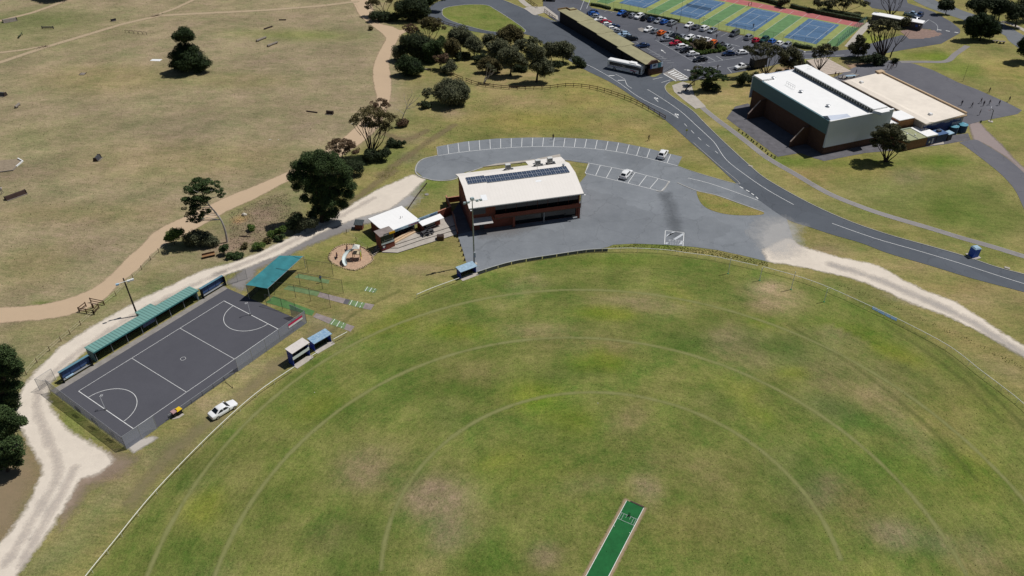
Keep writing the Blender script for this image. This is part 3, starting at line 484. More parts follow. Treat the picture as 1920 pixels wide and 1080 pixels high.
tb.build('tennis_court_surface')['kind'] = 'structure'; tg.build('tennis_green_zone')['kind'] = 'structure'; tl.build('tennis_lines')['kind'] = 'structure'
# footpaths, kerbs
def line_sheet(name, px, wd, z, m, n=5):
    o = MB().strip(smooth(GL(px), n), wd, m, z).build(name); o['kind'] = 'structure'; return o
fp = [(1284, 162), (1295, 180), (1316, 201), (1344, 224), (1375, 247), (1405, 270), (1440, 297), (1490, 326), (1552, 362), (1615, 388), (1665, 405), (1740, 427), (1802, 446), (1865, 464), (1930, 484), (2060, 522), (2300, 575), (2500, 600)]
line_sheet('footpath', fp, 1.55, .05, FPM); line_sheet('footpath_edging', fp, 1.75, .042, KERB)
o = MB().flat(GL([(1260, 160), (1280, 153), (1296, 158), (1302, 178), (1324, 200), (1304, 204), (1280, 186), (1264, 172)], .056), CONC).build('footpath_head'); o['kind'] = 'structure'
line_sheet('lawn_path', [(1688, 116), (1735, 116), (1774, 115), (1792, 101), (1814, 86)], 1.9, .04, FPM)
line_sheet('tennis_path', [(1590, 88), (1600, 76), (1612, 62), (1626, 47), (1634, 42)], 2.4, .04, CONC)
line_sheet('highway_footpath', [(1878, 40), (1900, 47), (1930, 62), (1990, 95)], 2.0, .05, CONC)
line_sheet('plaza_path', [(992, 12), (980, 3), (972, -8)], 2.4, .05, CONC)
def kerb(px, wd=.18, h=.13, n=5, closed=False):
    P = smooth(GL(px), n, closed); P = P+[P[0]] if closed else P
    o = MB().band(P, wd, 0, h, KERB).build('kerb'); o['kind'] = 'structure'
kerb([(1256, 154), (1249, 159), (1247, 166), (1256, 178), (1297, 207), (1322, 232), (1361, 270), (1407, 312), (1440, 338), (1515, 380), (1590, 414), (1665, 440), (1740, 461), (1810, 481), (1865, 500), (1925, 516), (2060, 552), (2260, 598), (2500, 640)])
kerb([(1015, 32), (1000, 28), (985, 18), (960, 7), (940, -1)]); kerb([(1045, 42), (1030, 38), (1012, 31)])
kerb([(821, 292), (795, 298), (783, 307), (779, 320), (783, 328), (795, 334), (820, 339), (850, 337), (872, 326), (905, 314)], .3, .12)
kerb([(821, 292), (819, 276)], .16, .12)
kerb([(1271, 312), (1300, 322), (1340, 334), (1381, 345), (1383, 340), (1345, 308), (1300, 268)], .14, .1)
kerb([(1055, 300), (1080, 302), (1104, 306), (1098, 322)], .14, .1)
ISL = grassmat('island_turf', (.165, .185, .05)); ISLD = grassmat('island_turf_dry', (.24, .205, .07))
isl = [(829, 22), (833, 16), (850, 12), (880, 9), (912, 10), (930, 19), (960, 38), (985, 57), (975, 62), (945, 61), (917, 59), (880, 50), (850, 41), (832, 31)]
sheet('grass_island', isl, .09, ISL); kerb(isl, .2, .14, 4, True)
cres = [(1306, 361), (1313, 359), (1345, 368), (1390, 384), (1432, 399), (1415, 404), (1370, 403), (1335, 395), (1315, 382)]
sheet('grass_island', cres, .07, ISLD); kerb([(1270, 343), (1306, 358), (1345, 367), (1390, 383), (1432, 398)], .25, .12)
kerb([(1255, 340), (1245, 355), (1239, 359), (1230, 358)], .35, .12)
# ------------------------------------------------------------------ road markings
rm = MB()
def RL(px, wd=.12, z=.058, m=WLINE, sm=True): P = GL(px); rm.strip(smooth(P, 4) if sm and len(P) > 2 else P, wd, m, z)
def dash(px, wd, on, off, z=.058, m=WLINE):
    P = smooth(GL(px), 12); acc = 0; cur = [P[0]]; state = True
    for a, b in zip(P[:-1], P[1:]):
        acc += (b-a).length
        if state: cur.append(b)
        if acc > (on if state else off):
            if state and len(cur) > 1: rm.strip(cur, wd, m, z)
            state = not state; acc = 0; cur = [b]
RL([(1095, 119), (1120, 131), (1160, 155), (1190, 177), (1216, 192), (1250, 208), (1272, 222)])
RL([(1154, 139), (1172, 149)], .1); RL([(1172, 150), (1176, 160), (1185, 166)], .12); RL([(1141, 142), (1152, 142)], .35); RL([(1158, 151), (1173, 150.5)], .35)
RL([(1214, 168), (1240, 184), (1275, 208), (1305, 235), (1332, 260), (1342, 271), (1362, 300), (1400, 330), (1440, 357), (1488, 384)])
dash([(1283, 232), (1303, 252), (1320, 268), (1335, 279), (1350, 291)], .12, 1.4, 2.4)
RL([(1224, 149), (1242, 145)], .14); RL([(1240, 155), (1257, 150)], .14)
RL([(1560, 419), (1640, 447), (1720, 470), (1800, 494), (1916, 531), (2050, 568), (2240, 622), (2480, 668)])
dash([(1387, 350), (1405, 360), (1418, 370), (1424, 376)], .25, .9, .7)
RL([(1290, 334), (1330, 344), (1380, 361), (1421, 376)], .12)
def arrow(x, y, x2, y2, L=3.2, z=.058, turn=0):
    a = G(x, y); b = G(x2, y2); d = (b-a).normalized(); n = Vector((-d.y, d.x, 0)); a.z = z
    P = lambda u, v: Vector((a.x+d.x*u+n.x*v, a.y+d.y*u+n.y*v, z))
    rm.add([P(0, .09), P(0, -.09), P(L, -.09), P(L, .09)], [(0, 1, 2, 3)], WLINE)
    if turn:
        rm.add([P(L-.1, 0), P(L+.15, turn*.9), P(L-.9, turn*.8)], [(0, 1, 2) if turn > 0 else (2, 1, 0)], WLINE); rm.add([P(L-.3, .25*turn), P(L+.7, .5*turn), P(L+.1, -.3*turn)], [(0, 1, 2)], WLINE)
    else: rm.add([P(L-.1, .42), P(L-.1, -.42), P(L+1.3, 0)], [(0, 1, 2)], WLINE)
arrow(1234, 191, 1222, 179, 2.6, turn=-1); arrow(1272, 222, 1262, 210, 2.6, turn=-1); arrow(1248, 100, 1239, 93, 2.4)
arrow(1283, 131, 1292, 132, 1.0)
RL([(1316, 117), (1306, 110), (1300, 104)], .2, m=WLINE)
# club parking bays
def bays(top, bot, n, zz=.058, m=WLINE, ends=True, wd=.1, botline=True, topline=False):
    T = smooth(GL(top), 10); Bm = smooth(GL(bot), 10)
    def at(P, t):
        Ls = [0]
        for a, b in zip(P[:-1], P[1:]): Ls.append(Ls[-1]+(b-a).length)
        s = t*Ls[-1]
        for i in range(len(P)-1):
            if Ls[i+1] >= s-1e-6: k = (s-Ls[i])/(Ls[i+1]-Ls[i]+1e-9); return P[i].lerp(P[i+1], k)
        return P[-1]
    for i in range(n+1):
        if not ends and i in (0, n): continue
        rm.strip([at(T, i/n), at(Bm, i/n)], wd, m, zz)
    if botline: rm.strip(Bm, wd, m, zz)
    if topline: rm.strip(T, wd, m, zz)
bays([(820, 275), (870, 266.5), (930, 261), (990, 259), (1050, 259), (1110, 262), (1160, 268), (1210, 278), (1277, 295)], [(822, 292), (870, 285), (930, 279), (990, 275.5), (1050, 275.5), (1110, 279), (1160, 285.5), (1210, 296), (1270, 311)], 23, ends=False, wd=.13)
bays([(1104, 306), (1180, 321), (1256, 341)], [(1097, 325), (1165, 341), (1239, 359)], 7, topline=True, wd=.13)
# striped box in front of the oval
fb = [G(1247.5, 432.5), G(1282.5, 436.5), G(1280.5, 462), G(1246, 458)]
def FB(u, v, z=.058): p = fb[3].lerp(fb[2], u).lerp(fb[0].lerp(fb[1], u), v); return Vector((p.x, p.y, z))
for a, b in (((0, 1), (1, 1)), ((0, 1), (0, 0)), ((1, 1), (1, 0))): rm.strip([FB(*a), FB(*b)], .14, WLINE)
for q in (((.06, .5), (.1, .7), (.6, 1), (.42, 1)), ((.43, .42), (.58, .4), (.97, .8), (.95, .97)), ((.78, .1), (.94, .12), (.97, .4), (.9, .38)), ((.05, .0), (.14, .03), (.22, .15), (.06, .13))): rm.flat([FB(*p) for p in q], M('box_paint', (.5, .52, .54), .8, .25, 5))
def text_mesh(s, size):
    cu = bpy.data.curves.new('t', 'FONT'); cu.body = s; cu.size = size; cu.fill_mode = 'BOTH'; o = bpy.data.objects.new('t', cu); COL.objects.link(o)
    dg = bpy.context.evaluated_depsgraph_get(); me = o.evaluated_get(dg).to_mesh(); vs = [v.co.copy() for v in me.vertices]; fs = [tuple(p.vertices) for p in me.polygons]
    bpy.data.objects.remove(o); bpy.data.curves.remove(cu); return vs, fs
for s, u0, v0 in (('BV3TO', .2, .24), ('J21SI', .3, .04)):
    vs, fs = text_mesh(s, 1.25); X_ = (fb[2]-fb[3]).normalized(); Y_ = (fb[0]-fb[3]).normalized(); o0 = FB(u0, v0, .059)
    rm.add([(o0.x+X_.x*v.x*.85+Y_.x*v.y, o0.y+X_.y*v.x*.85+Y_.y*v.y, .059) for v in vs], fs, OLDLINE)
# zebra
zb = [G(1243, 138), G(1263, 129), G(1294, 148), G(1268, 152.5)]
def ZB(u, v): p = zb[0].lerp(zb[3], u).lerp(zb[1].lerp(zb[2], u), v); return Vector((p.x, p.y, .066))
rm.flat([Vector((p.x, p.y, .061)) for p in zb], CONCD)
for a, b in (((0, 0), (1, 0)), ((0, 1), (1, 1))): rm.strip([ZB(*a), ZB(*b)], .3, WLINE)
for k in range(6): u = .1+.16*k; rm.flat([ZB(u, .3), ZB(u+.07, .3), ZB(u+.07, .85), ZB(u, .85)], WLINE)
# upper car park bays
def seg(a, b, wd=.12): rm.strip(GL([a, b], .058), wd, OLDLINE)
BD = G(1346, 59)-G(1334, 65); BD.z = 0; BD.normalize()
def bayline(x, y, L=5): p = G(x, y, 0); q = p+BD*L; rm.strip([(p.x, p.y, .058), (q.x, q.y, .058)], .12, OLDLINE)
for i in range(11): bayline(1133+i*11.6, 22+i*2.45)
for i in range(14): bayline(1284+i*13.4, 53+i*3.1)
for i in range(13): bayline(1207+i*13.2, 61+i*3.25, 4.8)
for i in range(8): seg((1232+i*12.5, 77+i*7.1), (1256+i*12.5, 74.5+i*7.1))
seg((1229, 75), (1317, 125)); seg((1317, 119), (1392, 107)); seg((1192, 78), (1248, 111))
for i in range(6): seg((1217+i*6.6, 98+i*4), (1231+i*6.6, 97.5+i*4))
for a, b in (((1326, 106), (1341, 114)), ((1343, 105), (1356, 113)), ((1364, 127), (1372, 136)), ((1364, 127), (1378, 125)), ((1371, 83), (1387, 87)), ((1378, 100), (1391, 92)), ((1369, 95), (1376, 89)), ((1339, 129), (1352, 124)), ((1088, 19), (1096, -2)), ((1100, 16), (1107, -2))): seg(a, b, .2)
for a, b in (((1504, 101), (1523, 101)), ((1566, 104), (1583, 103)), ((1502, 110), (1560, 110)), ((1722, 52), (1741, 37))): seg(a, b, .25)
RL([(1741, 37), (1752, 43), (1758, 50), (1757, 58)], .15, .056, OLDLINE); dash([(1758, 56), (1775, 58), (1798, 62)], .5, 1.0, 1.2)
rm.flat(GL([(1195.5, 53.5), (1203, 51.5), (1208, 53.5), (1206, 60.5), (1198, 57)], .058), CONCD)
RL([(1440, 300), (1441, 301)], .1)
o = rm.build('road_markings'); o['kind'] = 'structure'
# oval turf lines (pale arcs) and pitch
for R, c, a0, a1 in ((31.2, (13.5, 66.3), -95, 92), (50.2, (10.54, 61.67), -95, 95), (62.2, (13.5, 64.4), -92, 92)):
    pts = [(c[0]+R*math.sin(rad(a)), c[1]+R*math.cos(rad(a))) for a in np.linspace(a0, a1, 90)]
    softsheet('turf_line', pts, .012, PALEG, .3, .5, .34)
for pts in ([(1480, 610), (1620, 700), (1740, 800), (1830, 900)], [(1600, 560), (1740, 640), (1850, 730), (1920, 800)], [(1650, 600), (1790, 700), (1880, 790)], [(750, 545), (670, 585), (600, 640)]):
    softsheet('turf_line', smooth(GL(pts), 6), .010, softmat('mower_line', (.10, .135, .03), (.14, .16, .05), .6, .9, .3), .5, .8, .35)
pa, pb = G(1191, 945.5), G(1120, 1080); pd = (pa-pb).normalized(); pn = Vector((pd.y, -pd.x, 0)); 
def PW(u, v, z): p = pa-pd*u+pn*v; return Vector((p.x, p.y, z))   # u from the far end, v to the right
softsheet('pitch_surround', [PW(-.3, -1.75, 0), PW(-.2, 1.75, 0), PW(28, 1.75, 0), PW(28, -1.75, 0)], .014, softmat('pitch_sand', (.42, .30, .2), (.32, .25, .15), .25, .35, .85, 2), .3, .6)
MB().flat([PW(-.05, -1.33, .03), PW(0, 1.33, .03), PW(28, 1.33, .03), PW(28, -1.33, .03)], PITCHG).build('cricket_pitch')['kind'] = 'structure'
pm = MB()
for v in (-1.33, 1.33): pm.strip([PW(0, v, .036), PW(28, v, .036)], .08, WLINE)
for u, a, b in ((2.35, -1.3, 1.3), (3.55, -1.3, 1.3)): pm.strip([PW(u, a, .036), PW(u, b, .036)], .045, OLDLINE)
for v in (-1.1, -.75, -.3, .3, .75, 1.1): pm.strip([PW(2.35, v, .037), PW(3.55 if abs(v) > .5 else 2.9, v, .037)], .04, OLDLINE)
for v in (-1.25, 1.25): pm.strip([PW(5.0, v, .037), PW(5.0, v*.86, .037)], .05, WLINE)
pm.build('pitch_markings')['kind'] = 'structure'
# practice lanes
flatq('practice_lane', [(560, 513), (618, 525), (616, 532), (552, 520)], .028, LANEG); flatq('practice_lane', [(541, 535), (600, 547), (594, 555), (531, 542)], .028, LANEG)
flatq('practice_lane', [(513, 555), (590, 583), (585, 592), (498, 567)], .028, LANEB)
for q in ([(600, 548), (648, 560), (643, 569), (595, 556)], [(685, 568), (702, 571), (695, 581), (680, 578)], [(593, 587), (625, 598), (617, 607), (587, 594)], [(650, 607), (665, 612), (657, 622), (645, 617)]): flatq('run_up_concrete', q, .03, M('pinkish_concrete', (.27, .225, .215), .9, .25, .8))
flatq('run_up_concrete', [(648, 560), (657, 562), (652, 571), (643, 569)], .03, PAVE)
for q in ([(657, 562), (685, 568), (680, 578), (652, 571)], [(625, 597), (650, 607), (645, 617), (617, 607)], [(687, 537), (708, 542), (703, 549), (682, 545)]):
    flatq('bowling_mat', q, .034, LANEG); P = GL(q, .04); lm = MB()
    for t in (.12, .5): a = P[0].lerp(P[1], t); b = P[3].lerp(P[2], t); lm.strip([a, b], .12, WLINE)
    for t, s0, s1 in ((.8, 0, .35), (.8, .65, 1)): a = P[0].lerp(P[1], t); b = P[3].lerp(P[2], t); lm.strip([a.lerp(b, s0), a.lerp(b, s1)], .1, WLINE)
    lm.build('mat_markings')['kind'] = 'structure'
for c, r in (((1540, 412), 0),): pass
softsheet('tyre_dust', GL([(1412, 440), (1436, 410), (1470, 412), (1500, 422), (1488, 436), (1500, 470), (1450, 480), (1424, 462)]), .056, DUST)
softsheet('dark_stain', GL([(1238, 365), (1256, 362), (1268, 395), (1280, 440), (1262, 448), (1252, 410)]), .048, softmat('oil_stain', (.09, .098, .108), (.11, .12, .13), 3, 3, .5, .3))
softsheet('leaf_litter', GL([(900, 425), (960, 420), (1010, 424), (960, 440), (900, 445)]), .046, softmat('pale_stain', (.24, .22, .21), (.2, .19, .185), 3, 4, .5, .4))
# ================================================================== BUILDINGS
def part(rt, name, fn, label=None, bevel=0, smooth_=False):
    m = MB(); fn(m); o = m.build(name, rt, smooth_, bevel)
    if label: o['label'] = label
    return o
def one(name, label, cat, fn, group=None, loc=None, bevel=0, smooth_=False, kind=None):   # a thing that is one mesh
    m = MB(); fn(m); o = m.build(name, None, smooth_, bevel, loc); return tag(o, label, cat, group, kind)
# ---- clubhouse (two storeys, folded cream roof)
CA = rad(14.6); club = root('clubhouse', G(883, 433), CA, 'two-storey red brick clubhouse with folded cream roof and solar panels beside the forecourt', 'building')
part(club, 'wall', lambda m: (m.bx(0, 25, 0, 12.6, 0, 3.0, BRICK), m.bx(0, 25, .002, 12.6, 3.0, 6.3, BRICK), m.bx(17.2, 25.2, 12.6, 15.6, 0, 6.2, BRICK)))
def _roof(m):
    m_ = CREAM
    # side profile (y, z)
    pr = [(-1.3, 6.35), (5.0, 8.3), (9.6, 8.35), (13.2, 7.1)]
    for (y0, z0), (y1, z1) in zip(pr[:-1], pr[1:]):
        m.add([(-.5, y0, z0), (25.4, y0, z0), (25.4, y1, z1), (-.5, y1, z1), (-.5, y0, z0+.18), (25.4, y0, z0+.18), (25.4, y1, z1+.18), (-.5, y1, z1+.18)],
              [(3, 2, 1, 0), (4, 5, 6, 7), (0, 1, 5, 4), (2, 3, 7, 6), (1, 2, 6, 5), (3, 0, 4, 7)], m_)
    m.add([(16.8, 13.22, 7.05), (25.7, 13.22, 7.05), (25.7, 16.4, 6.5), (16.8, 16.4, 6.5), (16.8, 13.22, 7.22), (25.7, 13.22, 7.22), (25.7, 16.4, 6.68), (16.8, 16.4, 6.68)],
          [(3, 2, 1, 0), (4, 5, 6, 7), (0, 1, 5, 4), (2, 3, 7, 6), (1, 2, 6, 5), (3, 0, 4, 7)], m_)
rf = part(club, 'roof', _roof)
def _gab(m, gx):
    for x in (0.02, 24.98):
        if x != gx: continue
        m.add([(x-.1, 0, 6.29), (x+.1, 0, 6.29), (x+.1, 12.6, 6.29), (x-.1, 12.6, 6.29), (x-.1, 5.0, 8.28), (x+.1, 5.0, 8.28), (x-.1, 9.6, 8.33), (x+.1, 9.6, 8.33), (x-.1, 12.6, 7.2), (x+.1, 12.6, 7.2)],
              [(0, 3, 8, 6, 4), (1, 5, 7, 9, 2), (0, 1, 5, 4) if 0 else (0, 4, 5, 1), (4, 6, 7, 5), (6, 8, 9, 7), (8, 3, 2, 9)], BRICK)
[part(club, 'gable_wall', lambda m: _gab(m, gx)) for gx in (.02, 24.98)]
part(club, 'balcony', lambda m: (m.bx(5.2, 25, -1.0, -.02, 2.75, 3.0, DBRICK), m.bx(5.2, 25, -1.0, -.9, 3.0, 3.9, BRICK)))
part(club, 'upper_windows', lambda m: [m.bx(5.6+i*2.4, 7.9+i*2.4, -.03, -.003, 3.2, 6.1, DGLASS) for i in range(8)])
part(club, 'upper_window', lambda m: m.bx(.6, 3.4, -.03, .0, 4.0, 5.9, DGLASS))
part(club, 'veranda_screen', lambda m: (m.bx(9.5, 24.2, -.06, -.005, .15, 2.5, DGLASS)))
for x, pw in ((9.3, .5), (16.4, .14), (24.4, .5)): part(club, 'pillar', lambda m: m.bx(x, x+pw, -1.0, -.62, 0, 2.75, BRICK if pw > .2 else GREY))
part(club, 'corner_post', lambda m: m.bx(24.86, 25.0, -1.0, -.86, 3.9, 6.35, GREY))
part(club, 'gutter', lambda m: m.bx(-.5, 25.4, -1.42, -1.3, 6.3, 6.45, GREY))
part(club, 'downpipe', lambda m: m.tube([(25.15, -1.3, 6.3), (25.15, -1.1, 6.0), (25.15, -1.1, .1)], .05, WHITE))
part(club, 'awning', lambda m: (m.add([(.3, 0, 3.05), (4.6, 0, 3.05), (4.6, -2.2, 2.6), (.3, -2.2, 2.6), (.3, 0, 3.13), (4.6, 0, 3.13), (4.6, -2.2, 2.68), (.3, -2.2, 2.68)], [(0, 1, 2, 3), (7, 6, 5, 4), (3, 2, 6, 7), (0, 3, 7, 4), (2, 1, 5, 6)], ribbed('pale_corrugated', (.5, .48, .46), .3, .2))))
part(club, 'door', lambda m: m.bx(2.0, 3.0, -.05, -.004, 0, 2.1, DGREY))
part(club, 'floodlight', lambda m: m.bx(25.4, 25.8, -1.6, -1.3, 6.0, 6.2, WHITE)); part(club, 'wall_lamp', lambda m: m.bx(-.3, .1, -1.7, -1.45, 6.0, 6.2, WHITE))
def slope(y): return 8.48 + (y-5.0)*.011 if y > 5 else 6.53+(y+1.3)*.3095
SOL = M('solar_cell', (.032, .05, .09), .3, 0, spec=.8); SOLF = M('solar_frame', (.5, .52, .55), .4, 0)
def panel(x, y, n=1):
    def f(m): m.bx(x, x+.98, y, y+1.46, slope(y+.8)+.10, slope(y+.8)+.14, SOL)
    o = part(club, 'solar_panel', f)
    part(o, 'panel_frame', lambda m: [m.bx(a, b, c, d, slope(y+.8)+.09, slope(y+.8)+.155, SOLF) for a, b, c, d in ((x-.035, x, y, y+1.46), (x+.98, x+1.0, y, y+1.46), (x-.035, x+1.0, y-.03, y), (x-.035, x+1.0, y+1.46, y+1.49), (x+.47, x+.5, y, y+1.46))])
for i in range(22): panel(.9+i*1.06, 5.15+(.4 if i < 4 else 0)); panel(.9+i*1.06, 6.67+(.4 if i < 4 else 0))
for x, y in ((2.7, .35), (15.8, 3.6)):
    part(rf, 'skylight', lambda m: m.add([(x, y, slope(y)+.02), (x+1.3, y, slope(y)+.02), (x+1.3, y+1.6, slope(y+1.6)+.02), (x, y+1.6, slope(y+1.6)+.02)], [(0, 1, 2, 3)], M('skylight_sheet', (.86, .87, .87), .3, 0)))
for x, y in ((10.5, 9.9), (17.6, 10.2), (20.6, 10.6)):
    u = part(club, 'air_conditioner', lambda m: (m.bx(x, x+1.15, y, y+.85, 8.5, 9.75, M('ac_case', (.62, .62, .6), .5, .05))), bevel=.03)
    part(u, 'grille', lambda m: [m.bx(x-.02+k*.0, x+1.17, y-.025, y-.002, 8.7+k*.24, 8.84+k*.24, DGREY) for k in range(4)])
    part(u, 'mount', lambda m: m.bx(x-.3, x+1.9, y-.1, y+.9, 8.2, 8.34, DGREY)); part(u, 'duct', lambda m: m.tube([(x+1.15, y+.4, 8.7), (x+1.8, y+.3, 8.6)], .12, GREY))
v_ = part(club, 'roof_vent', lambda m: (m.cyl((18.9, 13.9, 7.0), .16, .8, GREY, 10), m.cyl((18.9, 13.9, 7.75), .42, .35, GALV, 14), m.cyl((18.9, 13.9, 8.1), .42, .15, GALV, 14, .1)))
part(club, 'roof_vent', lambda m: (m.cyl((23.6, 8.3, 8.4), .12, .5, GREY, 10), m.cyl((23.6, 8.3, 8.85), .3, .25, GALV, 12)))
part(club, 'flue', lambda m: m.tube([(17.3, 7.9, 8.4), (17.3, 7.9, 10.2)], .04, GALV))
tag(part(None, 'entry_ramp', lambda m: m.prism([(p.x, p.y) for p in GL([(905, 314), (985, 305), (1052, 300), (1050, 290), (1000, 300), (930, 308)])], .0, .2, CONC)), 'pale concrete entry ramp behind the clubhouse', 'ramp')
tag(part(None, 'handrail', lambda m: [m.tube(smooth(GL([(925, 316), (940, 319), (962, 310), (978, 306)], z), 4), .03, DGREY) for z in (.6, 1.1)]+[m.tube([G(x, y, 0), G(x, y, 1.1)], .03, DGREY) for x, y in ((925, 316), (940, 319), (962, 310), (978, 306))]), 'dark handrail beside the ramp behind the clubhouse', 'handrail')
# courtyard walls on the left of the clubhouse
def wallseg(name, label, a, b, h, m_=BRICK, wd=.25, cap=True):
    A, Bv = G(*a), G(*b); d = Bv-A; r = root(name, A, math.atan2(d.y, d.x), label, 'wall'); L = d.length
    part(r, 'wall_face', lambda m: m.bx(0, L, 0, wd, 0, h, m_))
    if cap: part(r, 'coping', lambda m: m.bx(-.03, L+.03, -.03, wd+.03, h, h+.06, M('wall_coping', (.42, .2, .13), .85, .15)))
wallseg('brick_wall', 'orange brick wall along the back of the courtyard between kiosk and clubhouse', (809, 417), (846, 402), 2.0)
wallseg('brick_wall', 'low brick retaining wall with coping beside the dark clubhouse stairwell', (847, 402), (857, 440), .8)
wallseg('brick_wall', 'brick wall at the top of the stairwell left of the clubhouse', (837, 381), (864, 377), 1.3)
wallseg('brick_wall', 'sloping brick wall climbing from the courtyard to the clubhouse', (836, 378), (845, 401), 1.6)
# ---- kiosk with white roof
KA = rad(37.4); KO = G(738, 457); ki = root('kiosk', KO, KA, 'low brick kiosk with white flat roof and lettered fascia above the terraces', 'building')
part(ki, 'wall', lambda m: (m.bx(-1.1, 6.7, 2.2, 7.6, 0, 2.85, BRICK), m.bx(-1.1, -.85, .5, 2.2, 0, 2.85, BRICK)))
part(ki, 'roof', lambda m: m.prism([(-1.5, 7.9), (7.2, 8.2), (7.2, .5), (-.2, .5), (-.8, .9), (-1.5, 3)], 2.86, 3.04, WROOF))
part(ki, 'servery_glass', lambda m: m.bx(-.6, 6.5, 2.1, 2.19, .9, 2.4, DGLASS)); part(ki, 'counter', lambda m: m.bx(-.6, 6.5, 1.7, 2.1, .8, .9, DGREY))
fs = part(ki, 'fascia_sign', lambda m: m.bx(-.1, 7.2, .40, .48, 2.42, 3.02, PBLUE))
def glyphs(m, x0, x1, y, z0, h, mt, n, seed=1):
    r = random.Random(seed); w_ = (x1-x0)/n
    for i in range(n):
        x = x0+i*w_; m.bx(x, x+w_*.28, y, y+.012, z0, z0+h, mt)
        if r.random() < .7: m.bx(x, x+w_*.7, y-.002, y+.01, z0+(h*.42 if r.random() < .5 else h*.78), z0+h*(.6 if r.random() < .5 else 1), mt)
        if r.random() < .6: m.bx(x+w_*.5, x+w_*.74, y-.001, y+.011, z0, z0+h*.6, mt)
part(fs, 'lettering', lambda m: glyphs(m, 4.3, 6.9, .37, 2.56, .4, M('sign_crimson', (.4, .03, .08), .6, 0), 9, 3))
part(fs, 'lettering', lambda m: (glyphs(m, .5, 2.4, .37, 2.75, .2, M('sign_blue', (.08, .14, .35), .6, 0), 9, 5), glyphs(m, .5, 2.8, .37, 2.52, .12, M('sign_grey', (.2, .27, .33), .6, 0), 12, 6)), 'small blue lettering')
part(ki, 'roof_vent', lambda m: (m.cyl((4.2, 3.6, 3.02), .06, .55, DGREY, 8), m.cyl((4.8, 3.8, 3.02), .06, .2, GREY, 8)))
bar = root('servery_shed', KO+Vector((6.9*math.cos(KA), 6.9*math.sin(KA), 0)), KA, 'small brick servery with pale awning and blue sign right of the kiosk', 'building')
part(bar, 'wall', lambda m: m.bx(.35, 5.0, -.2, 1.9, 0, 2.3, BRICK)); part(bar, 'roof', lambda m: m.bx(.2, 5.2, .5, 2.1, 2.3, 2.45, DGREY))
part(bar, 'awning', lambda m: m.add([(-.1, .55, 2.65), (5.5, .55, 2.65), (5.5, -1.1, 2.35), (-.1, -1.1, 2.35), (-.1, .55, 2.75), (5.5, .55, 2.75), (5.5, -1.1, 2.45), (-.1, -1.1, 2.45)], [(0, 1, 2, 3), (7, 6, 5, 4), (3, 2, 6, 7), (0, 3, 7, 4), (1, 0, 4, 5), (2, 1, 5, 6)], WROOF))
sg = part(bar, 'sign_board', lambda m: m.bx(.0, 5.2, .95, 1.02, 2.6, 3.25, PBLUE)); part(sg, 'lettering', lambda m: (glyphs(m, 3.2, 4.9, .93, 2.75, .36, MC['sign_blue'], 7, 8)))
part(bar, 'hatch', lambda m: m.bx(.8, 3.6, -.23, -.205, 1.0, 2.1, DGLASS)); part(bar, 'counter', lambda m: m.bx(.7, 3.7, -.5, -.23, .92, 1.0, GREY))
# scoreboard tower
tw = root('scoreboard_tower', G(716, 473), rad(35), 'square brick scoreboard tower with grey roof at the left end of the terraces', 'tower')
part(tw, 'wall', lambda m: m.bx(0, 3.2, 0, 2.3, 0, 3.9, BRICK)); part(tw, 'roof', lambda m: m.bx(-.2, 3.4, -.3, 2.5, 3.9, 4.05, M('tower_roof', (.25, .21, .19), .8, .2, .8)))
bdp = part(tw, 'score_panel', lambda m: m.bx(.1, 3.1, -.06, -.003, 2.2, 3.75, M('score_black', (.015, .03, .028), .5, 0)))
part(bdp, 'number_rows', lambda m: (m.bx(.9, 2.9, -.085, -.062, 2.55, 2.6, WLINE), m.bx(.9, .94, -.085, -.062, 2.2, 2.9, WLINE), m.bx(.3, .6, -.085, -.062, 2.35, 2.6, GREY)))
part(tw, 'white_panel', lambda m: m.bx(.08, 3.12, -.07, -.004, 1.72, 2.18, M('pale_panel', (.55, .63, .68), .5, .08)))
pl = part(tw, 'emblem_plaque', lambda m: m.bx(.15, 1.05, -.05, -.004, .45, 1.6, M('plaque_maroon_navy', (.05, .02, .06), .5, 0)))
part(pl, 'emblem', lambda m: (m.bx(.4, .8, -.07, -.052, 1.05, 1.35, WHITE), m.bx(.5, .7, -.07, -.052, .85, 1.05, WHITE), m.bx(.3, .9, -.071, -.052, 1.2, 1.3, WHITE), m.bx(.25, .95, -.07, -.052, .55, .63, RED)))
ts = part(tw, 'roof_sign', lambda m: m.bx(.7, 1.95, -.34, -.28, 3.92, 4.35, M('sign_black', (.02, .02, .02), .5, 0))); part(ts, 'lettering', lambda m: glyphs(m, .8, 1.85, -.36, 4.0, .24, WLINE, 6, 11))
part(tw, 'yellow_sign', lambda m: m.bx(1.98, 3.35, -.35, -.27, 3.92, 4.4, M('sign_amber', (.75, .42, .02), .5, .05)))
# terraces
def terr(m):
    for i, (px, z) in enumerate((([(716, 474), (746, 475), (790, 461), (858, 440), (857, 431), (790, 450), (748, 465), (724, 466)], .18), ([(722, 467), (747, 467), (790, 452), (858, 432), (856, 424), (790, 442), (745, 460), (730, 460)], .34),
                                 ([(733, 461), (745, 461), (800, 443), (856, 425), (853, 405), (826, 415), (820, 427), (792, 440), (775, 437), (738, 456)], .5))):
        m.prism([(p.x, p.y) for p in GL(px)], 0, z, M('terrace_face', (.09, .08, .075), .9, .2), CONC)
one('terrace_steps', 'broad pale concrete terrace steps in front of the kiosk', 'steps', terr)
one('terrace_seating', 'two long timber bench steps in front of the dark kiosk veranda', 'bench', lambda m: [m.prism([(p.x, p.y) for p in GL(px)], .5, z, M('pale_timber', (.55, .4, .26), .85, .15)) for px, z in (([(738, 458), (779, 437), (781, 439), (740, 461)], .72), ([(738, 456), (776, 435), (778, 437), (738, 459)], .95))])
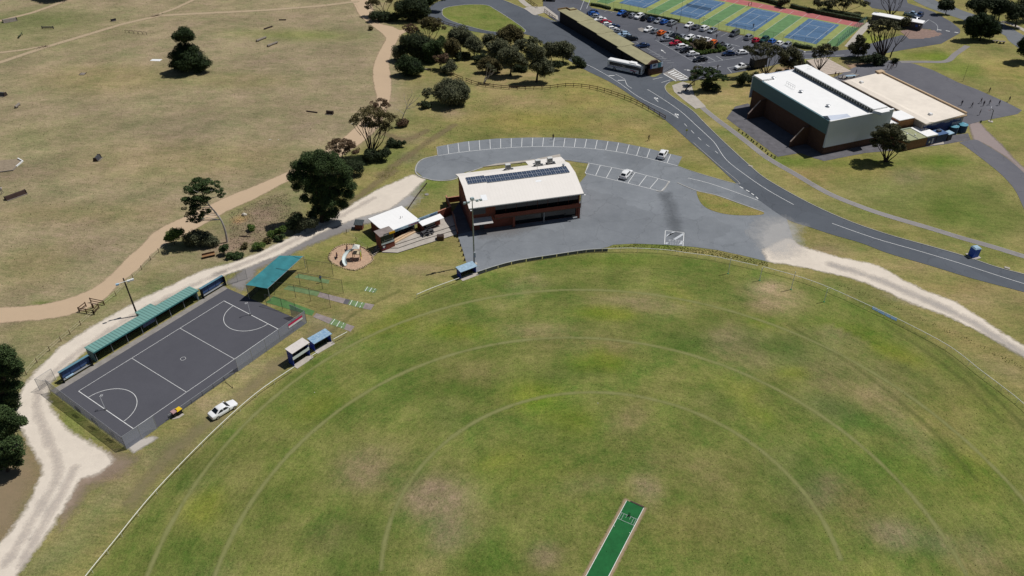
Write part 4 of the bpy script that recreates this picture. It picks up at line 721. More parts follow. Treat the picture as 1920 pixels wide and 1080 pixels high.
one('planter_box', 'dark timber planter box standing on the terrace steps', 'planter', lambda m: (m.box((0, 0, 0), (1.5, 1.1, 1.0), WOOD), m.box((0, 0, 1.0), (1.3, .9, .08), M('soil', (.05, .035, .03), .95, .3))), loc=None).location = G(826, 449, 0)
for k, (x, y, lb) in enumerate(((806, 437, 'dark picnic table in the shade of the servery'), (797, 439, 'dark picnic table nearest the kiosk veranda'))):
    pt = root('picnic_table', G(x, y, .5), KA, lb, 'table', 'picnic tables on the terrace')
    part(pt, 'tabletop', lambda m: m.bx(-.8, .8, -.35, .35, .7, .76, DGREY)); [part(pt, 'bench_seat', lambda m: m.bx(-.8, .8, s-.13, s+.13, .42, .47, DGREY)) for s in (-.65, .65)]; [part(pt, 'leg', lambda m: m.bx(s-.04, s+.04, -.6, .6, 0, .7, DGREY)) for s in (-.6, .6)]
# little hut
h = root('brick_hut', G(671, 431), rad(-6), 'tiny square brick hut with dark ribbed roof left of the kiosk', 'hut')
part(h, 'wall', lambda m: m.bx(-.6, 1.05, 0, 1.2, 0, 1.35, BRICK)); part(h, 'roof', lambda m: m.add([(-.8, -.2, 1.3), (1.25, -.2, 1.3), (1.25, 1.5, 1.7), (-.8, 1.5, 1.7), (-.8, -.2, 1.38), (1.25, -.2, 1.38), (1.25, 1.5, 1.78), (-.8, 1.5, 1.78)], [(3, 2, 1, 0), (4, 5, 6, 7), (0, 1, 5, 4), (1, 2, 6, 5), (2, 3, 7, 6), (3, 0, 4, 7)], ribbed('dark_ribbed_roof', (.07, .085, .09), .35, .5))); part(h, 'door', lambda m: m.bx(1.052, 1.07, .4, .9, .1, 1.1, DBRICK))
# ---- netball shelters
def NR(name, u, v, label, cat, group=None): return root(name, NW(u, v), NETA, label, cat, group)
sh = NR('shelter', 5.9, 3.7, 'long open-fronted shelter with teal corrugated roof along the netball court', 'shelter')
def _tr(m):
    def sl(x0, x1, y0, y1, z0, z1): m.add([(x0, y0, z0), (x1, y0, z0), (x1, y1, z1), (x0, y1, z1), (x0, y0, z0+.08), (x1, y0, z0+.08), (x1, y1, z1+.08), (x0, y1, z1+.08)], [(3, 2, 1, 0), (4, 5, 6, 7), (0, 1, 5, 4), (1, 2, 6, 5), (2, 3, 7, 6), (3, 0, 4, 7)], TEALR)
    sl(0, 22.2, 0, 2.9, 2.5, 2.25); sl(11.2, 14.6, 2.9, 4.5, 2.25, 2.1)
part(sh, 'roof', _tr); part(sh, 'fascia', lambda m: m.bx(0, 22.2, -.08, -.002, 2.36, 2.6, M('teal_trim', (.05, .18, .18), .6, .1)))
part(sh, 'back_wall', lambda m: m.bx(.2, 22.0, 2.7, 2.8, 0, 2.24, DGREY)); [part(sh, 'side_wall', lambda m: m.bx(x, x+.08, .5, 2.7, 0, 2.2, M('teal_wall', (.13, .24, .27), .6, .1))) for x in (.1, 22.0)]
for i in range(8): part(sh, 'post', lambda m: m.bx(.3+i*3.06, .38+i*3.06, .3, .38, 0, 2.4, GREY))
part(sh, 'noticeboard', lambda m: m.bx(9.9, 12.4, .3, .36, 1.3, 2.35, M('slate_blue', (.10, .13, .21), .6, .1))); part(sh, 'bench_seat', lambda m: m.bx(.4, 21.8, 2.0, 2.4, .4, .46, WOOD)); part(sh, 'store_room', lambda m: m.bx(11.3, 14.5, 2.85, 4.3, 0, 2.08, M('store_wall', (.2, .22, .2), .8, .1)))
for u0, u1, lb in ((-.2, 5.2, 'blue open team bench shelter at the near end of the teal shelter'), (28.8, 34.2, 'blue open team bench shelter at the far end of the teal shelter')):
    b_ = NR('bench_shelter', u0, 3.6, lb, 'shelter', 'team bench shelters by the netball court'); L = u1-u0
    part(b_, 'back_panel', lambda m: m.bx(0, L, .9, .96, .5, 2.1, M('denim_blue', (.055, .10, .22), .6, .15))); part(b_, 'roof', lambda m: m.bx(-.05, L+.05, .55, 1.05, 2.1, 2.18, M('shelter_trim', (.12, .24, .3), .6, .1)))
    [part(b_, 'side_panel', lambda m: m.bx(x, x+.06, .1, .92, 0, 2.1, BLACK)) for x in (0, L-.06)]; part(b_, 'bench_seat', lambda m: m.bx(.1, L-.1, .35, .75, .42, .47, GREY)); [part(b_, 'stud', lambda m: m.bx(x, x+.06, .85, .9, .5, 2.1, NAVY)) for x in (L*.33, L*.66)]
one('tool_box', 'pale blue box lying on the near blue bench', 'box', lambda m: m.bx(.6, 2.0, .4, .7, .475, .6, PBLUE)).matrix_world = Matrix.Translation(NW(-.2, 3.6))@Matrix.Rotation(NETA, 4, 'Z')
# goal posts
for u, s, lb in ((0, 1, 'white netball goal post at the near end of the court'), (L_, -1, 'white netball goal post at the far end of the court')):
    g = NR('goal_post', u, -W_/2, lb, 'goal post', 'netball goal posts')
    part(g, 'post', lambda m: m.tube([(0, 0, 0), (0, 0, 3.05)], .045, WHITE, 8)); part(g, 'base', lambda m: m.cyl((0, 0, .052), .25, .06, DGREY, 12)); part(g, 'ring', lambda m: m.tube([(s*(.15+.19+.19*math.cos(a*math.pi/6)), .19*math.sin(a*math.pi/6), 3.0) for a in range(13)], .022, WHITE, 5, False)); part(g, 'net', lambda m: m.tube([(s*.34, 0, 3.0), (s*.34, 0, 2.6)], [.19, .1], meshmat('white_net', (.7, .7, .7), .35), 10, False)); part(g, 'arm', lambda m: m.tube([(0, 0, 3.0), (s*.15, 0, 3.0)], .02, WHITE))
# ---- fences
CHL = meshmat('chain_link', (.34, .36, .42), .58); CHLT = meshmat('chain_link_thin', (.2, .22, .22), .20); CHLG = meshmat('green_chain_link', (.1, .17, .14), .3)
def fence(name, label, pts, h, step, pm, mm, group=None, rail=True, pr=.035, mid=False, panel=True, top=None, posts=True, bot=.05, cat='fence'):
    P = [Vector((p[0], p[1], 0)) for p in pts]; o0 = P[0].copy(); r = root(name, o0, 0, label, cat, group); Q = [p-o0 for p in P]
    pos = [Q[0]]; 
    for a, b in zip(Q[:-1], Q[1:]):
        n = max(1, round((b-a).length/step)); pos += [a.lerp(b, (i+1)/n) for i in range(n)]
    if posts:
        for p in pos[:100]: part(r, 'post', lambda m: m.tube([p, p+Vector((0, 0, h))], pr, pm, 6))
    if panel: part(r, 'mesh_panel', lambda m: [m.quad(a+Vector((0, 0, bot)), b+Vector((0, 0, bot)), b+Vector((0, 0, h-.02)), a+Vector((0, 0, h-.02)), mm) for a, b in zip(Q[:-1], Q[1:])])
    if rail: part(r, 'top_rail', lambda m: m.tube([q+Vector((0, 0, h)) for q in Q], .028 if top is None else top[0], pm if top is None else top[1], 6))
    if mid: part(r, 'mid_rail', lambda m: m.tube([q+Vector((0, 0, h*.5)) for q in Q], .03, pm, 6))
    return r
fe = fence('chain_link_fence', 'grey chain-link fence with window gaps across the near end of the netball court', [NW(-2.8, 3.6), NW(-3.3, -18.3)], 2.9, 3.6, GALV, CHL, 'netball court fences')
for v in (8.2, 12.8, 17.5): part(fe, 'dark_panel', lambda m: m.add([Vector(NW(-3.1, 3.6-v, .7)-NW(-2.8, 3.6, 0)), Vector(NW(-3.1, 2.0-v, .7)-NW(-2.8, 3.6, 0)), Vector(NW(-3.1, 2.0-v, 1.8)-NW(-2.8, 3.6, 0)), Vector(NW(-3.1, 3.6-v, 1.8)-NW(-2.8, 3.6, 0))], [(0, 1, 2, 3)], meshmat('dark_screen', (.05, .055, .07), .6)))
fence('chain_link_fence', 'tall grey chain-link fence panels at the near left corner of the netball court', [NW(-3.3, -18.3), NW(2.2, -18.4)], 2.9, 2.8, GALV, CHL, 'netball court fences')
fence('chain_link_fence', 'tall grey chain-link fence between the netball court and the two dugouts', [NW(18.6, -18.4), NW(34.8, -18.3)], 2.9, 3.2, GALV, CHL, 'netball court fences')
fence('chain_link_fence', 'short grey chain-link return fence at the far right corner of the netball court', [NW(34.8, -18.3), NW(34.6, -14.5)], 2.9, 2, GALV, CHL, 'netball court fences')
fence('chain_link_fence', 'thin chain-link fence beside the gravel track at the near left court corner', [NW(-2.8, 3.6), NW(-3.6, 5.6), NW(-.6, 5.8)], 2.6, 3, GALV, CHLT, 'netball court fences')
fence('chain_link_fence', 'thin chain-link fence between the far court corner and the practice nets', [NW(34.4, 3.4), NW(38.0, 2.0)], 2.6, 2.2, GALV, CHLT, 'netball court fences')
fence('pipe_fence', 'low pipe rail fence with pale top rail along the near side of the netball court', [NW(4.5, -18.3), NW(17.8, -18.3)], 1.05, 2.2, BLACK, CHLT, None, True, .03, False, True, (.035, GALV))
gt = root('pipe_barrier', G(423, 717), heading((423, 717), (444, 734)), 'small dark pipe barrier on the grass beside the netball court', 'barrier'); part(gt, 'frame', lambda m: m.tube([(0, 0, 0), (0, 0, 1.0)], .035, BLACK)); part(gt, 'frame', lambda m: m.tube([(2.2, 0, 0), (2.2, 0, .9)], .035, BLACK)); part(gt, 'bottom_bar', lambda m: m.tube([(0, 0, .06), (2.2, 0, .06)], .035, BLACK))
one('banner', 'red and white banner tied to the far corner of the court fence', 'banner', lambda m: (m.quad(NW(30.6, -18.40, 1.6), NW(34.0, -18.40, 1.6), NW(34.0, -18.40, 2.05), NW(30.6, -18.40, 2.05), WHITE), m.quad(NW(30.6, -18.41, 2.05), NW(34.0, -18.41, 2.05), NW(34.0, -18.41, 2.5), NW(30.6, -18.41, 2.5), M('banner_red', (.6, .02, .1), .6, 0))))
# practice nets
ns = []
for pts, h, lb in (([(547, 503), (578, 511), (625, 518)], 3.2, 'practice net fence nearest the playground'), ([(523, 527), (563, 535), (605, 542), (644, 550)], 3.2, 'practice net fence between the first two lanes'), ([(515, 552), (555, 559), (583, 565), (620, 577)], 3.2, 'practice net fence between the second and third lanes'), ([(500, 572), (530, 580), (556, 588)], 2.6, 'practice net fence nearest the netball court')):
    fence('net_fence', lb+', dark posts and thin wire', GL(pts), h, 4.2, DGREY, meshmat('net_wire', (.1, .11, .1), .13), 'cricket practice nets', True, .04)
sa = root('shade_sail', G(463, 560), 0, 'teal shade sail roof over the cricket practice nets', 'shade sail'); so_ = G(463, 560)
sc_ = [G(524, 479, 3.5), G(569, 480, 3.0), G(502, 541, 3.0), G(461, 534, 3.5)]
def _sail(m):
    n = 8; P = []
    for i in range(n+1):
        for j in range(n+1):
            u, v = i/n, j/n; p = (sc_[0].lerp(sc_[1], u)).lerp(sc_[3].lerp(sc_[2], u), v); p.z -= .18*math.sin(u*math.pi)*math.sin(v*math.pi)+.03*math.sin(u*9+v*14); P.append(p-so_)
    m.add(P, [(i*(n+1)+j, i*(n+1)+j+1, (i+1)*(n+1)+j+1, (i+1)*(n+1)+j) for i in range(n) for j in range(n)], M('teal_shade_cloth', (.035, .19, .215), .85, .25, .35))
part(sa, 'cloth', _sail, smooth_=True)
for p in sc_: part(sa, 'post', lambda m: m.tube([Vector((p.x, p.y, 0))-so_, p-so_], .06, GALV, 8))
part(sa, 'edge_cable', lambda m: m.tube([sc_[1]-so_+Vector((0, 0, .03)), sc_[2]-so_+Vector((0, 0, .03))], .035, GALV)); part(sa, 'back_net', lambda m: m.quad(Vector((sc_[0].x, sc_[0].y, 0))-so_, Vector((sc_[3].x, sc_[3].y, 0))-so_, sc_[3]-so_, sc_[0]-so_, meshmat('shade_back', (.04, .05, .05), .6)))
# boundary rail fence in pieces
RAILP = M('rail_white', (.78, .77, .7), .5, .08)
def rail(px, label, h=.95, step=3.1, pr=.03):
    P = smooth([G(x, y, h) for x, y in px], 5); o0 = Vector((P[0].x, P[0].y, 0)); r = root('boundary_rail', o0, 0, label, 'fence', 'white rails round the oval')
    part(r, 'rail', lambda m: m.tube([p-o0 for p in P], .055, RAILP, 6)); acc = 9
    for a, b in zip(P[:-1], P[1:]):
        acc += (b-a).length
        if acc >= step: acc = 0; part(r, 'post', lambda m: m.tube([Vector((a.x, a.y, 0))-o0, a-o0], pr, RAILP, 6))
rail([(95, 1165), (160, 1080), (212, 1016), (292, 919), (397, 811), (480, 737), (551, 688)], 'long white boundary rail running from the near left to the dugouts')
rail([(584, 667), (598, 658)], 'very short white boundary rail between the two dugouts'); rail([(625, 636), (651, 622)], 'short white boundary rail right of the blue-roofed dugout by the netball court')
rail([(781, 552), (812, 539), (861, 521)], 'white boundary rail left of the blue dugout on the forecourt edge'); rail([(1140, 466), (1185, 465), (1245, 468), (1290, 474), (1335, 480), (1370, 487), (1421, 498)], 'white boundary rail along the forecourt before the goal posts'); rail([(1431, 500), (1500, 519), (1557, 540), (1637, 576), (1682, 597), (1777, 647), (1840, 695), (1880, 725), (1920, 757), (2000, 830)], 'long white boundary rail curving away right beside the gravel drive')
# padded fence section along the forecourt: rails with dark boards under
pf = smooth([G(x, y, .85) for x, y in [(896, 509), (960, 490), (1045, 476), (1100, 468), (1140, 466)]], 6); o0 = Vector((pf[0].x, pf[0].y, 0))
r = root('board_fence', o0, 0, 'low grey board fence with pale rail between forecourt and oval', 'fence'); part(r, 'rail', lambda m: m.tube([p-o0 for p in pf], .07, M('rail_grey', (.5, .5, .48), .6, .2, 2), 6)); 
for i in range(0, len(pf)-2, 2): part(r, 'board', lambda m: m.band([pf[i]-o0, pf[i+1]-o0, pf[i+1].lerp(pf[i+2], .86)-o0], .06, .10, .74, M('board_grey', (.13, .13, .16), .8, .3, 2))); part(r, 'post', lambda m: m.tube([Vector((pf[i].x, pf[i].y, 0))-o0, pf[i]-o0], .06, GREY))
# dugouts
def dugout(a, b, h, dep, label, roofm, white=False):
    A, Bv = G(*a), G(*b); an = math.atan2(Bv.y-A.y, Bv.x-A.x); L = (Bv-A).length; r = root('dugout', A, an, label, 'dugout', 'team dugouts beside the oval'); bl = M('dugout_blue', (.03, .06, .36), .5, .1)
    part(r, 'back_wall', lambda m: m.bx(0, L, dep-.08, dep, 0, h, bl)); [part(r, 'side_wall', lambda m: m.bx(x, x+.08, 0, dep, 0, h*.97, bl)) for x in (0, L-.08)]
    part(r, 'roof', lambda m: m.add([(-.15, -.35, h), (L+.15, -.35, h), (L+.15, dep+.1, h+.12), (-.15, dep+.1, h+.12), (-.15, -.35, h+.09), (L+.15, -.35, h+.09), (L+.15, dep+.1, h+.21), (-.15, dep+.1, h+.21)], [(3, 2, 1, 0), (4, 5, 6, 7), (0, 1, 5, 4), (1, 2, 6, 5), (2, 3, 7, 6), (3, 0, 4, 7)], roofm))
    part(r, 'bench_seat', lambda m: m.bx(.15, L-.15, dep-.6, dep-.15, .42, .48, WOOD)); part(r, 'slab', lambda m: m.bx(-.1, L+.1, -.9, .4, .01, .07, CONC))
    if white: part(r, 'front_panel', lambda m: m.bx(-.02, L+.02, -.06, -.005, h*.47, h*.68, M('white_panel', (.7, .73, .72), .5, .08)), 'white painted fascia panel'); part(r, 'upper_deck', lambda m: m.bx(.1, L-.1, .05, dep-.1, h*.45, h*.5, DGREY))
    return r
dugout((552, 687), (582, 667), 3.1, 1.5, 'taller two-level dugout with white roof and white front panel', M('dugout_white_roof', (.62, .57, .53), .6, .08), True)
dugout((591, 659), (622, 641), 1.95, 1.6, 'blue-walled dugout with mottled pale blue roof right of the white-roofed one', M('mottled_blue', (.12, .25, .42), .6, .4, 2.5, col2=(.38, .5, .58)))
dugout((864, 523), (893, 512), 1.8, 1.6, 'blue dugout at the left end of the forecourt board fence', M('mottled_blue2', (.3, .42, .52), .6, .25, 2))
# light towers
lt = root('light_pole', G(889.5, 497), 0, 'tall grey floodlight pole with four lamps in front of the clubhouse', 'light pole', 'sports ground light poles')
part(lt, 'pole', lambda m: m.tube([(0, 0, .3), (0, 0, 5), (0, 0, 15.6)], [.19, .16, .09], GREY, 10)); part(lt, 'footing', lambda m: m.cyl((0, 0, 0), .62, .42, CONC, 20)); part(lt, 'switch_box', lambda m: m.bx(-.05, .35, -.45, -.1, 2.2, 3.4, GALV))
part(lt, 'crossarm', lambda m: m.tube([(-1.5, -.6, 15.3), (1.7, .7, 15.3)], .06, GREY))
for x, y in ((-1.45, -.55), (-.75, -.3), (.95, .4), (1.65, .68)): part(lt, 'lamp', lambda m: (m.box((x, y-.15, 15.05), (.55, .4, .35), M('lamp_case', (.36, .44, .46), .4, .05), .4, .8)))
part(lt, 'lamp', lambda m: m.box((0, 0, 15.6), (.8, .6, .4), MC['lamp_case'], .4, .8))
lt = root('light_pole', G(258, 592), 0, 'dark timber light pole with white lamps behind the teal shelter', 'light pole', 'sports ground light poles')
part(lt, 'pole', lambda m: m.tube([(0, 0, 0), (-.25, .1, 8.7)], [.17, .12], DBARK, 10)); part(lt, 'crossarm', lambda m: m.tube([(-1.2, -.7, 8.0), (.9, .75, 8.0)], .06, WHITE))
for x, y in ((-1.2, -.7), (.95, .8), (.45, .45)): part(lt, 'lamp', lambda m: m.box((x, y-.1, 7.8), (.55, .35, .3), PBLUE if x < 0 else WHITE, .5))
for b, t, nm, lb in (((1490+310/8-38+10, 155), (1813, 122), 'x', ''),): pass
def pole(b, h, r_, label, m_=GREY, head=None, lean=(0, 0)):
    r = root('lamp_post', G(*b), 0, label, 'lamp post', 'lamp posts'); part(r, 'pole', lambda m: m.tube([(0, 0, 0), (lean[0], lean[1], h)], [r_, r_*.6], m_, 8))
    if head: part(r, 'lamp', lambda m: m.box((lean[0]+head*.4, lean[1], h-.05), (abs(head), .35, .18), WHITE, .8))
pole((1805, 153), 5.6, .05, 'thin dark pole on the lawn edge of the school yard', DGREY); pole((1498, 140), 7.2, .1, 'pale lamp post rising behind the white gym roof', CONC, .5)
pole((1275, 42), 8.5, .06, 'slim dark lamp post by the hedge between car park and tennis courts', DGREY, .5); pole((1318, 47), 3.2, .05, 'short dark lamp post beside the tennis fence', DGREY, .35)
# sporting goal posts at the far oval end
for bx_, tx_, h_ in (((1364, 513), (1371, 476), 3.6), ((1424, 525), (1430, 497), 2.9), ((1484, 541), (1492, 498), 4.3), ((1541, 565), (1548, 540), 3.4)):
    pass
for i, (b, h_, lb) in enumerate((((1365, 513), 3.9, 'the leftmost'), ((1424, 526), 3.1, 'second from the left'), ((1483, 543), 4.3, 'third from the left'), ((1545, 566), 3.2, 'rightmost'))):
    one('football_post', 'slim white football post, %s of four on the oval' % lb, 'goal post', lambda m: (m.tube([(0, 0, 0), (0, 0, h_)], .07, WHITE, 8), m.cyl((0, 0, 0), .2, .05, GREENP, 12)), 'football posts on the oval').location = G(*b)
one('advertising_board', 'long low blue board leaning on the boundary rail on the right', 'board', lambda m: [m.add([G(x0, y0, .05), G(x1, y1, .05), G(x1+1.5, y1-5.5, .4), G(x0+1.5, y0-5.5, .4)], [(0, 1, 2, 3)], M('faded_blue', (.16, .27, .40), .6, .2)) for x0, y0, x1, y1 in ((1635, 579, 1645, 584.2), (1646, 584.7, 1658, 590.8), (1659, 591.3, 1669, 596.4), (1670, 596.9, 1681, 602))])
# ---- gym
GYA = rad(-68.26); GYO = G(1402, 201); gy = root('gymnasium', GYO, GYA, 'large brown brick gymnasium with white roof and teal upper cladding', 'building')
TEALC = ribbed('teal_cladding', (.11, .195, .225), .3, .08, 0, .7); GREYC = ribbed('grey_cladding', (.60, .65, .76), .3, .05, 1, .65)
part(gy, 'wall', lambda m: m.bx(.4, 32.0, .3, 19.6, 0, 9.0, DBRICK))
part(gy, 'teal_cladding', lambda m: m.bx(.2, 32.2, -.25, .28, 5.7, 9.3, TEALC)); part(gy, 'grey_cladding', lambda m: m.bx(32.02, 32.5, -.25, 20.0, 2.2, 9.35, GREYC)); part(gy, 'grey_cladding', lambda m: m.bx(-.1, .18, -.25, 20.0, 3.0, 9.3, GREYC), 'far end cladding')
rf = part(gy, 'roof', lambda m: (m.bx(.2, 32.0, .29, 19.9, 9.02, 9.25, WROOF)))
part(rf, 'raised_corner', lambda m: m.bx(.2, 4.2, -.2, 3.2, 9.31, 9.75, WROOF)); part(rf, 'raised_corner', lambda m: m.add([(32.5, .2, 9.3), (32.5, 6.6, 9.3), (31.4, 5.6, 10.1), (30.6, .2, 10.1), (28.8, .2, 9.27), (29.8, 5.4, 9.27)], [(0, 1, 2, 3), (3, 2, 5, 4), (1, 5, 2), (0, 3, 4)], GREYC)); part(rf, 'parapet_cap', lambda m: m.bx(32.02, 32.6, -.3, 20.0, 9.36, 9.5, WHITE))
cs = part(gy, 'clerestory', lambda m: (m.bx(.6, 32.4, 13.2, 17.6, 9.26, 10.5, WROOF), m.prism([(32.41, 13.2), (34.2, 14.2), (34.2, 16.8), (32.41, 17.6)], 9.4, 10.1, GREYC, WROOF)))
for k in range(32): part(cs, 'louvre', lambda m: m.bx(1.0+k*.98, 1.72+k*.98, 13.08, 13.19, 9.45, 10.3, M('louvre_dark', (.05, .06, .055), .6, 0)))
part(cs, 'louvre_frame', lambda m: (m.bx(.6, 32.4, 13.0, 13.19, 10.32, 10.52, WHITE), m.bx(.6, 32.4, 12.9, 13.19, 9.27, 9.42, GREY)))
for x, y in ((3.6, 3.9), (14.3, 5.0), (24.6, 5.5)): part(gy, 'roof_vent', lambda m: (m.cyl((x, y, 9.25), .3, .4, GREY, 12), m.cyl((x, y, 9.65), .62, .2, GALV, 14, .3)))
part(gy, 'roof_frame', lambda m: [m.tube([(8.5+k*.9, 4.6, 9.3), (8.5+k*.9, 4.6, 10.3)], .03, GALV) for k in range(5)]+[m.tube([(8.5, 4.6, z), (12.1, 4.6, z)], .03, GALV) for z in (9.8, 10.3)]+[m.tube([(4.2, 14.5, z), (4.2, 16.5, z)], .03, GALV) for z in (10.9, 11.5)])
for x, lb in ((6.6, 1), (25.2, 2)): part(gy, 'fin_wall', lambda m: m.add([(x, .28, 0), (x, -5.0, 0), (x, -5.0, 1.5), (x, -1.6, 4.9), (x, .28, 5.2), (x+.35, .28, 0), (x+.35, -5.0, 0), (x+.35, -5.0, 1.5), (x+.35, -1.6, 4.9), (x+.35, .28, 5.2)], [(0, 1, 2, 3, 4), (9, 8, 7, 6, 5), (1, 6, 7, 2), (2, 7, 8, 3), (3, 8, 9, 4), (0, 5, 6, 1)], DBRICK)); part(gy, 'fin_coping', lambda m: m.tube([(x+.17, -5.0, 1.56), (x+.17, -1.6, 4.97)], .2, M('fin_cap', (.5, .38, .32), .8, .1), 4))
# link between gym and hall
lk = root('link_block', GYO, GYA, 'tan brick link with pale flat roofs between the gym and the low hall', 'building')
part(lk, 'wall', lambda m: (m.bx(2.5, 31.6, 19.9, 29.4, 0, 4.3, TBRICK))); part(lk, 'roof', lambda m: (m.bx(2.4, 31.7, 20.0, 24.0, 4.32, 4.6, WROOF), m.bx(2.4, 27, 24.0, 29.2, 4.32, 4.42, M('gutter_roof', (.42, .38, .3), .8, .25, 1.2)), m.bx(27.01, 31.7, 24.01, 29.0, 4.33, 5.2, TBRICK), m.bx(26.9, 31.9, 23.9, 29.1, 5.2, 5.35, WROOF)))
for x, y in ((10, 25.5), (12.5, 26.2), (15.2, 25.6), (19, 26.3)): part(lk, 'roof_hatch', lambda m: m.bx(x, x+1.3, y, y+1.0, 4.43, 4.7, WHITE), bevel=.05)
ann = root('annexe', GYO, GYA, 'small single-storey annexe with green and white flat roofs at the near corner of the gym', 'building')
part(ann, 'wall', lambda m: (m.bx(32.6, 38.2, 20.5, 31.4, 0, 2.7, M('annexe_brick', (.22, .12, .07), .9, .2)))); part(ann, 'roof', lambda m: (m.bx(32.6, 38.5, 20.4, 27.6, 2.71, 2.9, M('green_roof', (.33, .34, .2), .8, .15, .6)))); part(ann, 'roof', lambda m: (m.bx(32.61, 38.5, 27.61, 31.5, 2.71, 3.05, WROOF)), 'white roof strip')
part(ann, 'parapet', lambda m: (m.bx(32.6, 32.9, 20.4, 27.5, 2.91, 3.15, M('green_parapet', (.36, .42, .33), .8, .1)), m.bx(32.9, 38.4, 24.6, 24.75, 2.91, 3.0, GREY)))
part(ann, 'mural', lambda m: (m.bx(38.21, 38.25, 28.4, 31.3, .3, 2.6, NAVY), m.bx(38.26, 38.28, 30.1, 30.7, .5, 2.0, M('mural_pale', (.4, .42, .6), .7, 0)), m.bx(38.26, 38.28, 29.2, 29.6, .8, 1.4, WHITE)))
part(ann, 'roof_vent', lambda m: (m.cyl((36.5, 25.6, 2.9), .2, .3, WHITE, 10), m.cyl((35.3, 24, 2.9), .2, .3, WHITE, 10)))
# low hall
ha = root('school_hall', GYO, GYA, 'long low hall with cream roof and ochre edge trim beside the school yard', 'building')
part(ha, 'wall', lambda m: m.bx(2.9, 34.2, 29.6, 44.3, 0, 4.7, M('hall_wall', (.3, .26, .24), .8, .15)))
rf = part(ha, 'roof', lambda m: m.prism([(2.7, 43.2), (4.0, 29.5), (35.6, 29.5), (34.6, 44.5), (2.2, 44.5)], 4.72, 4.98, CREAMF))
part(rf, 'ridge_fold', lambda m: m.add([(4.2, 29.4, 4.99), (35.5, 29.4, 4.99), (35.4, 31.0, 5.25), (4.6, 31.0, 5.25), (35.4, 32.4, 4.99), (4.6, 32.4, 4.99)], [(0, 1, 2, 3), (3, 2, 4, 5), (1, 4, 2), (0, 3, 5)], CREAMF))
part(rf, 'edge_trim', lambda m: (m.bx(2.2, 34.6, 44.0, 44.5, 4.99, 5.4, M('ochre_trim', (.52, .38, .24), .8, .1)), m.bx(34.3, 34.9, 29.9, 44.4, 4.4, 4.7, MC['ochre_trim']), m.bx(2.0, 3.6, 42.6, 45.0, 4.99, 5.5, MC['ochre_trim'])))
[part(ha, 'roof_vent', lambda m: m.box((x, y, 4.98), (1.0, 1.0, .5), WHITE, 0, .75)) for x, y in ((7.0, 33.2), (31.5, 34.8))]
part(ha, 'wave_mural', lambda m: (m.bx(34.21, 34.26, 30.4, 43.4, .6, 4.2, NAVY), [m.bx(34.27, 34.3, 30.4+i*.9, 31.35+i*.9, 3.4+.25*math.sin(i*1.3)+i*.02, 4.2, M('mural_grey', (.33, .32, .36), .7, 0)) for i in range(14)], m.bx(34.27, 34.31, 40.5, 43.2, .6, 3.0, MC['mural_grey'])))
# tanks and containers at the hall end
for (x, y), lb in (((1787, 252.5), 'left'), ((1804, 249.5), 'right')):
    t = root('water_tank', G(x, y), 0, 'round dark blue water tank with teal lid, the %s one of two behind the hall' % lb, 'water tank', 'water tanks at the hall end')
    part(t, 'tank_wall', lambda m: m.cyl((0, 1.1, 0), 1.35, 2.1, M('tank_navy', (.02, .055, .09), .6, .1), 28)); part(t, 'lid', lambda m: m.cyl((0, 1.1, 2.1), 1.4, .22, TANKB, 28, .25)); part(t, 'hatch', lambda m: m.cyl((.5, .9, 2.2), .25, .12, PBLUE, 12)); part(t, 'pipe', lambda m: m.tube([(1.36, .8, .2), (1.36, .8, 2.1)], .04, WHITE))
ct = root('storage_container', GYO, GYA, 'dark blue storage container with flat blue roof beside the annexe', 'container'); part(ct, 'wall', lambda m: m.bx(35.2, 38.0, 31.9, 35.6, 0, 2.3, M('container_navy', (.03, .05, .10), .7, .1))); part(ct, 'roof', lambda m: m.bx(35.1, 38.1, 31.8, 35.7, 2.3, 2.42, M('container_roof', (.06, .12, .25), .6, .1))); part(ct, 'roof_unit', lambda m: (m.bx(35.9, 36.8, 33.4, 34.4, 2.43, 2.9, DGREY)))
ct = root('small_shed', GYO, GYA, 'tiny shed with pale blue gabled roof between container and tanks', 'shed'); part(ct, 'wall', lambda m: m.bx(36.4, 37.9, 36.2, 37.6, 0, 1.8, DGREY)); part(ct, 'roof', lambda m: m.prism([(36.2, 36.0), (38.1, 36.0), (38.1, 37.8), (36.2, 37.8)], 1.8, [1.9, 1.9, 2.15, 2.15], PBLUE))
# ---- shelter building (long sheds between road and car park)
BA = rad(-63.68); BO = G(1047, 42); bb = root('long_shed', BO, BA, 'very long dark-walled shed with pale khaki roof between the road and the upper car park', 'building')
part(bb, 'wall', lambda m: (m.bx(0, 41, .5, 5.4, 0, 4.1, M('shed_wall', (.03, .026, .028), .9, .2)), m.bx(41.0, 56.8, 1.0, 5.0, 0, 3.85, MC['shed_wall'])))
KH = M('khaki_roof', (.31, .285, .165), .85, .12, .35); rf = part(bb, 'roof', lambda m: [m.bx(x0, x1, y0, y1, z, z+.16, KH) for x0, x1, y0, y1, z in ((-.7, 13.8, -.1, 6.5, 4.15), (13.8, 27.5, -.4, 6.2, 4.05), (27.5, 41, -.7, 5.6, 3.95), (41, 57.5, -1.4, 4.2, 3.85))])
part(rf, 'roof_seam', lambda m: [m.bx(x, x+.15, y0, y1, z, z+.1, M('seam_pale', (.55, .5, .32), .8, .05)) for x, y0, y1, z in ((13.9, .2, 2.6, 4.22), (16.2, 3.2, 6.2, 4.22), (27.6, .2, 2.6, 4.12), (30.0, 2.9, 5.6, 4.12), (41.2, .0, 2.3, 4.02))])
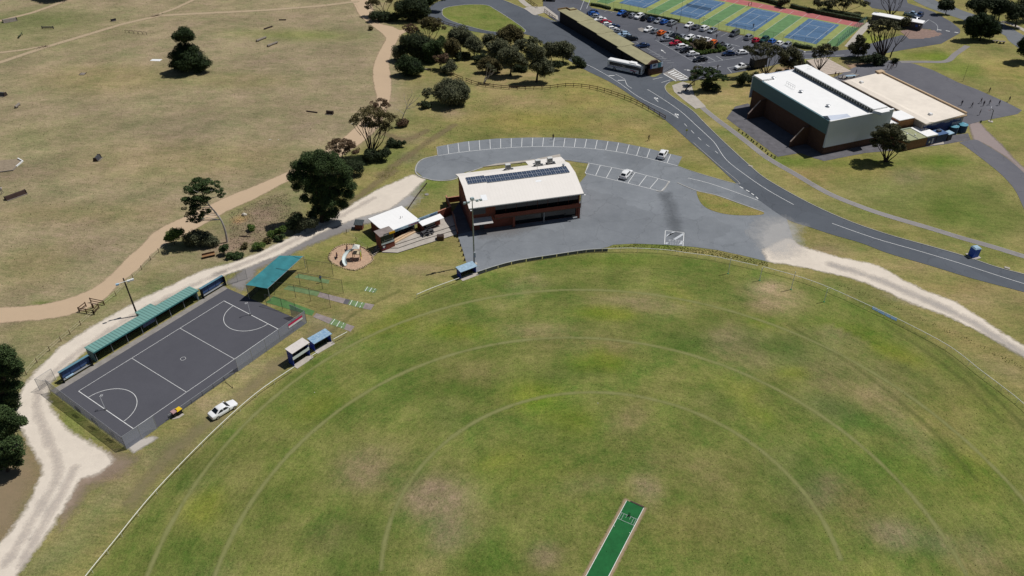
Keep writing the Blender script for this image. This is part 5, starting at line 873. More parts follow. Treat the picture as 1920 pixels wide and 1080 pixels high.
part(rf, 'end_parapet', lambda m: (m.bx(-.8, -.55, -.1, 3.6, 4.32, 4.8, M('timber_trim', (.3, .19, .09), .8, .1)), m.bx(-.55, 1.9, 3.5, 3.7, 4.32, 4.8, MC['timber_trim']), m.bx(1.9, 2.1, 3.6, 6.2, 4.32, 4.7, MC['timber_trim'])))
part(bb, 'end_wall', lambda m: (m.bx(56.85, 57.3, .2, 5.6, 0, 2.2, DBRICK), m.add([(57.3, -.6, 3.9), (57.3, .8, 4.9), (57.3, 2.6, 4.9), (57.3, 3.4, 3.9), (57.9, -.6, 3.9), (57.9, .8, 4.9), (57.9, 2.6, 4.9), (57.9, 3.4, 3.9)], [(3, 2, 1, 0), (4, 5, 6, 7), (0, 1, 5, 4), (1, 2, 6, 5), (2, 3, 7, 6), (3, 0, 4, 7)], DBRICK)))
sg = part(bb, 'sign_board', lambda m: m.bx(57.31, 57.38, .6, 5.2, 2.1, 3.6, M('sign_pale', (.55, .66, .8), .5, .05)))
part(sg, 'sign_picture', lambda m: (m.bx(57.39, 57.41, .6, 1.1, 2.1, 3.6, BLUE), m.bx(57.39, 57.41, 3.4, 4.6, 2.1, 3.6, M('sign_teal', (.05, .2, .25), .5, .1)), m.bx(57.39, 57.42, 1.6, 2.5, 2.7, 3.2, NAVY), m.bx(57.39, 57.42, 1.9, 2.8, 3.0, 3.3, NAVY)))
wh = root('white_roofed_shed', G(1662, 46), heading((1640, 40), (1700, 51)), 'long low shed with white roof at the far right of the tennis courts', 'building'); part(wh, 'wall', lambda m: m.bx(-5.5, 11.5, -.4, 2.8, 0, 2.6, DGREY)); part(wh, 'roof', lambda m: m.bx(-5.8, 11.8, -.6, 3.0, 2.6, 2.8, WROOF)); part(wh, 'wall_sign', lambda m: m.bx(9.6, 10.4, -.45, -.41, 1.2, 2.0, BLUE)); part(wh, 'wall_lamp', lambda m: m.bx(10.8, 11.1, -.5, -.41, 1.7, 2.1, WHITE))
# school steps
stp = root('school_steps', G(1560, 139), heading((1545, 141), (1595, 134)), 'broad pale concrete steps climbing from the school yard to the road', 'steps')
for k in range(11): part(stp, 'step', lambda m: m.bx(-3+k*.15, 7.2-k*.12, k*1.05, (k+1)*1.05, .0, .10+k*.05, M('step_pale', (.5, .42, .35), .85, .12)), None); part(stp, 'step_edge', lambda m: m.bx(-3+k*.15, 7.2-k*.12, k*1.05-.25, k*1.05-.004, 0, .02+k*.05, M('riser_dark', (.10, .06, .05), .9, .1)))
one('yard_bench_slab', 'grey raised slab with blue tables beside the school yard steps', 'platform', lambda m: m.prism([(p.x, p.y) for p in GL([(1571, 147), (1598, 139), (1612, 142), (1590, 151)])], 0, .35, CONCD))
one('seat_block', 'blue-grey long table in the corner of the school yard', 'table', lambda m: (m.box((0, 0, .66), (3.2, .9, .08), PBLUE, rad(12)), m.box((-1.2, -.25, 0), (.1, .7, .66), DGREY, rad(12)), m.box((1.2, .25, 0), (.1, .7, .66), DGREY, rad(12)))).location = G(1594, 146, .35)
# ================================================================== VEHICLES
def paint(name, c, rough=.28, metal=0): return M('paint_'+name, c, rough, 0, metal=metal, spec=.6)
PAINTS = dict(white=paint('white', (.80, .80, .80)), silver=paint('silver', (.38, .40, .43), .3, .5), grey=paint('grey', (.12, .13, .15), .3, .4), black=paint('black', (.008, .009, .012)), navy=paint('navy', (.012, .03, .09)), blue=paint('blue', (.02, .11, .42)),
              red=paint('red', (.42, .012, .035)), orange=paint('orange', (.75, .14, .01)), green=paint('green', (.01, .05, .045)), paleblue=paint('paleblue', (.3, .42, .55)))
PB = PAINTS['white']
# (length, half width, bonnet z, belt z, roof z, stations: windscreen base, roof start, roof end, rear base) measured from the nose
CT = dict(sedan=(4.75, .91, .80, .95, 1.46, 1.30, 1.95, 3.25, 4.05, .98), hatch=(4.2, .88, .84, .98, 1.50, 1.10, 1.75, 3.35, 4.02, 1.0), suv=(4.6, .94, 1.0, 1.12, 1.72, 1.20, 1.85, 3.85, 4.42, 1.12), wagon=(4.75, .92, .86, 1.0, 1.52, 1.25, 1.9, 3.95, 4.6, 1.0),
          ute=(5.3, .94, 1.05, 1.15, 1.78, 1.35, 1.95, 3.0, 3.35, 1.15), van=(4.8, .95, 1.05, 1.2, 1.95, .75, 1.35, 4.5, 4.72, 1.2))
def car_proto(kind):
    L, W, zh, zb, zr, a, b, c, d, zt = CT[kind]; X = lambda x: L/2-x
    r = bpy.data.objects.new('parked_car', None); COL.objects.link(r); r['category'] = 'car'
    mb = MB(); R = .33 if kind not in ('suv', 'ute') else .37
    # lofted lower body
    st = [(0, .72, .34, .62), (.12, .86, .24, zh-.12), (.55, .97, .22, zh-.03), (a, 1, .22, zb-.02), ((a+d)/2, 1, .22, zb), (d, 1, .22, zt-.01), (L-.35, .97, .24, zt-.03 if kind != 'ute' else zt), (L-.08, .90, .28, zt-.08 if kind != 'ute' else zt), (L, .80, .36, zt-.3)]
    vs = []; n = 8
    for x, k, z0, z1 in st:
        w_ = W*k
        for y, z in ((-w_*.86, z0), (-w_, z0+.16), (-w_, z0+(z1-z0)*.66), (-w_*.90, z1), (w_*.90, z1), (w_, z0+(z1-z0)*.66), (w_, z0+.16), (w_*.86, z0)): vs.append((X(x), y, z))
    fs = [(i*n+k, (i+1)*n+k, (i+1)*n+(k+1) % n, i*n+(k+1) % n) for i in range(len(st)-1) for k in range(n)]; fs += [tuple(range(n))[::-1], tuple(range((len(st)-1)*n, len(st)*n))]
    fs = [f[::-1] for f in fs]
    mb.add(vs, fs, PB)
    # cabin shell: pillars and roof
    wb, wr = W*.885, W*.70
    def cab(x, w_, z): return [(X(x), -w_, z), (X(x), w_, z)]
    z0 = zb-.03; z1 = zr-.06
    P = cab(a, wb, z0)+cab(b, wr, z1)+cab(c, wr, z1)+cab(d, wb, min(zt, z0))+cab(b+.15, wr*.93, zr)+cab(c-.15, wr*.93, zr)
    mb.add(P, [(0, 1, 3, 2)[::-1], (2, 3, 9, 8)[::-1], (8, 9, 11, 10)[::-1], (10, 11, 5, 4)[::-1], (4, 5, 7, 6)[::-1], (0, 2, 4, 6)[::-1], (1, 7, 5, 3)[::-1], (2, 8, 10, 4)[::-1], (3, 5, 11, 9)[::-1]], PB)
    body = mb.build('body', r, bevel=.035); body.data.polygons.foreach_set('use_smooth', [True]*len(body.data.polygons)); body.data.set_sharp_from_angle(angle=.7) if hasattr(body.data, 'set_sharp_from_angle') else None
    def pane(name, q, off):
        m = MB(); m.add([tuple(Vector(p)+Vector(off)) for p in q], [(0, 1, 2, 3)], DGLASS); m.build(name, r)
    def lp(p, q, t): return Vector(p).lerp(Vector(q), t)
    f0, f1, g0, g1 = P[0], P[1], P[2], P[3]
    pane('windscreen', [lp(lp(f0, f1, .06), lp(g0, g1, .08), .08), lp(lp(f0, f1, .94), lp(g0, g1, .92), .08), lp(lp(f0, f1, .94), lp(g0, g1, .92), .95), lp(lp(f0, f1, .06), lp(g0, g1, .08), .95)], (.03, 0, .03))
    e0, e1, h0, h1 = P[6], P[7], P[4], P[5]
    pane('rear_window', [lp(lp(e0, e1, .08), lp(h0, h1, .1), .2), lp(lp(h0, h1, .1), lp(e0, e1, .08), .06), lp(lp(h0, h1, .9), lp(e0, e1, .92), .06), lp(lp(e0, e1, .92), lp(h0, h1, .9), .2)], (-.03, 0, .03))
    for s in (-1, 1):
        lo = lambda x: Vector((X(x), s*(wb+.018), z0+.09)); hi = lambda x: Vector((X(x), s*(wr+.045), z1-.05)); mid = (b+c)/2+.05
        pane('side_window', [lo(a+.35), lo(mid-.05), hi(mid-.05), hi(b+.12)], (0, 0, 0)); pane('side_window', [lo(mid+.05), lo(d-.35), hi(c-.12), hi(mid+.05)], (0, 0, 0))
        m = MB(); m.box((X(a+.25), s*(W+.08), zb-.02), (.16, .2, .14), PB); m.build('wing_mirror', r)
        m = MB(); m.box((X(.14), s*W*.66, zh-.28), (.16, W*.36, .13), LAMPW); m.build('headlight', r)
        m = MB(); m.box((X(L-.12), s*W*.72, zt-.3), (.16, W*.26, .16), LAMPR); m.build('taillight', r)
    for x in (.82, L-.88):
        for s in (-1, 1):
            m = MB(); m.tube([(X(x), s*(W-.2), R), (X(x), s*(W+.015), R)], R, RUB, 18); wobj = m.build('wheel', r)
            m = MB(); m.tube([(X(x), s*(W-.02), R), (X(x), s*(W+.03), R)], R*.62, CHROME, 12); m.build('rim', wobj)
    m = MB(); m.box((X(.03), 0, .32), (.1, W*1.0, .16), DGREY); m.build('grille', r)
    if kind == 'ute': m = MB(); m.bx(X(L-.15), X(3.5), -W*.8, W*.8, zt+.0, zt+.02, DGREY); m.build('tray', r)
    for o in r.children:
        if o.name.split('.')[0] in ('body', 'wing_mirror'):
            o.material_slots[0].link = 'OBJECT'
    return r
PROTO = {}; NCAR = 0
def park(kind, colour, px, to, label, group=None, cat='car', roofc=None, z=.046, ztest=.5):
    """px: photo position of the car's middle; to: heading angle of the nose (radians)"""
    c = G(px[0], px[1], ztest); used = kind in PROTO
    if not used: PROTO[kind] = car_proto(kind); r = PROTO[kind]
    else: r = copy_tree(PROTO[kind])
    r.location = (c.x, c.y, z); r.rotation_euler = (0, 0, to)
    for o in r.children:
        if o.name.split('.')[0] in ('body', 'wing_mirror'): o.material_slots[0].link = 'OBJECT'; o.material_slots[0].material = PAINTS[colour]
    for k in ('label', 'group'):
        if k in r: del r[k]
    return tag(r, label, cat, group)
H1 = math.atan2(BD.y, BD.x)
ORD = ['first', 'second', 'third', 'fourth', 'fifth', 'sixth', 'seventh', 'eighth', 'ninth', 'tenth', 'eleventh', 'twelfth', 'thirteenth']
CN = dict(paleblue='pale blue', navy='navy blue')
def row(cars, hd, where, grp):
    for i, (k, c, x, y) in enumerate(cars):
        park(k, c, (x, y), hd+(0 if i % 3 else math.pi) if grp != 'cars side-on by the shrub island' else hd+math.pi*(i % 2), '%s %s, %s %s' % (CN.get(c, c), {'hatch': 'hatchback', 'wagon': 'estate car', 'suv': 'four-wheel drive', 'ute': 'pickup'}.get(k, k), ORD[i], where), grp)
row([('hatch', 'blue', 1165.5, 25), ('sedan', 'black', 1176, 27.5), ('hatch', 'silver', 1187, 29.5), ('suv', 'white', 1198.5, 31.5), ('suv', 'black', 1210, 34.5), ('hatch', 'navy', 1222, 37), ('sedan', 'silver', 1235, 39), ('hatch', 'blue', 1246, 41.5), ('suv', 'silver', 1260, 44)], H1, 'from the left along the tennis hedge', 'cars by the tennis hedge')
row([('hatch', 'white', 1292, 47.5), ('sedan', 'grey', 1306, 51), ('suv', 'white', 1321, 54), ('sedan', 'silver', 1336, 57)], H1, 'of four in the middle of the tennis fence row', 'cars in the middle of the tennis fence row')
row([('van', 'grey', 1377, 64), ('suv', 'silver', 1404, 70.5), ('hatch', 'red', 1418, 76), ('suv', 'green', 1433, 75), ('hatch', 'blue', 1448, 78), ('hatch', 'white', 1462, 82), ('suv', 'silver', 1475, 86)], H1, 'in the right-hand stretch along the tennis fence', 'cars in the right-hand tennis fence row')
row([('hatch', 'white', 1215.6, 55.6), ('hatch', 'silver', 1229, 58.5), ('hatch', 'orange', 1240.6, 62), ('sedan', 'silver', 1254, 64), ('sedan', 'black', 1266, 67), ('hatch', 'silver', 1281, 69.5), ('wagon', 'white', 1293, 71.5), ('ute', 'white', 1309, 74.5), ('ute', 'white', 1324, 77.5), ('hatch', 'orange', 1336, 81), ('suv', 'grey', 1350, 83.5), ('hatch', 'silver', 1364, 87.5)], H1, 'from the left in the row above the shrub island', 'cars above the shrub island')
H2 = rad(16.8)
row([('sedan', 'silver', 1251, 74), ('hatch', 'red', 1266, 81.5), ('suv', 'white', 1280, 89), ('suv', 'black', 1288, 95), ('hatch', 'white', 1299.5, 101.5), ('sedan', 'black', 1313, 112)], H2, 'from the top of the side-on row beside the shrub island', 'cars side-on by the shrub island')
H3 = rad(15)
row([('hatch', 'navy', 1111, 23.5), ('hatch', 'blue', 1113.5, 27), ('hatch', 'silver', 1118, 31.5), ('sedan', 'white', 1125, 37), ('hatch', 'red', 1136, 42), ('hatch', 'white', 1138.5, 47), ('sedan', 'navy', 1150, 50.5), ('hatch', 'white', 1148, 54.5), ('sedan', 'silver', 1159, 59), ('hatch', 'paleblue', 1169, 64.5), ('hatch', 'paleblue', 1174, 68), ('suv', 'black', 1184, 73), ('sedan', 'navy', 1205, 86)], H3, 'from the top of the row behind the long shed', 'cars behind the long shed')
park('hatch', 'navy', (1366, 101), H2+math.pi*.93, 'navy hatchback alone right of the shrub island', None); park('hatch', 'white', (1392, 99), H2, 'white hatchback half hidden under the gum trees by the car park', None)
park('ute', 'white', (1391, 126), heading((1405, 124), (1375, 130)), 'white pickup in front of the dark truck box under the gums', None)
park('ute', 'paleblue', (1709, 27.5), heading((1700, 26), (1722, 30)), 'pale blue pickup in the far loop, left of three vehicles'); park('suv', 'navy', (1724, 29.5), heading((1724, 27), (1716, 33)), 'navy four-wheel drive in the far loop, right of three vehicles'); park('wagon', 'silver', (1719, 37.5), heading((1712, 34), (1728, 42)), 'silver estate car in the far loop, lowest of three vehicles'); park('sedan', 'black', (1030, -.5), heading((1020, -1), (1040, 0)), 'black car at the top edge above the long shed')
park('wagon', 'white', (1174, 327), heading((1167, 334), (1181, 319)), 'white estate car parked in the bays in front of the clubhouse'); park('suv', 'white', (1243, 290), heading((1238, 297), (1248, 283)), 'white four-wheel drive in the outer bays with open dark boot')
park('sedan', 'white', (418, 768), heading((397, 781), (440, 755)), 'white sedan parked on the grass by the boundary rail', z=.0)
tb_ = root('truck_box', G(1420, 127), heading((1410, 130), (1432, 125)), 'dark rectangular truck box standing under the gum trees', 'truck'); part(tb_, 'box_body', lambda m: m.bx(-2.7, 2.7, -1.15, 1.15, .8, 3.2, M('truck_dark', (.012, .013, .016), .5, .1)), bevel=.05); part(tb_, 'roof', lambda m: m.bx(-2.75, 2.75, -1.2, 1.2, 3.2, 3.28, DGREY)); [part(tb_, 'wheel', lambda m: m.tube([(x, y-.12, .42), (x, y+.12, .42)], .42, RUB, 16)) for x in (-1.6, 1.7) for y in (-.95, .95)]; part(tb_, 'chassis', lambda m: m.bx(-2.6, 3.2, -.5, .5, .5, .79, BLACK))
# bus
bh = heading((1137, 127), (1205, 141.5)); bs = root('bus', G(1173, 133.5), bh, 'white coach with purple and red side stripes beside the long shed', 'bus')
def _bus(m):
    Lb, Wb, Hb = 11.8, 2.5, 3.15; prof = [(-Wb/2+.06, .35), (-Wb/2, .6), (-Wb/2, 2.7), (-Wb/2+.12, 3.0), (-Wb/2+.4, Hb), (Wb/2-.4, Hb), (Wb/2-.12, 3.0), (Wb/2, 2.7), (Wb/2, .6), (Wb/2-.06, .35)]; vs = []
    xs = [(-Lb/2, .94, .03), (-Lb/2+.25, 1, 0), (Lb/2-.6, 1, 0), (Lb/2-.1, .95, .1), (Lb/2, .86, .5)]
    for x, k, dz in xs: vs += [(x, y*k, z-(dz if z > 2.5 else 0)) for y, z in prof]
    n = len(prof); m.add(vs, [(i*n+k, (i+1)*n+k, (i+1)*n+(k+1) % n, i*n+(k+1) % n)[::1] for i in range(len(xs)-1) for k in range(n)]+[tuple(range(n)), tuple(range((len(xs)-1)*n, len(xs)*n))[::-1]], WHITE)
part(bs, 'body', _bus)
for s in (-1, 1):
    y = s*1.262
    part(bs, 'side_window', lambda m: m.bx(-5.2, 4.9, min(y, y-s*.012), max(y, y-s*.012), 1.55, 2.6, DGLASS)); part(bs, 'stripe', lambda m: (m.bx(-5.8, 3.2, min(y, y-s*.01), max(y, y-s*.01), 1.24, 1.36, M('stripe_purple', (.12, .04, .25), .4, 0)), m.bx(-5.8, 1.4, min(y, y-s*.01), max(y, y-s*.01), 1.04, 1.10, M('stripe_navy', (.03, .05, .2), .4, 0)), m.bx(2.0, 4.2, min(y, y-s*.01), max(y, y-s*.01), 1.04, 1.22, M('stripe_red', (.5, .03, .06), .4, 0))))
    part(bs, 'headlight', lambda m: m.box((5.75, s*.85, .7), (.3, .4, .22), LAMPW)); part(bs, 'wing_mirror', lambda m: m.tube([(5.6, s*1.2, 2.5), (6.1, s*1.4, 2.4), (6.1, s*1.4, 1.9)], .05, WHITE))
    for x in (-3.4, 3.3): w_ = part(bs, 'wheel', lambda m: m.tube([(x, s*.95, .5), (x, s*1.28, .5)], .5, RUB, 20)); part(w_, 'rim', lambda m: m.tube([(x, s*1.2, .5), (x, s*1.3, .5)], .28, GALV, 14))
part(bs, 'windscreen', lambda m: m.add([(5.93, -1.02, 1.35), (5.93, 1.02, 1.35), (5.76, 1.05, 2.75), (5.76, -1.05, 2.75)], [(0, 1, 2, 3)], DGLASS)); part(bs, 'rear_window', lambda m: m.bx(-5.93, -5.90, -.9, .9, 1.7, 2.5, DGLASS)); part(bs, 'roof_unit', lambda m: m.bx(1.2, 3.6, -.8, .8, 3.14, 3.38, WROOF), bevel=.08); part(bs, 'roof_hatch', lambda m: m.bx(-3.2, -2.5, -.35, .35, 3.14, 3.2, WROOF))
part(bs, 'door', lambda m: m.bx(4.95, 5.55, -1.266, -1.25, .5, 2.5, DGLASS))
# ================================================================== PEOPLE
def person_mesh(pose):
    J = {}; E = []; V = []; Rr = []
    def v(n, p, r): J[n] = len(V); V.append(p); Rr.append(r)
    s = 1 if pose == 'walk' else 0
    v('pel', (0, 0, .95), .135); v('abd', (0, 0, 1.12), .12); v('chest', (0, .01, 1.34), .15); v('neck', (0, 0, 1.50), .055); v('head', (0, .01, 1.60), .09); v('crown', (0, 0, 1.72), .085); v('nose', (.0, .095, 1.63), .018)
    v('earl', (-.082, 0, 1.63), .016); v('earr', (.082, 0, 1.63), .016)
    for k, sg in (('l', -1), ('r', 1)):
        st = s*sg*.26; v('hip'+k, (sg*.09, 0, .90), .095); v('knee'+k, (sg*.10, st*.6+.03, .50), .062); v('ank'+k, (sg*.10, st-.04*s, .09), .042); v('toe'+k, (sg*.11, st+.14, .035), .036)
        v('sh'+k, (sg*.17, 0, 1.42), .062); v('elb'+k, (sg*.235, -st*.5-.02, 1.16), .043); v('wri'+k, (sg*.235, -st*.9+.10, .93), .028); v('palm'+k, (sg*.235, -st*.95+.13, .87), .026)
        for f in range(5): v('f%d%s' % (f, k), (sg*(.235+(-.03 if f == 4 else 0)), -st*.95+.10+.022*f, (.80-.008*(1.5-abs(f-1.5)) if f < 4 else .85)), .009)
    def e(a, b): E.append((J[a], J[b]))
    for a, b in (('pel', 'abd'), ('abd', 'chest'), ('chest', 'neck'), ('neck', 'head'), ('head', 'crown'), ('head', 'nose'), ('head', 'earl'), ('head', 'earr')): e(a, b)
    for k in 'lr':
        for a, b in (('pel', 'hip'+k), ('hip'+k, 'knee'+k), ('knee'+k, 'ank'+k), ('ank'+k, 'toe'+k), ('chest', 'sh'+k), ('sh'+k, 'elb'+k), ('elb'+k, 'wri'+k), ('wri'+k, 'palm'+k)): e(a, b)
        for f in range(5): e('palm'+k, 'f%d%s' % (f, k))
    me = bpy.data.meshes.new('person_rig'); me.from_pydata(V, E, []); o = bpy.data.objects.new('person_rig', me); COL.objects.link(o)
    md = o.modifiers.new('s', 'SKIN'); 
    for i, r in enumerate(Rr): me.skin_vertices[0].data[i].radius = (r, r)
    me.skin_vertices[0].data[0].use_root = True
    md2 = o.modifiers.new('u', 'SUBSURF'); md2.levels = 1; md2.render_levels = 1
    dg = bpy.context.evaluated_depsgraph_get(); ev = o.evaluated_get(dg); out = bpy.data.meshes.new_from_object(ev); bpy.data.objects.remove(o)
    for m in (SKIN, PAINTS['white'], PAINTS['white'], RUB): out.materials.append(m)
    for p in out.polygons:
        c = p.center; p.use_smooth = True
        p.material_index = 0 if c.z > 1.49 or (abs(c.x) > .2 and c.z < 1.22) else (3 if c.z < .08 else (2 if c.z < .97 else 1))
    return out
CLO = dict(navy=M('cloth_navy', (.015, .02, .05), .9, .1), black=M('cloth_black', (.012, .012, .014), .9, .1), white=M('cloth_white', (.6, .6, .6), .9, .05), grey=M('cloth_grey', (.15, .15, .16), .9, .1), red=M('cloth_red', (.3, .03, .03), .9, .1), green=M('cloth_green', (.3, .4, .1), .9, .1), blue=M('cloth_blue', (.1, .2, .4), .9, .1))
HAIR = M('hair', (.03, .018, .012), .8, .1)
PM = {}; HM = None
def person(px, yaw, label, top='navy', bot='black', pose='stand', sc=1.0, group=None, z=0):
    global HM
    if pose not in PM: PM[pose] = person_mesh(pose)
    o = bpy.data.objects.new('person', PM[pose]); COL.objects.link(o); p = G(px[0], px[1], z); o.location = p; o.rotation_euler = (0, 0, rad(yaw)); o.scale = (sc, sc, sc)
    for i, mt in ((1, CLO[top]), (2, CLO[bot])): o.material_slots[i].link = 'OBJECT'; o.material_slots[i].material = mt
    if HM is None:
        m = MB(); bm = bmesh.new(); bmesh.ops.create_icosphere(bm, subdivisions=2, radius=.108)
        for v in bm.verts: v.co.z *= 1.05
        bmesh.ops.delete(bm, geom=[v for v in bm.verts if v.co.y > .03 and v.co.z < .03 or v.co.z < -.06], context='VERTS'); HM = bpy.data.meshes.new('hair'); bm.to_mesh(HM); bm.free(); HM.materials.append(HAIR)
    h = bpy.data.objects.new('hair', HM); COL.objects.link(h); h.parent = o; h.location = (0, -.012, 1.675)
    return tag(o, label, 'person', group)
PG = 'students on the school yard'
person((5, 363), 200, 'person in pale top walking at the left edge beside the long dark jump', 'white', 'grey', 'walk', 1.15); person((602, 530), 30, 'person in green and pale blue clothes standing in the practice nets', 'blue', 'green', 'stand', 1.05)
person((1412, 53), 10, 'person in dark clothes alone on a blue tennis court', 'black', 'navy'); person((1403, 13), 90, 'person in dark red top on the red strip, left of two', 'red', 'black'); person((1408, 12), 60, 'person in dark red top on the red strip, right of two', 'red', 'black')
for x, y, yw, lb in ((1259, 55, 70, 'by the end of the tennis hedge'), (1268, 59, 200, 'between two rows near the lamp post'), (1292, 60, 0, 'just below the tennis fence row'), (1231, 73, 120, 'left of the silver sedan in the side-on row'), (1343, 73, 10, 'between the rows right of the white pickups'), (1273, 44, 10, 'at the foot of the slim lamp post'), (1345, 131, 10, 'by the lower edge near the leaning tree')):
    person((x, y), yw, 'person in dark clothes, car park, '+lb, 'black', 'black', 'walk')
for i, (x, y, yw, lb) in enumerate(((1802, 198, 0, 'leftmost of the ball players'), (1821, 202, 40, 'second from the left of the ball players'), (1838, 194, 100, 'behind the second ball player'), (1843, 199, 180, 'left of the two standing close together'), (1854, 197, 210, 'right of the two standing close together'), (1872, 198, 300, 'rightmost player on the asphalt'), (1836, 216, 60, 'nearest the camera on the yard'),
                                 (1854, 174, 30, 'upper one on the lawn edge'), (1891, 191, 300, 'right one on the lawn edge'), (1663, 130, 60, 'leftmost of the group at the yard entrance'), (1669, 131, 100, 'middle of the group at the yard entrance'), (1673, 128, 140, 'back of the group at the yard entrance'), (1680, 127, 50, 'tallest right of the entrance group'),
                                 (1565, 144, 20, 'left of the pair at the foot of the steps'), (1571, 145, 60, 'right of the pair at the foot of the steps'), (1604, 140, 50, 'lone one by the blue-grey table'), (1578, 150, 80, 'closest to the cream hall roof'))):
    person((x, y), yw, 'dark-clothed person, '+lb, 'navy', 'black' if i % 2 else 'grey', 'walk' if i % 3 else 'stand', .98, PG)
person((1037, 262), 0, 'person in black standing at the top edge of the outer bays', 'black', 'black'); person((1216, 264), 50, 'person in black walking on the grass above the outer bays', 'black', 'black', 'walk')
# ================================================================== SMALL THINGS
# post-and-rail fence
def rails(px, label, h=1.1, m_=WOOD, nr=2, step=2.4, group=None, sm=True):
    P = smooth(GL(px), 8) if sm and len(px) > 2 else GL(px); 
    Ls = [0]
    for a, b in zip(P[:-1], P[1:]): Ls.append(Ls[-1]+(b-a).length)
    n = max(1, int(Ls[-1]/step)); Q = []
    for i in range(n+1):
        s = Ls[-1]*i/n
        for k in range(len(P)-1):
            if Ls[k+1] >= s-1e-6: Q.append(P[k].lerp(P[k+1], (s-Ls[k])/(Ls[k+1]-Ls[k]+1e-9))); break
    o0 = Q[0].copy(); r = root('rail_fence', o0, 0, label, 'fence', group)
    for q in Q[:100]: part(r, 'post', lambda m: m.box(q-o0, (.14, .14, h+.12), m_))
    for k in range(nr): part(r, 'rail', lambda m: m.band([q-o0 for q in Q], .06, h*(.35+.55*k), h*(.35+.55*k)+.16, m_))
    return r
rails([(846, 143), (860, 148), (868, 151)], 'short dark wooden rail fence behind the round bush'); rails([(874, 153), (890, 159), (920, 164), (960, 168), (1000, 168), (1030, 167), (1060, 163), (1090, 164), (1120, 169), (1150, 178), (1185, 191), (1215, 206), (1247, 224)], 'long curving dark wooden post-and-rail fence above the outer bays')
rails([(832, 46), (850, 51), (872, 57)], 'short dark wooden rail fence along the loop road'); rails([(1021, 22), (1032, 31), (1041, 37)], 'short rail fence beside the plaza next to the long shed'); rails([(990, 2), (1000, 10), (1007, 15)], 'short rail fence at the plaza path by the top edge')
for a, b, lb in (((149, 585), (177, 590), 'front'), ((149, 585), (162, 575), 'left'), ((177, 590), (186, 578), 'right'), ((171, 567), (196, 572), 'back')): rails([a, b], '%s wooden rail section of the small step-through gate by the tan track' % lb, 1.0, WOOD, 2, 1.6, 'step-through gate rails')
rails([(174, 577), (176, 577.5)], 'single wooden post inside the step-through gate', .9, WOOD, 1, 1.0)
# thin wire fence left
wf = [(50, 703), (70, 680), (94, 658), (115, 640), (132, 627), (152, 610), (176, 590)]
def wire(px, label, group='wire fences by the tan track'):
    P = GL(px); o0 = P[0].copy(); r = root('wire_fence', o0, 0, label, 'fence', group)
    for q in P: part(r, 'post', lambda m: m.tube([q-o0, q-o0+Vector((0, 0, 1.1))], .06, WOOD, 6))
    for z in (.5, 1.0): part(r, 'wire', lambda m: m.tube([q-o0+Vector((0, 0, z)) for q in P], .018, M('wire_pale', (.5, .45, .33), .6, 0), 4))
wire(wf, 'wire fence with thin wooden posts between tan track and gravel on the left'); wire([(196, 572), (218, 555), (250, 523), (266, 506), (283, 488), (298, 474), (320, 455)], 'wire fence with thin wooden posts beside the tan track under the leaning pine')
wire([(650, 437), (668, 452), (690, 470), (700, 474)], 'short wire fence beside the playground and tower', None)
one('low_barrier', 'low dark log barrier line on the lawn behind the kiosk', 'barrier', lambda m: [m.tube([G(800, 343, .25), G(782, 366, .25), G(764, 392, .25)], .13, DBARK, 6)]+[m.tube([G(x, y, 0), G(x, y, .6)], .09, DBARK, 6) for x, y in ((800, 343), (789, 357), (776, 374), (766, 389))])
one('manhole', 'round dark manhole cover on the lawn left of the clubhouse', 'manhole', lambda m: m.cyl((0, 0, 0), .5, .12, CONCD, 18)).location = G(800, 365)
for i in range(7):
    x0, y0 = 858+i*2.7, 444+i*9
    one('log_bollard', 'squat dark bollard, %s from the top along the left forecourt edge' % ORD[i], 'bollard', lambda m: m.cyl((0, 0, 0), .14, .55, DBARK, 8), 'bollards along the forecourt edge').location = G(x0, y0)
for i in range(13):
    x0, y0 = 1385+i*5.4+(i*7 % 5)*.7, 245+i*4.3+(i*5 % 3)*.9
    one('garden_shrub', 'tiny dark shrub in the clipped line between footpath and gym paving', 'shrub', lambda m: m.tube([(0, 0, 0), (.1, 0, .3), (-.05, .1, .55)], [.16, .26, .07], M('shrub_dark', (.02, .03, .012), .9, .4, 6), 7), 'shrub line by the gym paving').location = G(x0, y0)
# steps beside tower, stones round playground
stn = root('timber_steps', G(698, 478), rad(60), 'narrow timber steps climbing beside the scoreboard tower', 'steps')
for k in range(7): part(stn, 'step', lambda m: m.bx(0, 1.1, 0, .2, .08+k*.16, .16+k*.16, M('grey_timber', (.28, .24, .2), .9, .2)) if 0 else m.bx(-.2+k*.42, .05+k*.42, -.7, .7, .05+k*.1, .12+k*.1, M('grey_timber', (.28, .24, .2), .9, .2)))
pc = GL([(617, 482), (624, 470), (636, 462), (652, 458), (668, 460), (684, 466), (696, 477), (699, 488), (690, 496), (678, 503), (664, 507), (648, 504), (632, 498), (621, 491)])
ps = smooth(pc, 4, True)
for i, p in enumerate(ps[::1]):
    if i % 1 == 0:
        rr = random.Random(i); o = one('edging_stone', 'sandy edging stone in the ring around the playground', 'stone', lambda m: m.tube([(-.3, 0, .08), (0, .02, .14), (.3, 0, .08)], [.06, .1+rr.random()*.16, .07], M('sandstone', (.42, .32, .2), .9, .3, 3), 6), 'playground edging stones'); o.location = p; o.rotation_euler = (0, 0, rr.random()*3)
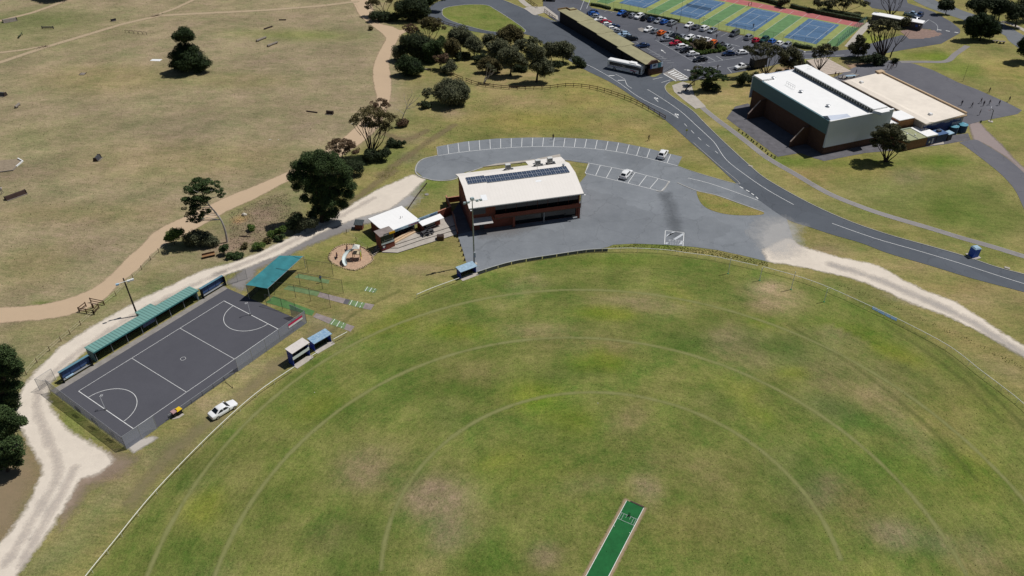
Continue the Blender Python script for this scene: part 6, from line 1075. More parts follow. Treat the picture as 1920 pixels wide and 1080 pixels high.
# playground slide
PGp = G(664, 494); pg = root('playground_slide', PGp, 0, 'pale curved slide on a small tower in the round bark playground', 'slide')
sp = [(-.9+1.1*math.cos(a), .2+1.5*math.sin(a), z) for a, z in [(rad(60+i*22), 2.1-i*.24) for i in range(9)]]
def _sl(m):
    vs = []; n = 7
    for i, p in enumerate(sp):
        P = Vector(p); d = Vector(sp[min(i+1, 8)])-Vector(sp[max(i-1, 0)]); d.z = 0; d.normalize(); q = Vector((-d.y, d.x, 0))
        for k in range(n): a = math.pi*(k/(n-1)); vs.append(P+q*math.cos(a)*.42+Vector((0, 0, .45*(1-math.sin(a)))))
    m.add(vs, [(i*n+k, i*n+k+1, (i+1)*n+k+1, (i+1)*n+k) for i in range(8) for k in range(n-1)], M('slide_plastic', (.62, .68, .66), .45, .06))
part(pg, 'chute', _sl, smooth_=True); part(pg, 'platform', lambda m: m.bx(-.3, 1.2, .9, 2.4, 1.6, 1.72, M('tan_deck', (.5, .42, .28), .7, .1)))
part(pg, 'roof', lambda m: m.box((.45, 1.65, 3.0), (1.5, 1.5, .5), M('slide_roof', (.65, .65, .6), .6, .1), 0, .3))
for x, y in ((-.3, .9), (1.2, .9), (-.3, 2.4), (1.2, 2.4)): part(pg, 'post', lambda m: m.tube([(x, y, 0), (x, y, 3.0)], .06, M('post_brown', (.2, .07, .05), .7, .1)))
part(pg, 'side_panel', lambda m: m.bx(1.22, 1.27, .95, 2.3, 1.0, 1.8, GREENP)); part(pg, 'ladder', lambda m: [m.tube([(1.3, 1.2+.0*k, .3+.35*k), (1.3, 1.8, .3+.35*k)], .03, YEL) for k in range(5)])
for px, lb in (((632, 484), 'dark spring rider on the left of the bark playground'), ((651, 470), 'small dark spring rider at the back of the bark playground')):
    s = root('spring_rider', G(*px), rad(100), lb, 'play equipment', 'spring riders'); part(s, 'seat', lambda m: m.tube([(-.55, 0, .55), (0, 0, .6), (.5, 0, .75), (.65, 0, 1.05)], [.12, .2, .16, .08], M('rider_dark', (.06, .02, .02), .6, .1), 8)); part(s, 'spring', lambda m: m.cyl((0, 0, 0), .12, .5, BLACK, 10)); part(s, 'handle', lambda m: m.tube([(.45, -.25, .85), (.45, .25, .85)], .025, YEL))
# blue booth by the road, bins
bo = root('portable_toilet', G(1824, 480), rad(15), 'bright blue portable booth on a pale pad beside the road', 'booth'); part(bo, 'wall', lambda m: m.bx(-.75, .75, -.7, .7, .1, 2.1, M('booth_blue', (.02, .1, .5), .45, .08)), bevel=.04); part(bo, 'roof', lambda m: m.box((0, 0, 2.1), (1.6, 1.5, .25), PBLUE, 0, .7)); part(bo, 'door', lambda m: m.bx(.76, .79, -.45, .45, .2, 1.95, NAVY)); part(bo, 'base_pad', lambda m: m.bx(-1.0, 1.1, -1.2, 1.1, .01, .1, CONC))
bn = [((329, 780), 'red_lid', 'pinkish-lidded wheelie bin left of the yellow-lidded one'), ((337, 776), 'yel_lid', 'wheelie bin with bright yellow lid by the low pipe fence')]
for (px, k, lb) in bn:
    b_ = root('wheelie_bin', G(*px), NETA-rad(90), lb, 'bin', 'wheelie bins by the pipe fence'); part(b_, 'bin_body', lambda m: m.box((0, 0, .08), (.62, .7, .95), BLACK, 0, 1.15)); part(b_, 'lid', lambda m: m.box((0, 0, 1.04), (.9, 1.0, .12), YEL if k == 'yel_lid' else M('lid_pink', (.42, .25, .25), .6, .1), 0, .85)); [part(b_, 'wheel', lambda m: m.tube([(x, .4, .12), (x+.06, .4, .12)], .12, RUB, 12)) for x in (-.3, .24)]
one('bin_slab', 'small pale concrete slab under the two wheelie bins', 'slab', lambda m: m.prism([(p.x, p.y) for p in GL([(322, 787), (336, 784), (346, 777), (338, 774)])], 0, .06, CONC))
lbx = root('log_bench', G(392, 482), heading((381, 485), (403, 480)), 'brown timber box bench on the grass under the leaning pine', 'bench'); part(lbx, 'seat', lambda m: m.bx(-1.3, 1.3, -.35, .35, .45, .55, M('bench_brown', (.28, .15, .07), .8, .2))); [part(lbx, 'leg', lambda m: m.bx(x, x+.2, -.3, .3, 0, .45, WOOD)) for x in (-1.2, 1.0)]; part(lbx, 'backrest', lambda m: m.bx(-1.3, 1.3, .3, .4, .55, .95, WOOD))
# cross-country jumps in the paddock
def jump(px, ang_to, label, kind, L, m_=WOOD, h=.7, w_=.8):
    r = root('horse_jump', G(*px), heading(px, ang_to), label, 'jump', 'cross-country jumps in the paddock')
    if kind == 'rail': [part(r, 'post', lambda m: m.box((x, 0, 0), (.2, .2, h+.3), m_)) for x in (-L/2, L/2)]; part(r, 'rail', lambda m: m.tube([(-L/2, 0, h), (L/2, 0, h)], .14, m_, 8)); part(r, 'rail', lambda m: m.tube([(-L/2, w_*.5, h*.5), (L/2, w_*.5, h*.5)], .12, m_, 8))
    elif kind == 'box': part(r, 'box_body', lambda m: m.box((0, 0, 0), (L, w_, h), m_, 0, .95, .45)); [part(r, 'end_board', lambda m: m.box((x, 0, 0), (.12, w_*1.15, h*1.1), DBARK, 0, 1, .6)) for x in (-L/2, L/2)]; part(r, 'ground_line', lambda m: m.tube([(-L/2, -w_*.8, .08), (L/2, -w_*.8, .08)], .1, LOGW, 6))
    elif kind == 'log': part(r, 'log', lambda m: m.tube([(-L/2, 0, h*.5), (L/2, 0, h*.5)], h*.5, m_, 10)); [part(r, 'chock', lambda m: m.box((x, 0, 0), (.25, h*1.3, .14), DBARK)) for x in (-L*.35, L*.35)]
    elif kind == 'table': part(r, 'tabletop', lambda m: m.box((0, 0, h), (L, w_, .15), m_)); [part(r, 'leg', lambda m: m.box((x, 0, 0), (.2, w_*.9, h), DBARK)) for x in (-L*.45, 0, L*.45)]
    elif kind == 'spread':
        for k in range(5): [part(r, 'frame', lambda m: m.tube([(-L/2+k*L/5, -.6, .0), (-L/2+k*L/5, -.6, h), (-L/2+(k+.8)*L/5, -.6, h), (-L/2+(k+.8)*L/5, -.6, 0)], .07, BLACK, 5))]
    return r
jump((19, 40), (30, 38), 'grey slatted table jump at the upper left edge', 'box', 4.6, LOGW, 1.0, 1.5); jump((90, 54), (100, 54), 'dark low rail jump right of the grey table jump', 'rail', 4.0, DGREY); jump((39, 69), (46, 62), 'greenish ladder-like rail jump below the grey table jump', 'rail', 3.4, M('green_wood', (.08, .1, .05), .9, .2)); jump((213, 39), (218, 38), 'small black box jump above the pale footpath', 'box', 1.6, BLACK, .7, .9)
jump((258, 62), (268, 63), 'row of five black square frames in the paddock', 'spread', 9, BLACK, .9); jump((503, 53), (512, 50), 'dark low log jump in the upper paddock', 'log', 3.6, DBARK, .5); jump((530, 38), (538, 38), 'thin dark log jump, highest in the paddock', 'log', 2.6, DBARK, .4); jump((490, 75), (500, 71), 'pale grey log jump, left one of a pair on the green strip', 'log', 4.4, LOGW, .7); jump((511, 84.5), (520, 81), 'pale grey log jump, right one of a pair on the green strip', 'log', 4.4, LOGW, .7)
jump((3, 179), (14, 180), 'dark box jump cut by the left edge', 'box', 3.0, DGREY, 1.0, 1.3); jump((33, 200), (38, 195), 'pale grey pipe jump near the left edge', 'log', 2.6, LOGW, .7); jump((183, 299), (189, 293), 'dark box jump with reddish end in mid paddock', 'box', 2.2, DGREY, .9, 1.1); jump((30, 368), (44, 363), 'long dark trough jump beside the walker', 'box', 4.6, M('dark_timber', (.05, .03, .025), .9, .3), .8, 1.2)
jump((585, 210.5), (596, 212), 'thin dark rail jump, left of two before the tan track', 'log', 3.4, DBARK, .35); jump((619, 213.5), (626, 214), 'dark box jump, right of two before the tan track', 'box', 1.8, DBARK, .9, 1.0); jump((156, 138), (165, 138), 'low pale round water jump rim in the paddock', 'box', 1.6, LOGW, .15, 1.6); jump((801, 131), (808, 131), 'fallen pale log beside the dark bush', 'log', 2.2, LOGW, .5)
one('white_sheet', 'white marker panel lying on the grass left of the two-tiered tree', 'panel', lambda m: m.add([(-1.8, -.5, .04), (1.6, -.9, .04), (1.9, .7, .12), (-1.4, 1.0, .05), (-1.8, -.5, 0), (1.6, -.9, 0), (1.9, .7, 0), (-1.4, 1.0, 0)], [(0, 1, 2, 3), (0, 4, 5, 1), (1, 5, 6, 2), (2, 6, 7, 3), (3, 7, 4, 0)], WHITE)).location = G(292, 113)
one('timber_edging', 'pale bent timber edging of the old sand arena at the left edge', 'edging', lambda m: (m.band([G(-20, 326), G(25, 320), G(31, 313)], .25, 0, .25, LOGW), m.band([G(31, 313), G(43, 303), G(34, 298)], .3, .0, .3, WLINE)))
one('sand_arena', 'small grey sand patch inside the bent timber edging', 'sand', lambda m: m.flat(GL([(-20, 326), (25, 319), (41, 303), (33, 298), (5, 300), (-20, 305)], .02), M('arena_sand', (.27, .215, .15), .9, .2)), kind=None)['kind'] = 'structure'
one('white_stone', 'pale flat stone on the orange earth between the pines', 'stone', lambda m: m.tube([(-.5, 0, .15), (0, 0, .3), (.6, .1, .12)], [.2, .42, .2], M('pale_stone', (.6, .55, .47), .8, .15), 7)).location = G(458, 404)
one('fallen_branch', 'dark fallen branch on the leaf litter below the pale stone', 'branch', lambda m: (m.tube([(-1.2, .2, .1), (0, 0, .15), (1.3, -.1, .1)], [.06, .12, .05], DBARK, 6), m.tube([(.2, 0, .15), (.9, .5, .4)], [.08, .03], DBARK, 5))).location = G(458, 444)
for (x, y), lb in (((1407, 312), 'upper'), ((1888, 503), 'lower')): one('drain_pit', 'pale concrete drain pit on the %s stretch of the road kerb' % lb, 'drain', lambda m: m.box((0, 0, 0), (1.0, .6, .17), CONC, rad(-30)), 'drain pits').location = G(x, y)
one('road_sign', 'small yellow road sign on the verge of the main road', 'sign', lambda m: (m.tube([(0, 0, 0), (0, 0, 2.1)], .04, GREY), m.box((0, 0, 1.6), (.5, .04, .5), M('sign_yellow_green', (.55, .6, .05), .5, 0)))).location = G(1286, 256)
bb_ = root('basketball_hoop', G(1857, 228), rad(60), 'dark basketball stand with white backboard on the school yard', 'hoop'); part(bb_, 'post', lambda m: m.tube([(0, 0, 0), (0, .3, 3.4), (0, 1.0, 3.6)], .09, DGREY)); part(bb_, 'backboard', lambda m: m.bx(-.9, .9, 1.0, 1.05, 3.0, 4.0, WHITE)); part(bb_, 'ring', lambda m: m.tube([(.23*math.cos(a), 1.3+.23*math.sin(a), 3.1) for a in [k*math.pi/5 for k in range(11)]], .02, RED, 5, False)); part(bb_, 'base', lambda m: m.bx(-.6, .6, -.6, .6, 0, .12, CONC))
for (x, y), lb in (((1865, 80), 'left'), ((1878, 81.5), 'right')): ptb = root('park_table', G(x, y), 0, 'dark park table on dry grass under the big cypress, the %s one' % lb, 'table', 'park tables under the cypress'); part(ptb, 'tabletop', lambda m: m.bx(-1.0, 1.0, -.5, .5, .7, .78, LOGW)); part(ptb, 'leg', lambda m: m.bx(-.7, -.6, -.4, .4, 0, .7, DGREY)); part(ptb, 'leg', lambda m: m.bx(.6, .7, -.4, .4, 0, .7, DGREY))
# tennis nets and fence
fence('tennis_fence', 'tall thin chain-link fence with dark posts between car park and tennis courts', GL([(1106, 6), (1150, 18), (1275, 41), (1346, 55), (1395, 65), (1485, 84), (1530, 90), (1569, 88.5)]), 2.9, 3.4, DGREY, meshmat('tennis_wire', (.1, .16, .12), .16), 'tennis court fences', True, .035)
fence('tennis_fence', 'green chain-link fence across the right end of the tennis courts', GL([(1569, 88.5), (1586, 72), (1604, 58), (1622, 45)]), 2.9, 2.4, M('fence_green_post', (.08, .16, .17), .6, .1), meshmat('tennis_green', (.1, .25, .22), .38), 'tennis court fences', True, .05)
for k in (-2, -1, 0, 1):
    n_ = root('tennis_net', TW(21.98*k-.9, 11.885), TA, 'dark tennis net across the %s blue court' % {-2: 'leftmost visible', -1: 'second', 0: 'third', 1: 'rightmost'}[k], 'net', 'tennis nets')
    if k >= 0: [part(n_, 'post', lambda m: m.tube([(x, 0, 0), (x, 0, 1.07)], .05, DGREY)) for x in (0, 10.0)]; part(n_, 'net_band', lambda m: m.bx(0, 10, -.01, .01, .9, .96, meshmat('band_faint', (.5, .5, .5), .2))); part(n_, 'mesh', lambda m: m.quad((0, 0, .05), (10, 0, .05), (10, 0, .93), (0, 0, .93), meshmat('net_faint', (.1, .12, .13), .12)))
    else: [part(n_, 'post', lambda m: m.tube([(x, 0, 0), (x, 0, 1.07)], .05, DGREY)) for x in (0, 10.0)]; part(n_, 'net_band', lambda m: m.bx(0, 10, -.01, .01, .9, .98, GREY)); part(n_, 'mesh', lambda m: m.quad((0, 0, .05), (10, 0, .05), (10, 0, .93), (0, 0, .93), meshmat('net_dark', (.04, .06, .08), .5)))
# crossing handrails
for px, lb in (([(1243, 140), (1252, 133), (1260, 128)], 'grey handrail at the shed end of the zebra crossing'), ([(1268, 155), (1280, 153), (1292, 151)], 'grey handrail at the footpath end of the zebra crossing')):
    P = GL(px); o0 = P[0].copy(); r = root('handrail', o0, 0, lb, 'handrail', 'zebra crossing handrails'); [part(r, 'post', lambda m: m.tube([p-o0, p-o0+Vector((0, 0, 1.1))], .04, GREY)) for p in P]; [part(r, 'rail', lambda m: m.tube([p-o0+Vector((0, 0, z)) for p in P], .03, GREY)) for z in (.55, 1.1)]
st_ = root('stumps', PW(2.35, 0, .03), math.atan2(pd.y, pd.x), 'dark stumps standing on the crease of the green pitch', 'stumps'); [part(st_, 'stump', lambda m: m.tube([(0, y, 0), (0, y, .71)], .03, BLACK)) for y in (-.11, 0, .11)]; part(st_, 'base', lambda m: m.bx(-.1, .1, -.2, .2, 0, .05, BLACK))
one('pitch_end_board', 'dark timber board across the far end of the green pitch', 'board', lambda m: m.band([PW(-.15, -.8, 0), PW(-.1, 1.36, 0)], .22, 0, .08, M('end_board', (.07, .05, .04), .9, .2)))
for x, y in ((660, 232), (677, 238), (690, 229), (522, 262), (505, 262), (508, 262), (1121, 756), (590, 736)): one('litter_scrap', 'tiny pale scrap lying on the grass', 'scrap', lambda m: m.box((0, 0, 0), (.35 if y < 300 else .14, .2 if y < 300 else .1, .05), M('scrap_white', (.6, .57, .5), .8, .05), x), 'pale scraps on the grass').location = G(x, y)
# ================================================================== TREES
LF = dict(pine=leafmat('pine_needles', (.018, .036, .012), (.085, .125, .042)), cyp=leafmat('cypress_foliage', (.012, .024, .009), (.044, .068, .022)), coast=leafmat('coastal_foliage', (.040, .052, .028), (.19, .19, .105)),
          gum=leafmat('gum_leaves', (.036, .040, .020), (.14, .135, .068)), red=leafmat('reddish_gum_leaves', (.08, .046, .03), (.17, .115, .065)), brown=leafmat('olive_brown_leaves', (.06, .052, .022), (.15, .125, .05)),
          green=leafmat('bright_green_leaves', (.045, .08, .015), (.12, .17, .035)), dark=leafmat('dark_shrub_leaves', (.014, .024, .010), (.062, .082, .036)))
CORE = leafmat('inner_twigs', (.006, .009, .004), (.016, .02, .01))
def leaves(rng, cen, rad_, size, cover, flat=1.0, out=.6):
    """leaf quads on the shells of spheres"""
    V = []
    for c, r in zip(cen, rad_):
        n = int(4*math.pi*r*r*cover/(size*size)); 
        d = rng.normal(size=(n, 3)); d[:, 2] = d[:, 2]*.9+.25; d /= np.linalg.norm(d, axis=1)[:, None]
        k = (.62+.48*rng.random(n)**.6+np.where(rng.random(n) < .14, .3*rng.random(n), 0))[:, None]; p = d*k*r; p[:, 2] *= flat; p += c
        nn = d*out+np.array([.12, .05, .3])+rng.normal(size=(n, 3))*.5; nn /= np.linalg.norm(nn, axis=1)[:, None]
        t = np.cross(nn, rng.normal(size=(n, 3))); t /= np.linalg.norm(t, axis=1)[:, None]; b = np.cross(nn, t)
        s = (size*(.45+.6*rng.random(n)))[:, None]; a = s*(.5+.35*rng.random(n))[:, None]
        V.append(np.stack([p-t*s*.55-b*a*.3, p+t*s*.4-b*a*.5, p+t*s*.6+b*a*.3, p-t*s*.4+b*a*.5], 1))
    return np.concatenate(V) if V else np.zeros((0, 4, 3))
def quads(name, V, m, parent):
    n = len(V); me = bpy.data.meshes.new(name); me.vertices.add(n*4); me.vertices.foreach_set('co', V.astype(np.float32).ravel()); me.loops.add(n*4); me.loops.foreach_set('vertex_index', np.arange(n*4, dtype=np.int32))
    me.polygons.add(n); me.polygons.foreach_set('loop_start', np.arange(0, n*4, 4, dtype=np.int32)); me.polygons.foreach_set('loop_total', np.full(n, 4, np.int32)); me.update(); me.materials.append(m)
    o = bpy.data.objects.new(name, me); COL.objects.link(o); o.parent = parent; return o
TSEED = 0; NLEAF = 0; COVK = 1.9
def tree(name, label, base, lobes, lf='coast', bark=BARK, style='dense', group=None, tp=None, stems=1, cover=None, leaf=None, trunk_r=None, cat='tree', dy=.35):
    global TSEED, NLEAF
    TSEED += 1; rng = np.random.default_rng(TSEED*13+5); rr = random.Random(TSEED)
    Bp = G(*base); r0 = root(name, Bp, 0, label, cat, group); px = ppm(Bp); leaf = leaf or max(.24, min(.42, 2.1/px))
    C = []; R = []
    for i, L in enumerate(lobes):
        r = L[2]/px*(1.3 if L[2] < 16 else 1.12); c = GY(L[0], L[1], Bp.y+(L[3]/px if len(L) > 3 else rr.uniform(-1, 1)*dy*r)); c.z = max(c.z, r*.62); C.append(c-Bp); R.append(r)
    top = max(c.z+r for c, r in zip(C, R)); cov = cover or dict(dense=.85, gum=.7, pine=.85, cyp=.9)[style]
    sc, sr = [], []
    for c, r in zip(C, R):
        nsub = dict(dense=9, gum=11, pine=11, cyp=10)[style]
        for k in range(nsub):
            d = Vector(rng.normal(size=3)); d.z = d.z*.7+.25; d.normalize(); f = dict(dense=.58, gum=.72, pine=.72, cyp=.6)[style]
            p = c+Vector((d.x, d.y, d.z*(.85 if style in ('dense', 'cyp') else .6)))*r*f; p.z = max(p.z, .15*r); sc.append(np.array(p)); sr.append(r*rr.uniform(.34, .52)*(1 if style in ('dense', 'cyp') else .85))
        if style in ('dense', 'cyp'): sc.append(np.array(c)); sr.append(r*.8)
    V = leaves(rng, sc, sr, leaf, cov*COVK, {'dense': .95, 'gum': .55, 'pine': .42, 'cyp': .7}[style]); NLEAF += len(V)
    V[..., 2] = np.maximum(V[..., 2], .03)
    quads('crown', V, LF[lf], r0)
    # trunk and limbs
    tr = trunk_r or max(.07, top*.021); mb = MB()
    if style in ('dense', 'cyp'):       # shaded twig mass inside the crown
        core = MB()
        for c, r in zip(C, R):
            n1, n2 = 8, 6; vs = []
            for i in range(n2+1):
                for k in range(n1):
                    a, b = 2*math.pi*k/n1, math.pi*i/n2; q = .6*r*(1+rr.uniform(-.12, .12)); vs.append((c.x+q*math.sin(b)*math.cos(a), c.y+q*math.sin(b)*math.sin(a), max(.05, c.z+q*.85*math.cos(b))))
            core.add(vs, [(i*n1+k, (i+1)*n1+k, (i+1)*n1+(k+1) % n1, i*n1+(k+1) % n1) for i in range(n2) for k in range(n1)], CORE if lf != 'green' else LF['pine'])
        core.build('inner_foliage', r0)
    def limb(a, b, ra, rb, bend=.15):
        m_ = a.lerp(b, .5)+Vector((rr.uniform(-1, 1), rr.uniform(-1, 1), rr.uniform(-.3, .6)))*(b-a).length*bend; P = [a, a.lerp(m_, .55), m_, m_.lerp(b, .55), b]; P = smooth(P, 2)
        mb.tube(P, [ra+(rb-ra)*i/(len(P)-1) for i in range(len(P))], bark, 6)
    if tp:
        P = [GY(x, y, Bp.y)-Bp for x, y in tp]; P = smooth(P, 4); mb.tube(P, [tr*1.25*(1-.7*i/(len(P)-1)) for i in range(len(P))], bark, 8)
        for c, r in zip(C, R): k = min(range(len(P)), key=lambda i: (P[i]-c).length if P[i].z < c.z+.5 else 99); limb(P[k], c, tr*.4, .04, .12); [limb(c, c+Vector((rr.uniform(-1, 1), rr.uniform(-1, 1), rr.uniform(-.6, .4)))*r*.9, .05, .02) for _ in range(2)]
    elif stems == 1:
        cen = sum(C, Vector())/len(C); fk = Vector((cen.x*.35, cen.y*.3, min(cen.z*.55, top*.4))); mb.tube([(0, 0, -.05), fk*.3, fk*.65, fk], [tr*1.5, tr*1.15, tr, tr*.85], bark, 8)
        for c, r in zip(C, R): limb(fk, c, tr*.5, .04)
    else:
        for k, (c, r) in enumerate(list(zip(C, R))*max(1, round(stems/len(C)))):
            a = Vector((rr.uniform(-.4, .4), rr.uniform(-.4, .4), 0)); limb(a, c, tr*.62, .04, .13)
            limb(a.lerp(c, .6), c+Vector((rr.uniform(-1, 1), rr.uniform(-1, 1), .2))*r*.8, tr*.25, .03)
    mb.build('trunk', r0)
    return r0
# paddock and left side
tree('cypress_tree', 'lone two-tiered dark cypress standing in the dry paddock', (350, 134), [(345, 64, 13), (334, 70, 9), (357, 70, 9), (346, 72, 10), (350, 96, 20), (336, 104, 17), (368, 106, 18), (330, 120, 12), (383, 120, 11), (350, 114, 22), (345, 126, 14), (372, 124, 12)], 'cyp', DBARK, 'cyp')
tree('pine_tree', 'wind-leaned pine with bare pale trunk by the tan track', (426, 454), [(374, 346, 15), (386, 342, 10), (362, 354, 12), (374, 362, 13), (388, 358, 9), (358, 374, 12), (370, 378, 13), (384, 374, 9), (354, 388, 9), (366, 390, 9), (358, 404, 9), (374, 402, 8), (368, 412, 7), (386, 396, 7), (356, 414, 6), (376, 412, 5), (404, 345, 7), (410, 356, 7), (416, 366, 6)], 'pine', PBARK, 'pine', tp=[(426, 454), (422, 432), (414, 412), (402, 396), (390, 382), (380, 364), (374, 350)], dy=.5, trunk_r=.2)
tree('pine_tree', 'large dark dense pine beside the gravel track', (604, 416), [(579.4, 298, 11.76), (599.5, 294, 12.74), (619.7, 298, 11.76), (561.4, 312, 12.74), (583.8, 314, 14.7), (606.2, 314, 15.68), (630.9, 310, 12.74), (647.7, 322, 11.76), (550.2, 332, 10.78), (570.4, 334, 14.7), (595, 336, 16.66), (619.7, 336, 16.66), (644.3, 342, 13.72), (660, 350, 8.82), (557, 350, 8.82), (579.4, 354, 11.76), (604, 358, 15.68), (628.6, 360, 14.7), (651, 364, 10.78), (570.4, 372, 7.84), (592.8, 376, 12.74), (617.4, 380, 13.72), (639.8, 382, 10.78), (599.5, 394, 11.76), (624.2, 400, 11.76), (586.1, 404, 9.8), (610.7, 412, 9.8)], 'pine', DBARK, 'dense', cover=.8, dy=.6)
for b, lb, lo, lf in (((327, 458), 'green-topped bush at the left end of the dark shrub clump under the leaning pine', [(325, 440, 11), (335, 436, 9), (318, 446, 8)], 'green'), ((375, 462), 'grey-green scrub bush in the shade below the leaning pine', [(370, 446, 14), (388, 448, 12), (400, 452, 10), (355, 450, 11)], 'coast'), ((552, 436), 'dark bush at the left foot of the large pine', [(550, 418, 11), (556, 406, 9), (544, 424, 8)], 'dark'), ((572, 434), 'grey-green bush directly below the large pine', [(570, 418, 11), (584, 418, 10), (562, 424, 8)], 'coast')):
    tree('bush', lb, b, lo, lf, DBARK, 'dense', 'bushes below the pines', cat='bush')
for i, (b, lo, lf, lb) in enumerate((((514, 446), [(508, 440, 7), (520, 435, 6), (530, 430, 6)], 'green', 'bright green low shrub right of the leaf litter by the gravel track'), ((524, 451), [(522, 446, 6), (530, 443, 5)], 'pine', 'dark green low shrub behind the gravel track edge'), ((420, 478), [(418, 468, 7), (423, 462, 5)], 'pine', 'small dark green shrub nearest the timber box bench'), ((438, 484), [(432, 480, 7), (444, 480, 7), (452, 478, 5)], 'pine', 'flat dark green shrub by the gravel edge right of the bench'), ((486, 468), [(480, 462, 7), (490, 460, 6)], 'green', 'mid green shrub in the middle of the gravel edge'), ((473, 432), [(472, 427, 6), (468, 424, 4)], 'green', 'small bright green shrub on the orange earth'), ((500, 456), [(498, 452, 5), (505, 450, 4)], 'brown', 'small brownish shrub left of the bright green shrub'), ((462, 466), [(460, 460, 5), (455, 464, 4)], 'brown', 'small olive shrub above the gravel edge'))):
    tree('shrub', lb, b, lo, lf, DBARK, 'dense', 'low shrubs along the gravel track', cat='shrub', leaf=.26)
tree('gum_tree', 'reddish-leaved gum between the large pine and the spreading gum', (648, 318), [(622, 274, 10), (636, 268, 11), (652, 268, 11), (664, 280, 10), (644, 282, 10), (630, 286, 7)], 'red', BARK, 'gum', stems=6); tree('bush', 'dark round bush behind the large pine', (664, 330), [(658, 312, 12), (672, 314, 11)], 'dark', DBARK, 'dense', cat='bush')
tree('gum_tree', 'spreading many-stemmed gum beside the tan track', (696, 292), [(690, 212, 14), (708, 212, 14), (724, 222, 12), (674, 222, 11), (700, 226, 12), (716, 236, 11), (664, 228, 8), (738, 224, 9), (688, 234, 11), (726, 240, 8)], 'brown', DBARK, 'gum', stems=14, cover=.6); tree('gum_tree', 'small reddish-topped gum rising behind the spreading gum', (714, 232), [(700, 196, 8), (714, 192, 9), (724, 198, 7), (706, 202, 7)], 'red', BARK, 'gum', stems=4)
for b, lo, lb in (((736, 276), [(734, 268, 8), (746, 270, 7), (758, 268, 4)], 'dark low bush right of the spreading gum'), ((708, 302), [(696, 290, 11), (712, 292, 10), (724, 286, 8), (690, 298, 8)], 'dark scrub under the spreading gum'), ((757, 238), [(757, 230, 8), (748, 233, 5)], 'small reddish bush at the foot of the dead tree')): tree('bush', lb, b, lo, 'dark' if 'dark' in lb else 'red', DBARK, 'dense', cat='bush')
def bare(name, label, base, paths, m_=PBARK, r=.12, cat='tree'):
    Bp = G(*base); r0 = root(name, Bp, 0, label, cat); 
    for i, p in enumerate(paths):
        P = smooth([GY(x, y, Bp.y)-Bp+Vector((0, .0 if j == 0 else .3*j*(-1)**i, 0)) for j, (x, y) in enumerate(p)], 3); part(r0, 'trunk' if i == 0 else 'branch', lambda m: m.tube(P, [(r if i == 0 else r*.5)*(1-.85*k/(len(P)-1))+.012 for k in range(len(P))], m_, 6))
bare('dead_tree', 'bare pale dead tree with forked branches near the tan track', (754, 223), [[(754, 223), (760, 208), (770, 194), (778, 180)], [(760, 208), (765, 190), (764, 176)], [(767, 198), (782, 186), (788, 178)], [(762, 204), (776, 200), (792, 190)], [(765, 190), (772, 178), (771, 170)], [(757, 214), (748, 206), (740, 202)], [(764, 200), (758, 186), (757, 176)]])
tree('bush', 'large round grey-green bush beside the curving wooden fence', (847, 197), [(840, 162, 17), (856, 164, 17), (828, 172, 15), (846, 176, 22), (866, 174, 14), (832, 182, 12), (856, 186, 14), (870, 182, 8)], 'coast', DBARK, 'dense', cat='bush'); tree('small_tree', 'small leaning tree left of the large round bush', (794, 194), [(801, 170, 7), (806, 175, 6), (796, 175, 6), (800, 180, 5)], 'coast', BARK, 'gum', stems=3, cover=.7); tree('bush', 'low dark bush at the foot of the small leaning tree', (797, 203), [(796, 197, 7), (804, 198, 5)], 'dark', DBARK, 'dense', cat='bush')
# clump at the path fork
tree('gum_tree', 'umbrella-shaped brown gum rising over the dense dark clump', (806, 84), [(792, 44, 10), (804, 40, 11), (816, 42, 10), (826, 50, 8), (800, 50, 8), (816, 54, 8)], 'brown', BARK, 'gum', stems=8, cover=.8); tree('gum_tree', 'reddish gum leaning left over the tan track fork', (786, 86), [(762, 53, 7), (772, 50, 7), (780, 57, 7), (770, 60, 5)], 'red', PBARK, 'gum', stems=5)
tree('dense_tree', 'very dense dark green tree right of the tan track', (782, 112), [(766, 80, 14), (784, 76, 15), (800, 84, 14), (758, 92, 12), (775, 94, 16), (795, 98, 15), (748, 98, 9), (786, 110, 13)], 'dark', DBARK, 'dense'); tree('dense_tree', 'dark green tree on the right shoulder of the dense clump', (812, 116), [(806, 92, 13), (820, 84, 11), (818, 100, 11), (806, 108, 11), (828, 76, 7)], 'pine', DBARK, 'dense'); tree('bush', 'dark domed bush at the near end of the dense clump', (767, 141), [(764, 118, 14), (754, 126, 11), (776, 124, 13), (766, 130, 13), (784, 130, 9)], 'cyp', DBARK, 'dense', cat='bush'); tree('bush', 'grey-green bush on the left of the dense clump', (752, 112), [(745, 96, 10), (752, 102, 9), (744, 104, 7)], 'coast', DBARK, 'dense', cat='bush')
# top group
tree('gum_tree', 'flat-topped gum cut by the top edge above the tan track', (722, 30), [(696, 6, 9), (710, 1, 10), (726, -5, 12), (742, -8, 12), (690, 14, 5)], 'brown', DBARK, 'gum', stems=7, cover=.8); tree('dense_tree', 'broad dark tree at the top edge left of the loop road', (772, 40), [(752, 14, 11), (768, 8, 13), (786, 12, 13), (798, 22, 10), (760, 26, 12), (778, 28, 12), (792, 32, 8)], 'dark', DBARK, 'dense'); tree('dense_tree', 'green tree touching the bend of the loop road at the top edge', (800, 22), [(790, 0, 11), (802, 6, 8), (812, -4, 10), (826, -8, 10), (796, 14, 8)], 'pine', DBARK, 'dense'); tree('bush', 'dark bush spreading over the tan track at the top', (712, 40), [(702, 30, 9), (716, 30, 10), (730, 34, 9), (742, 38, 8)], 'dark', DBARK, 'dense', cat='bush'); tree('bush', 'tiny bush at the inner edge of the tan track bend', (695, 56), [(695, 54, 4)], 'brown', DBARK, 'dense', cat='bush')
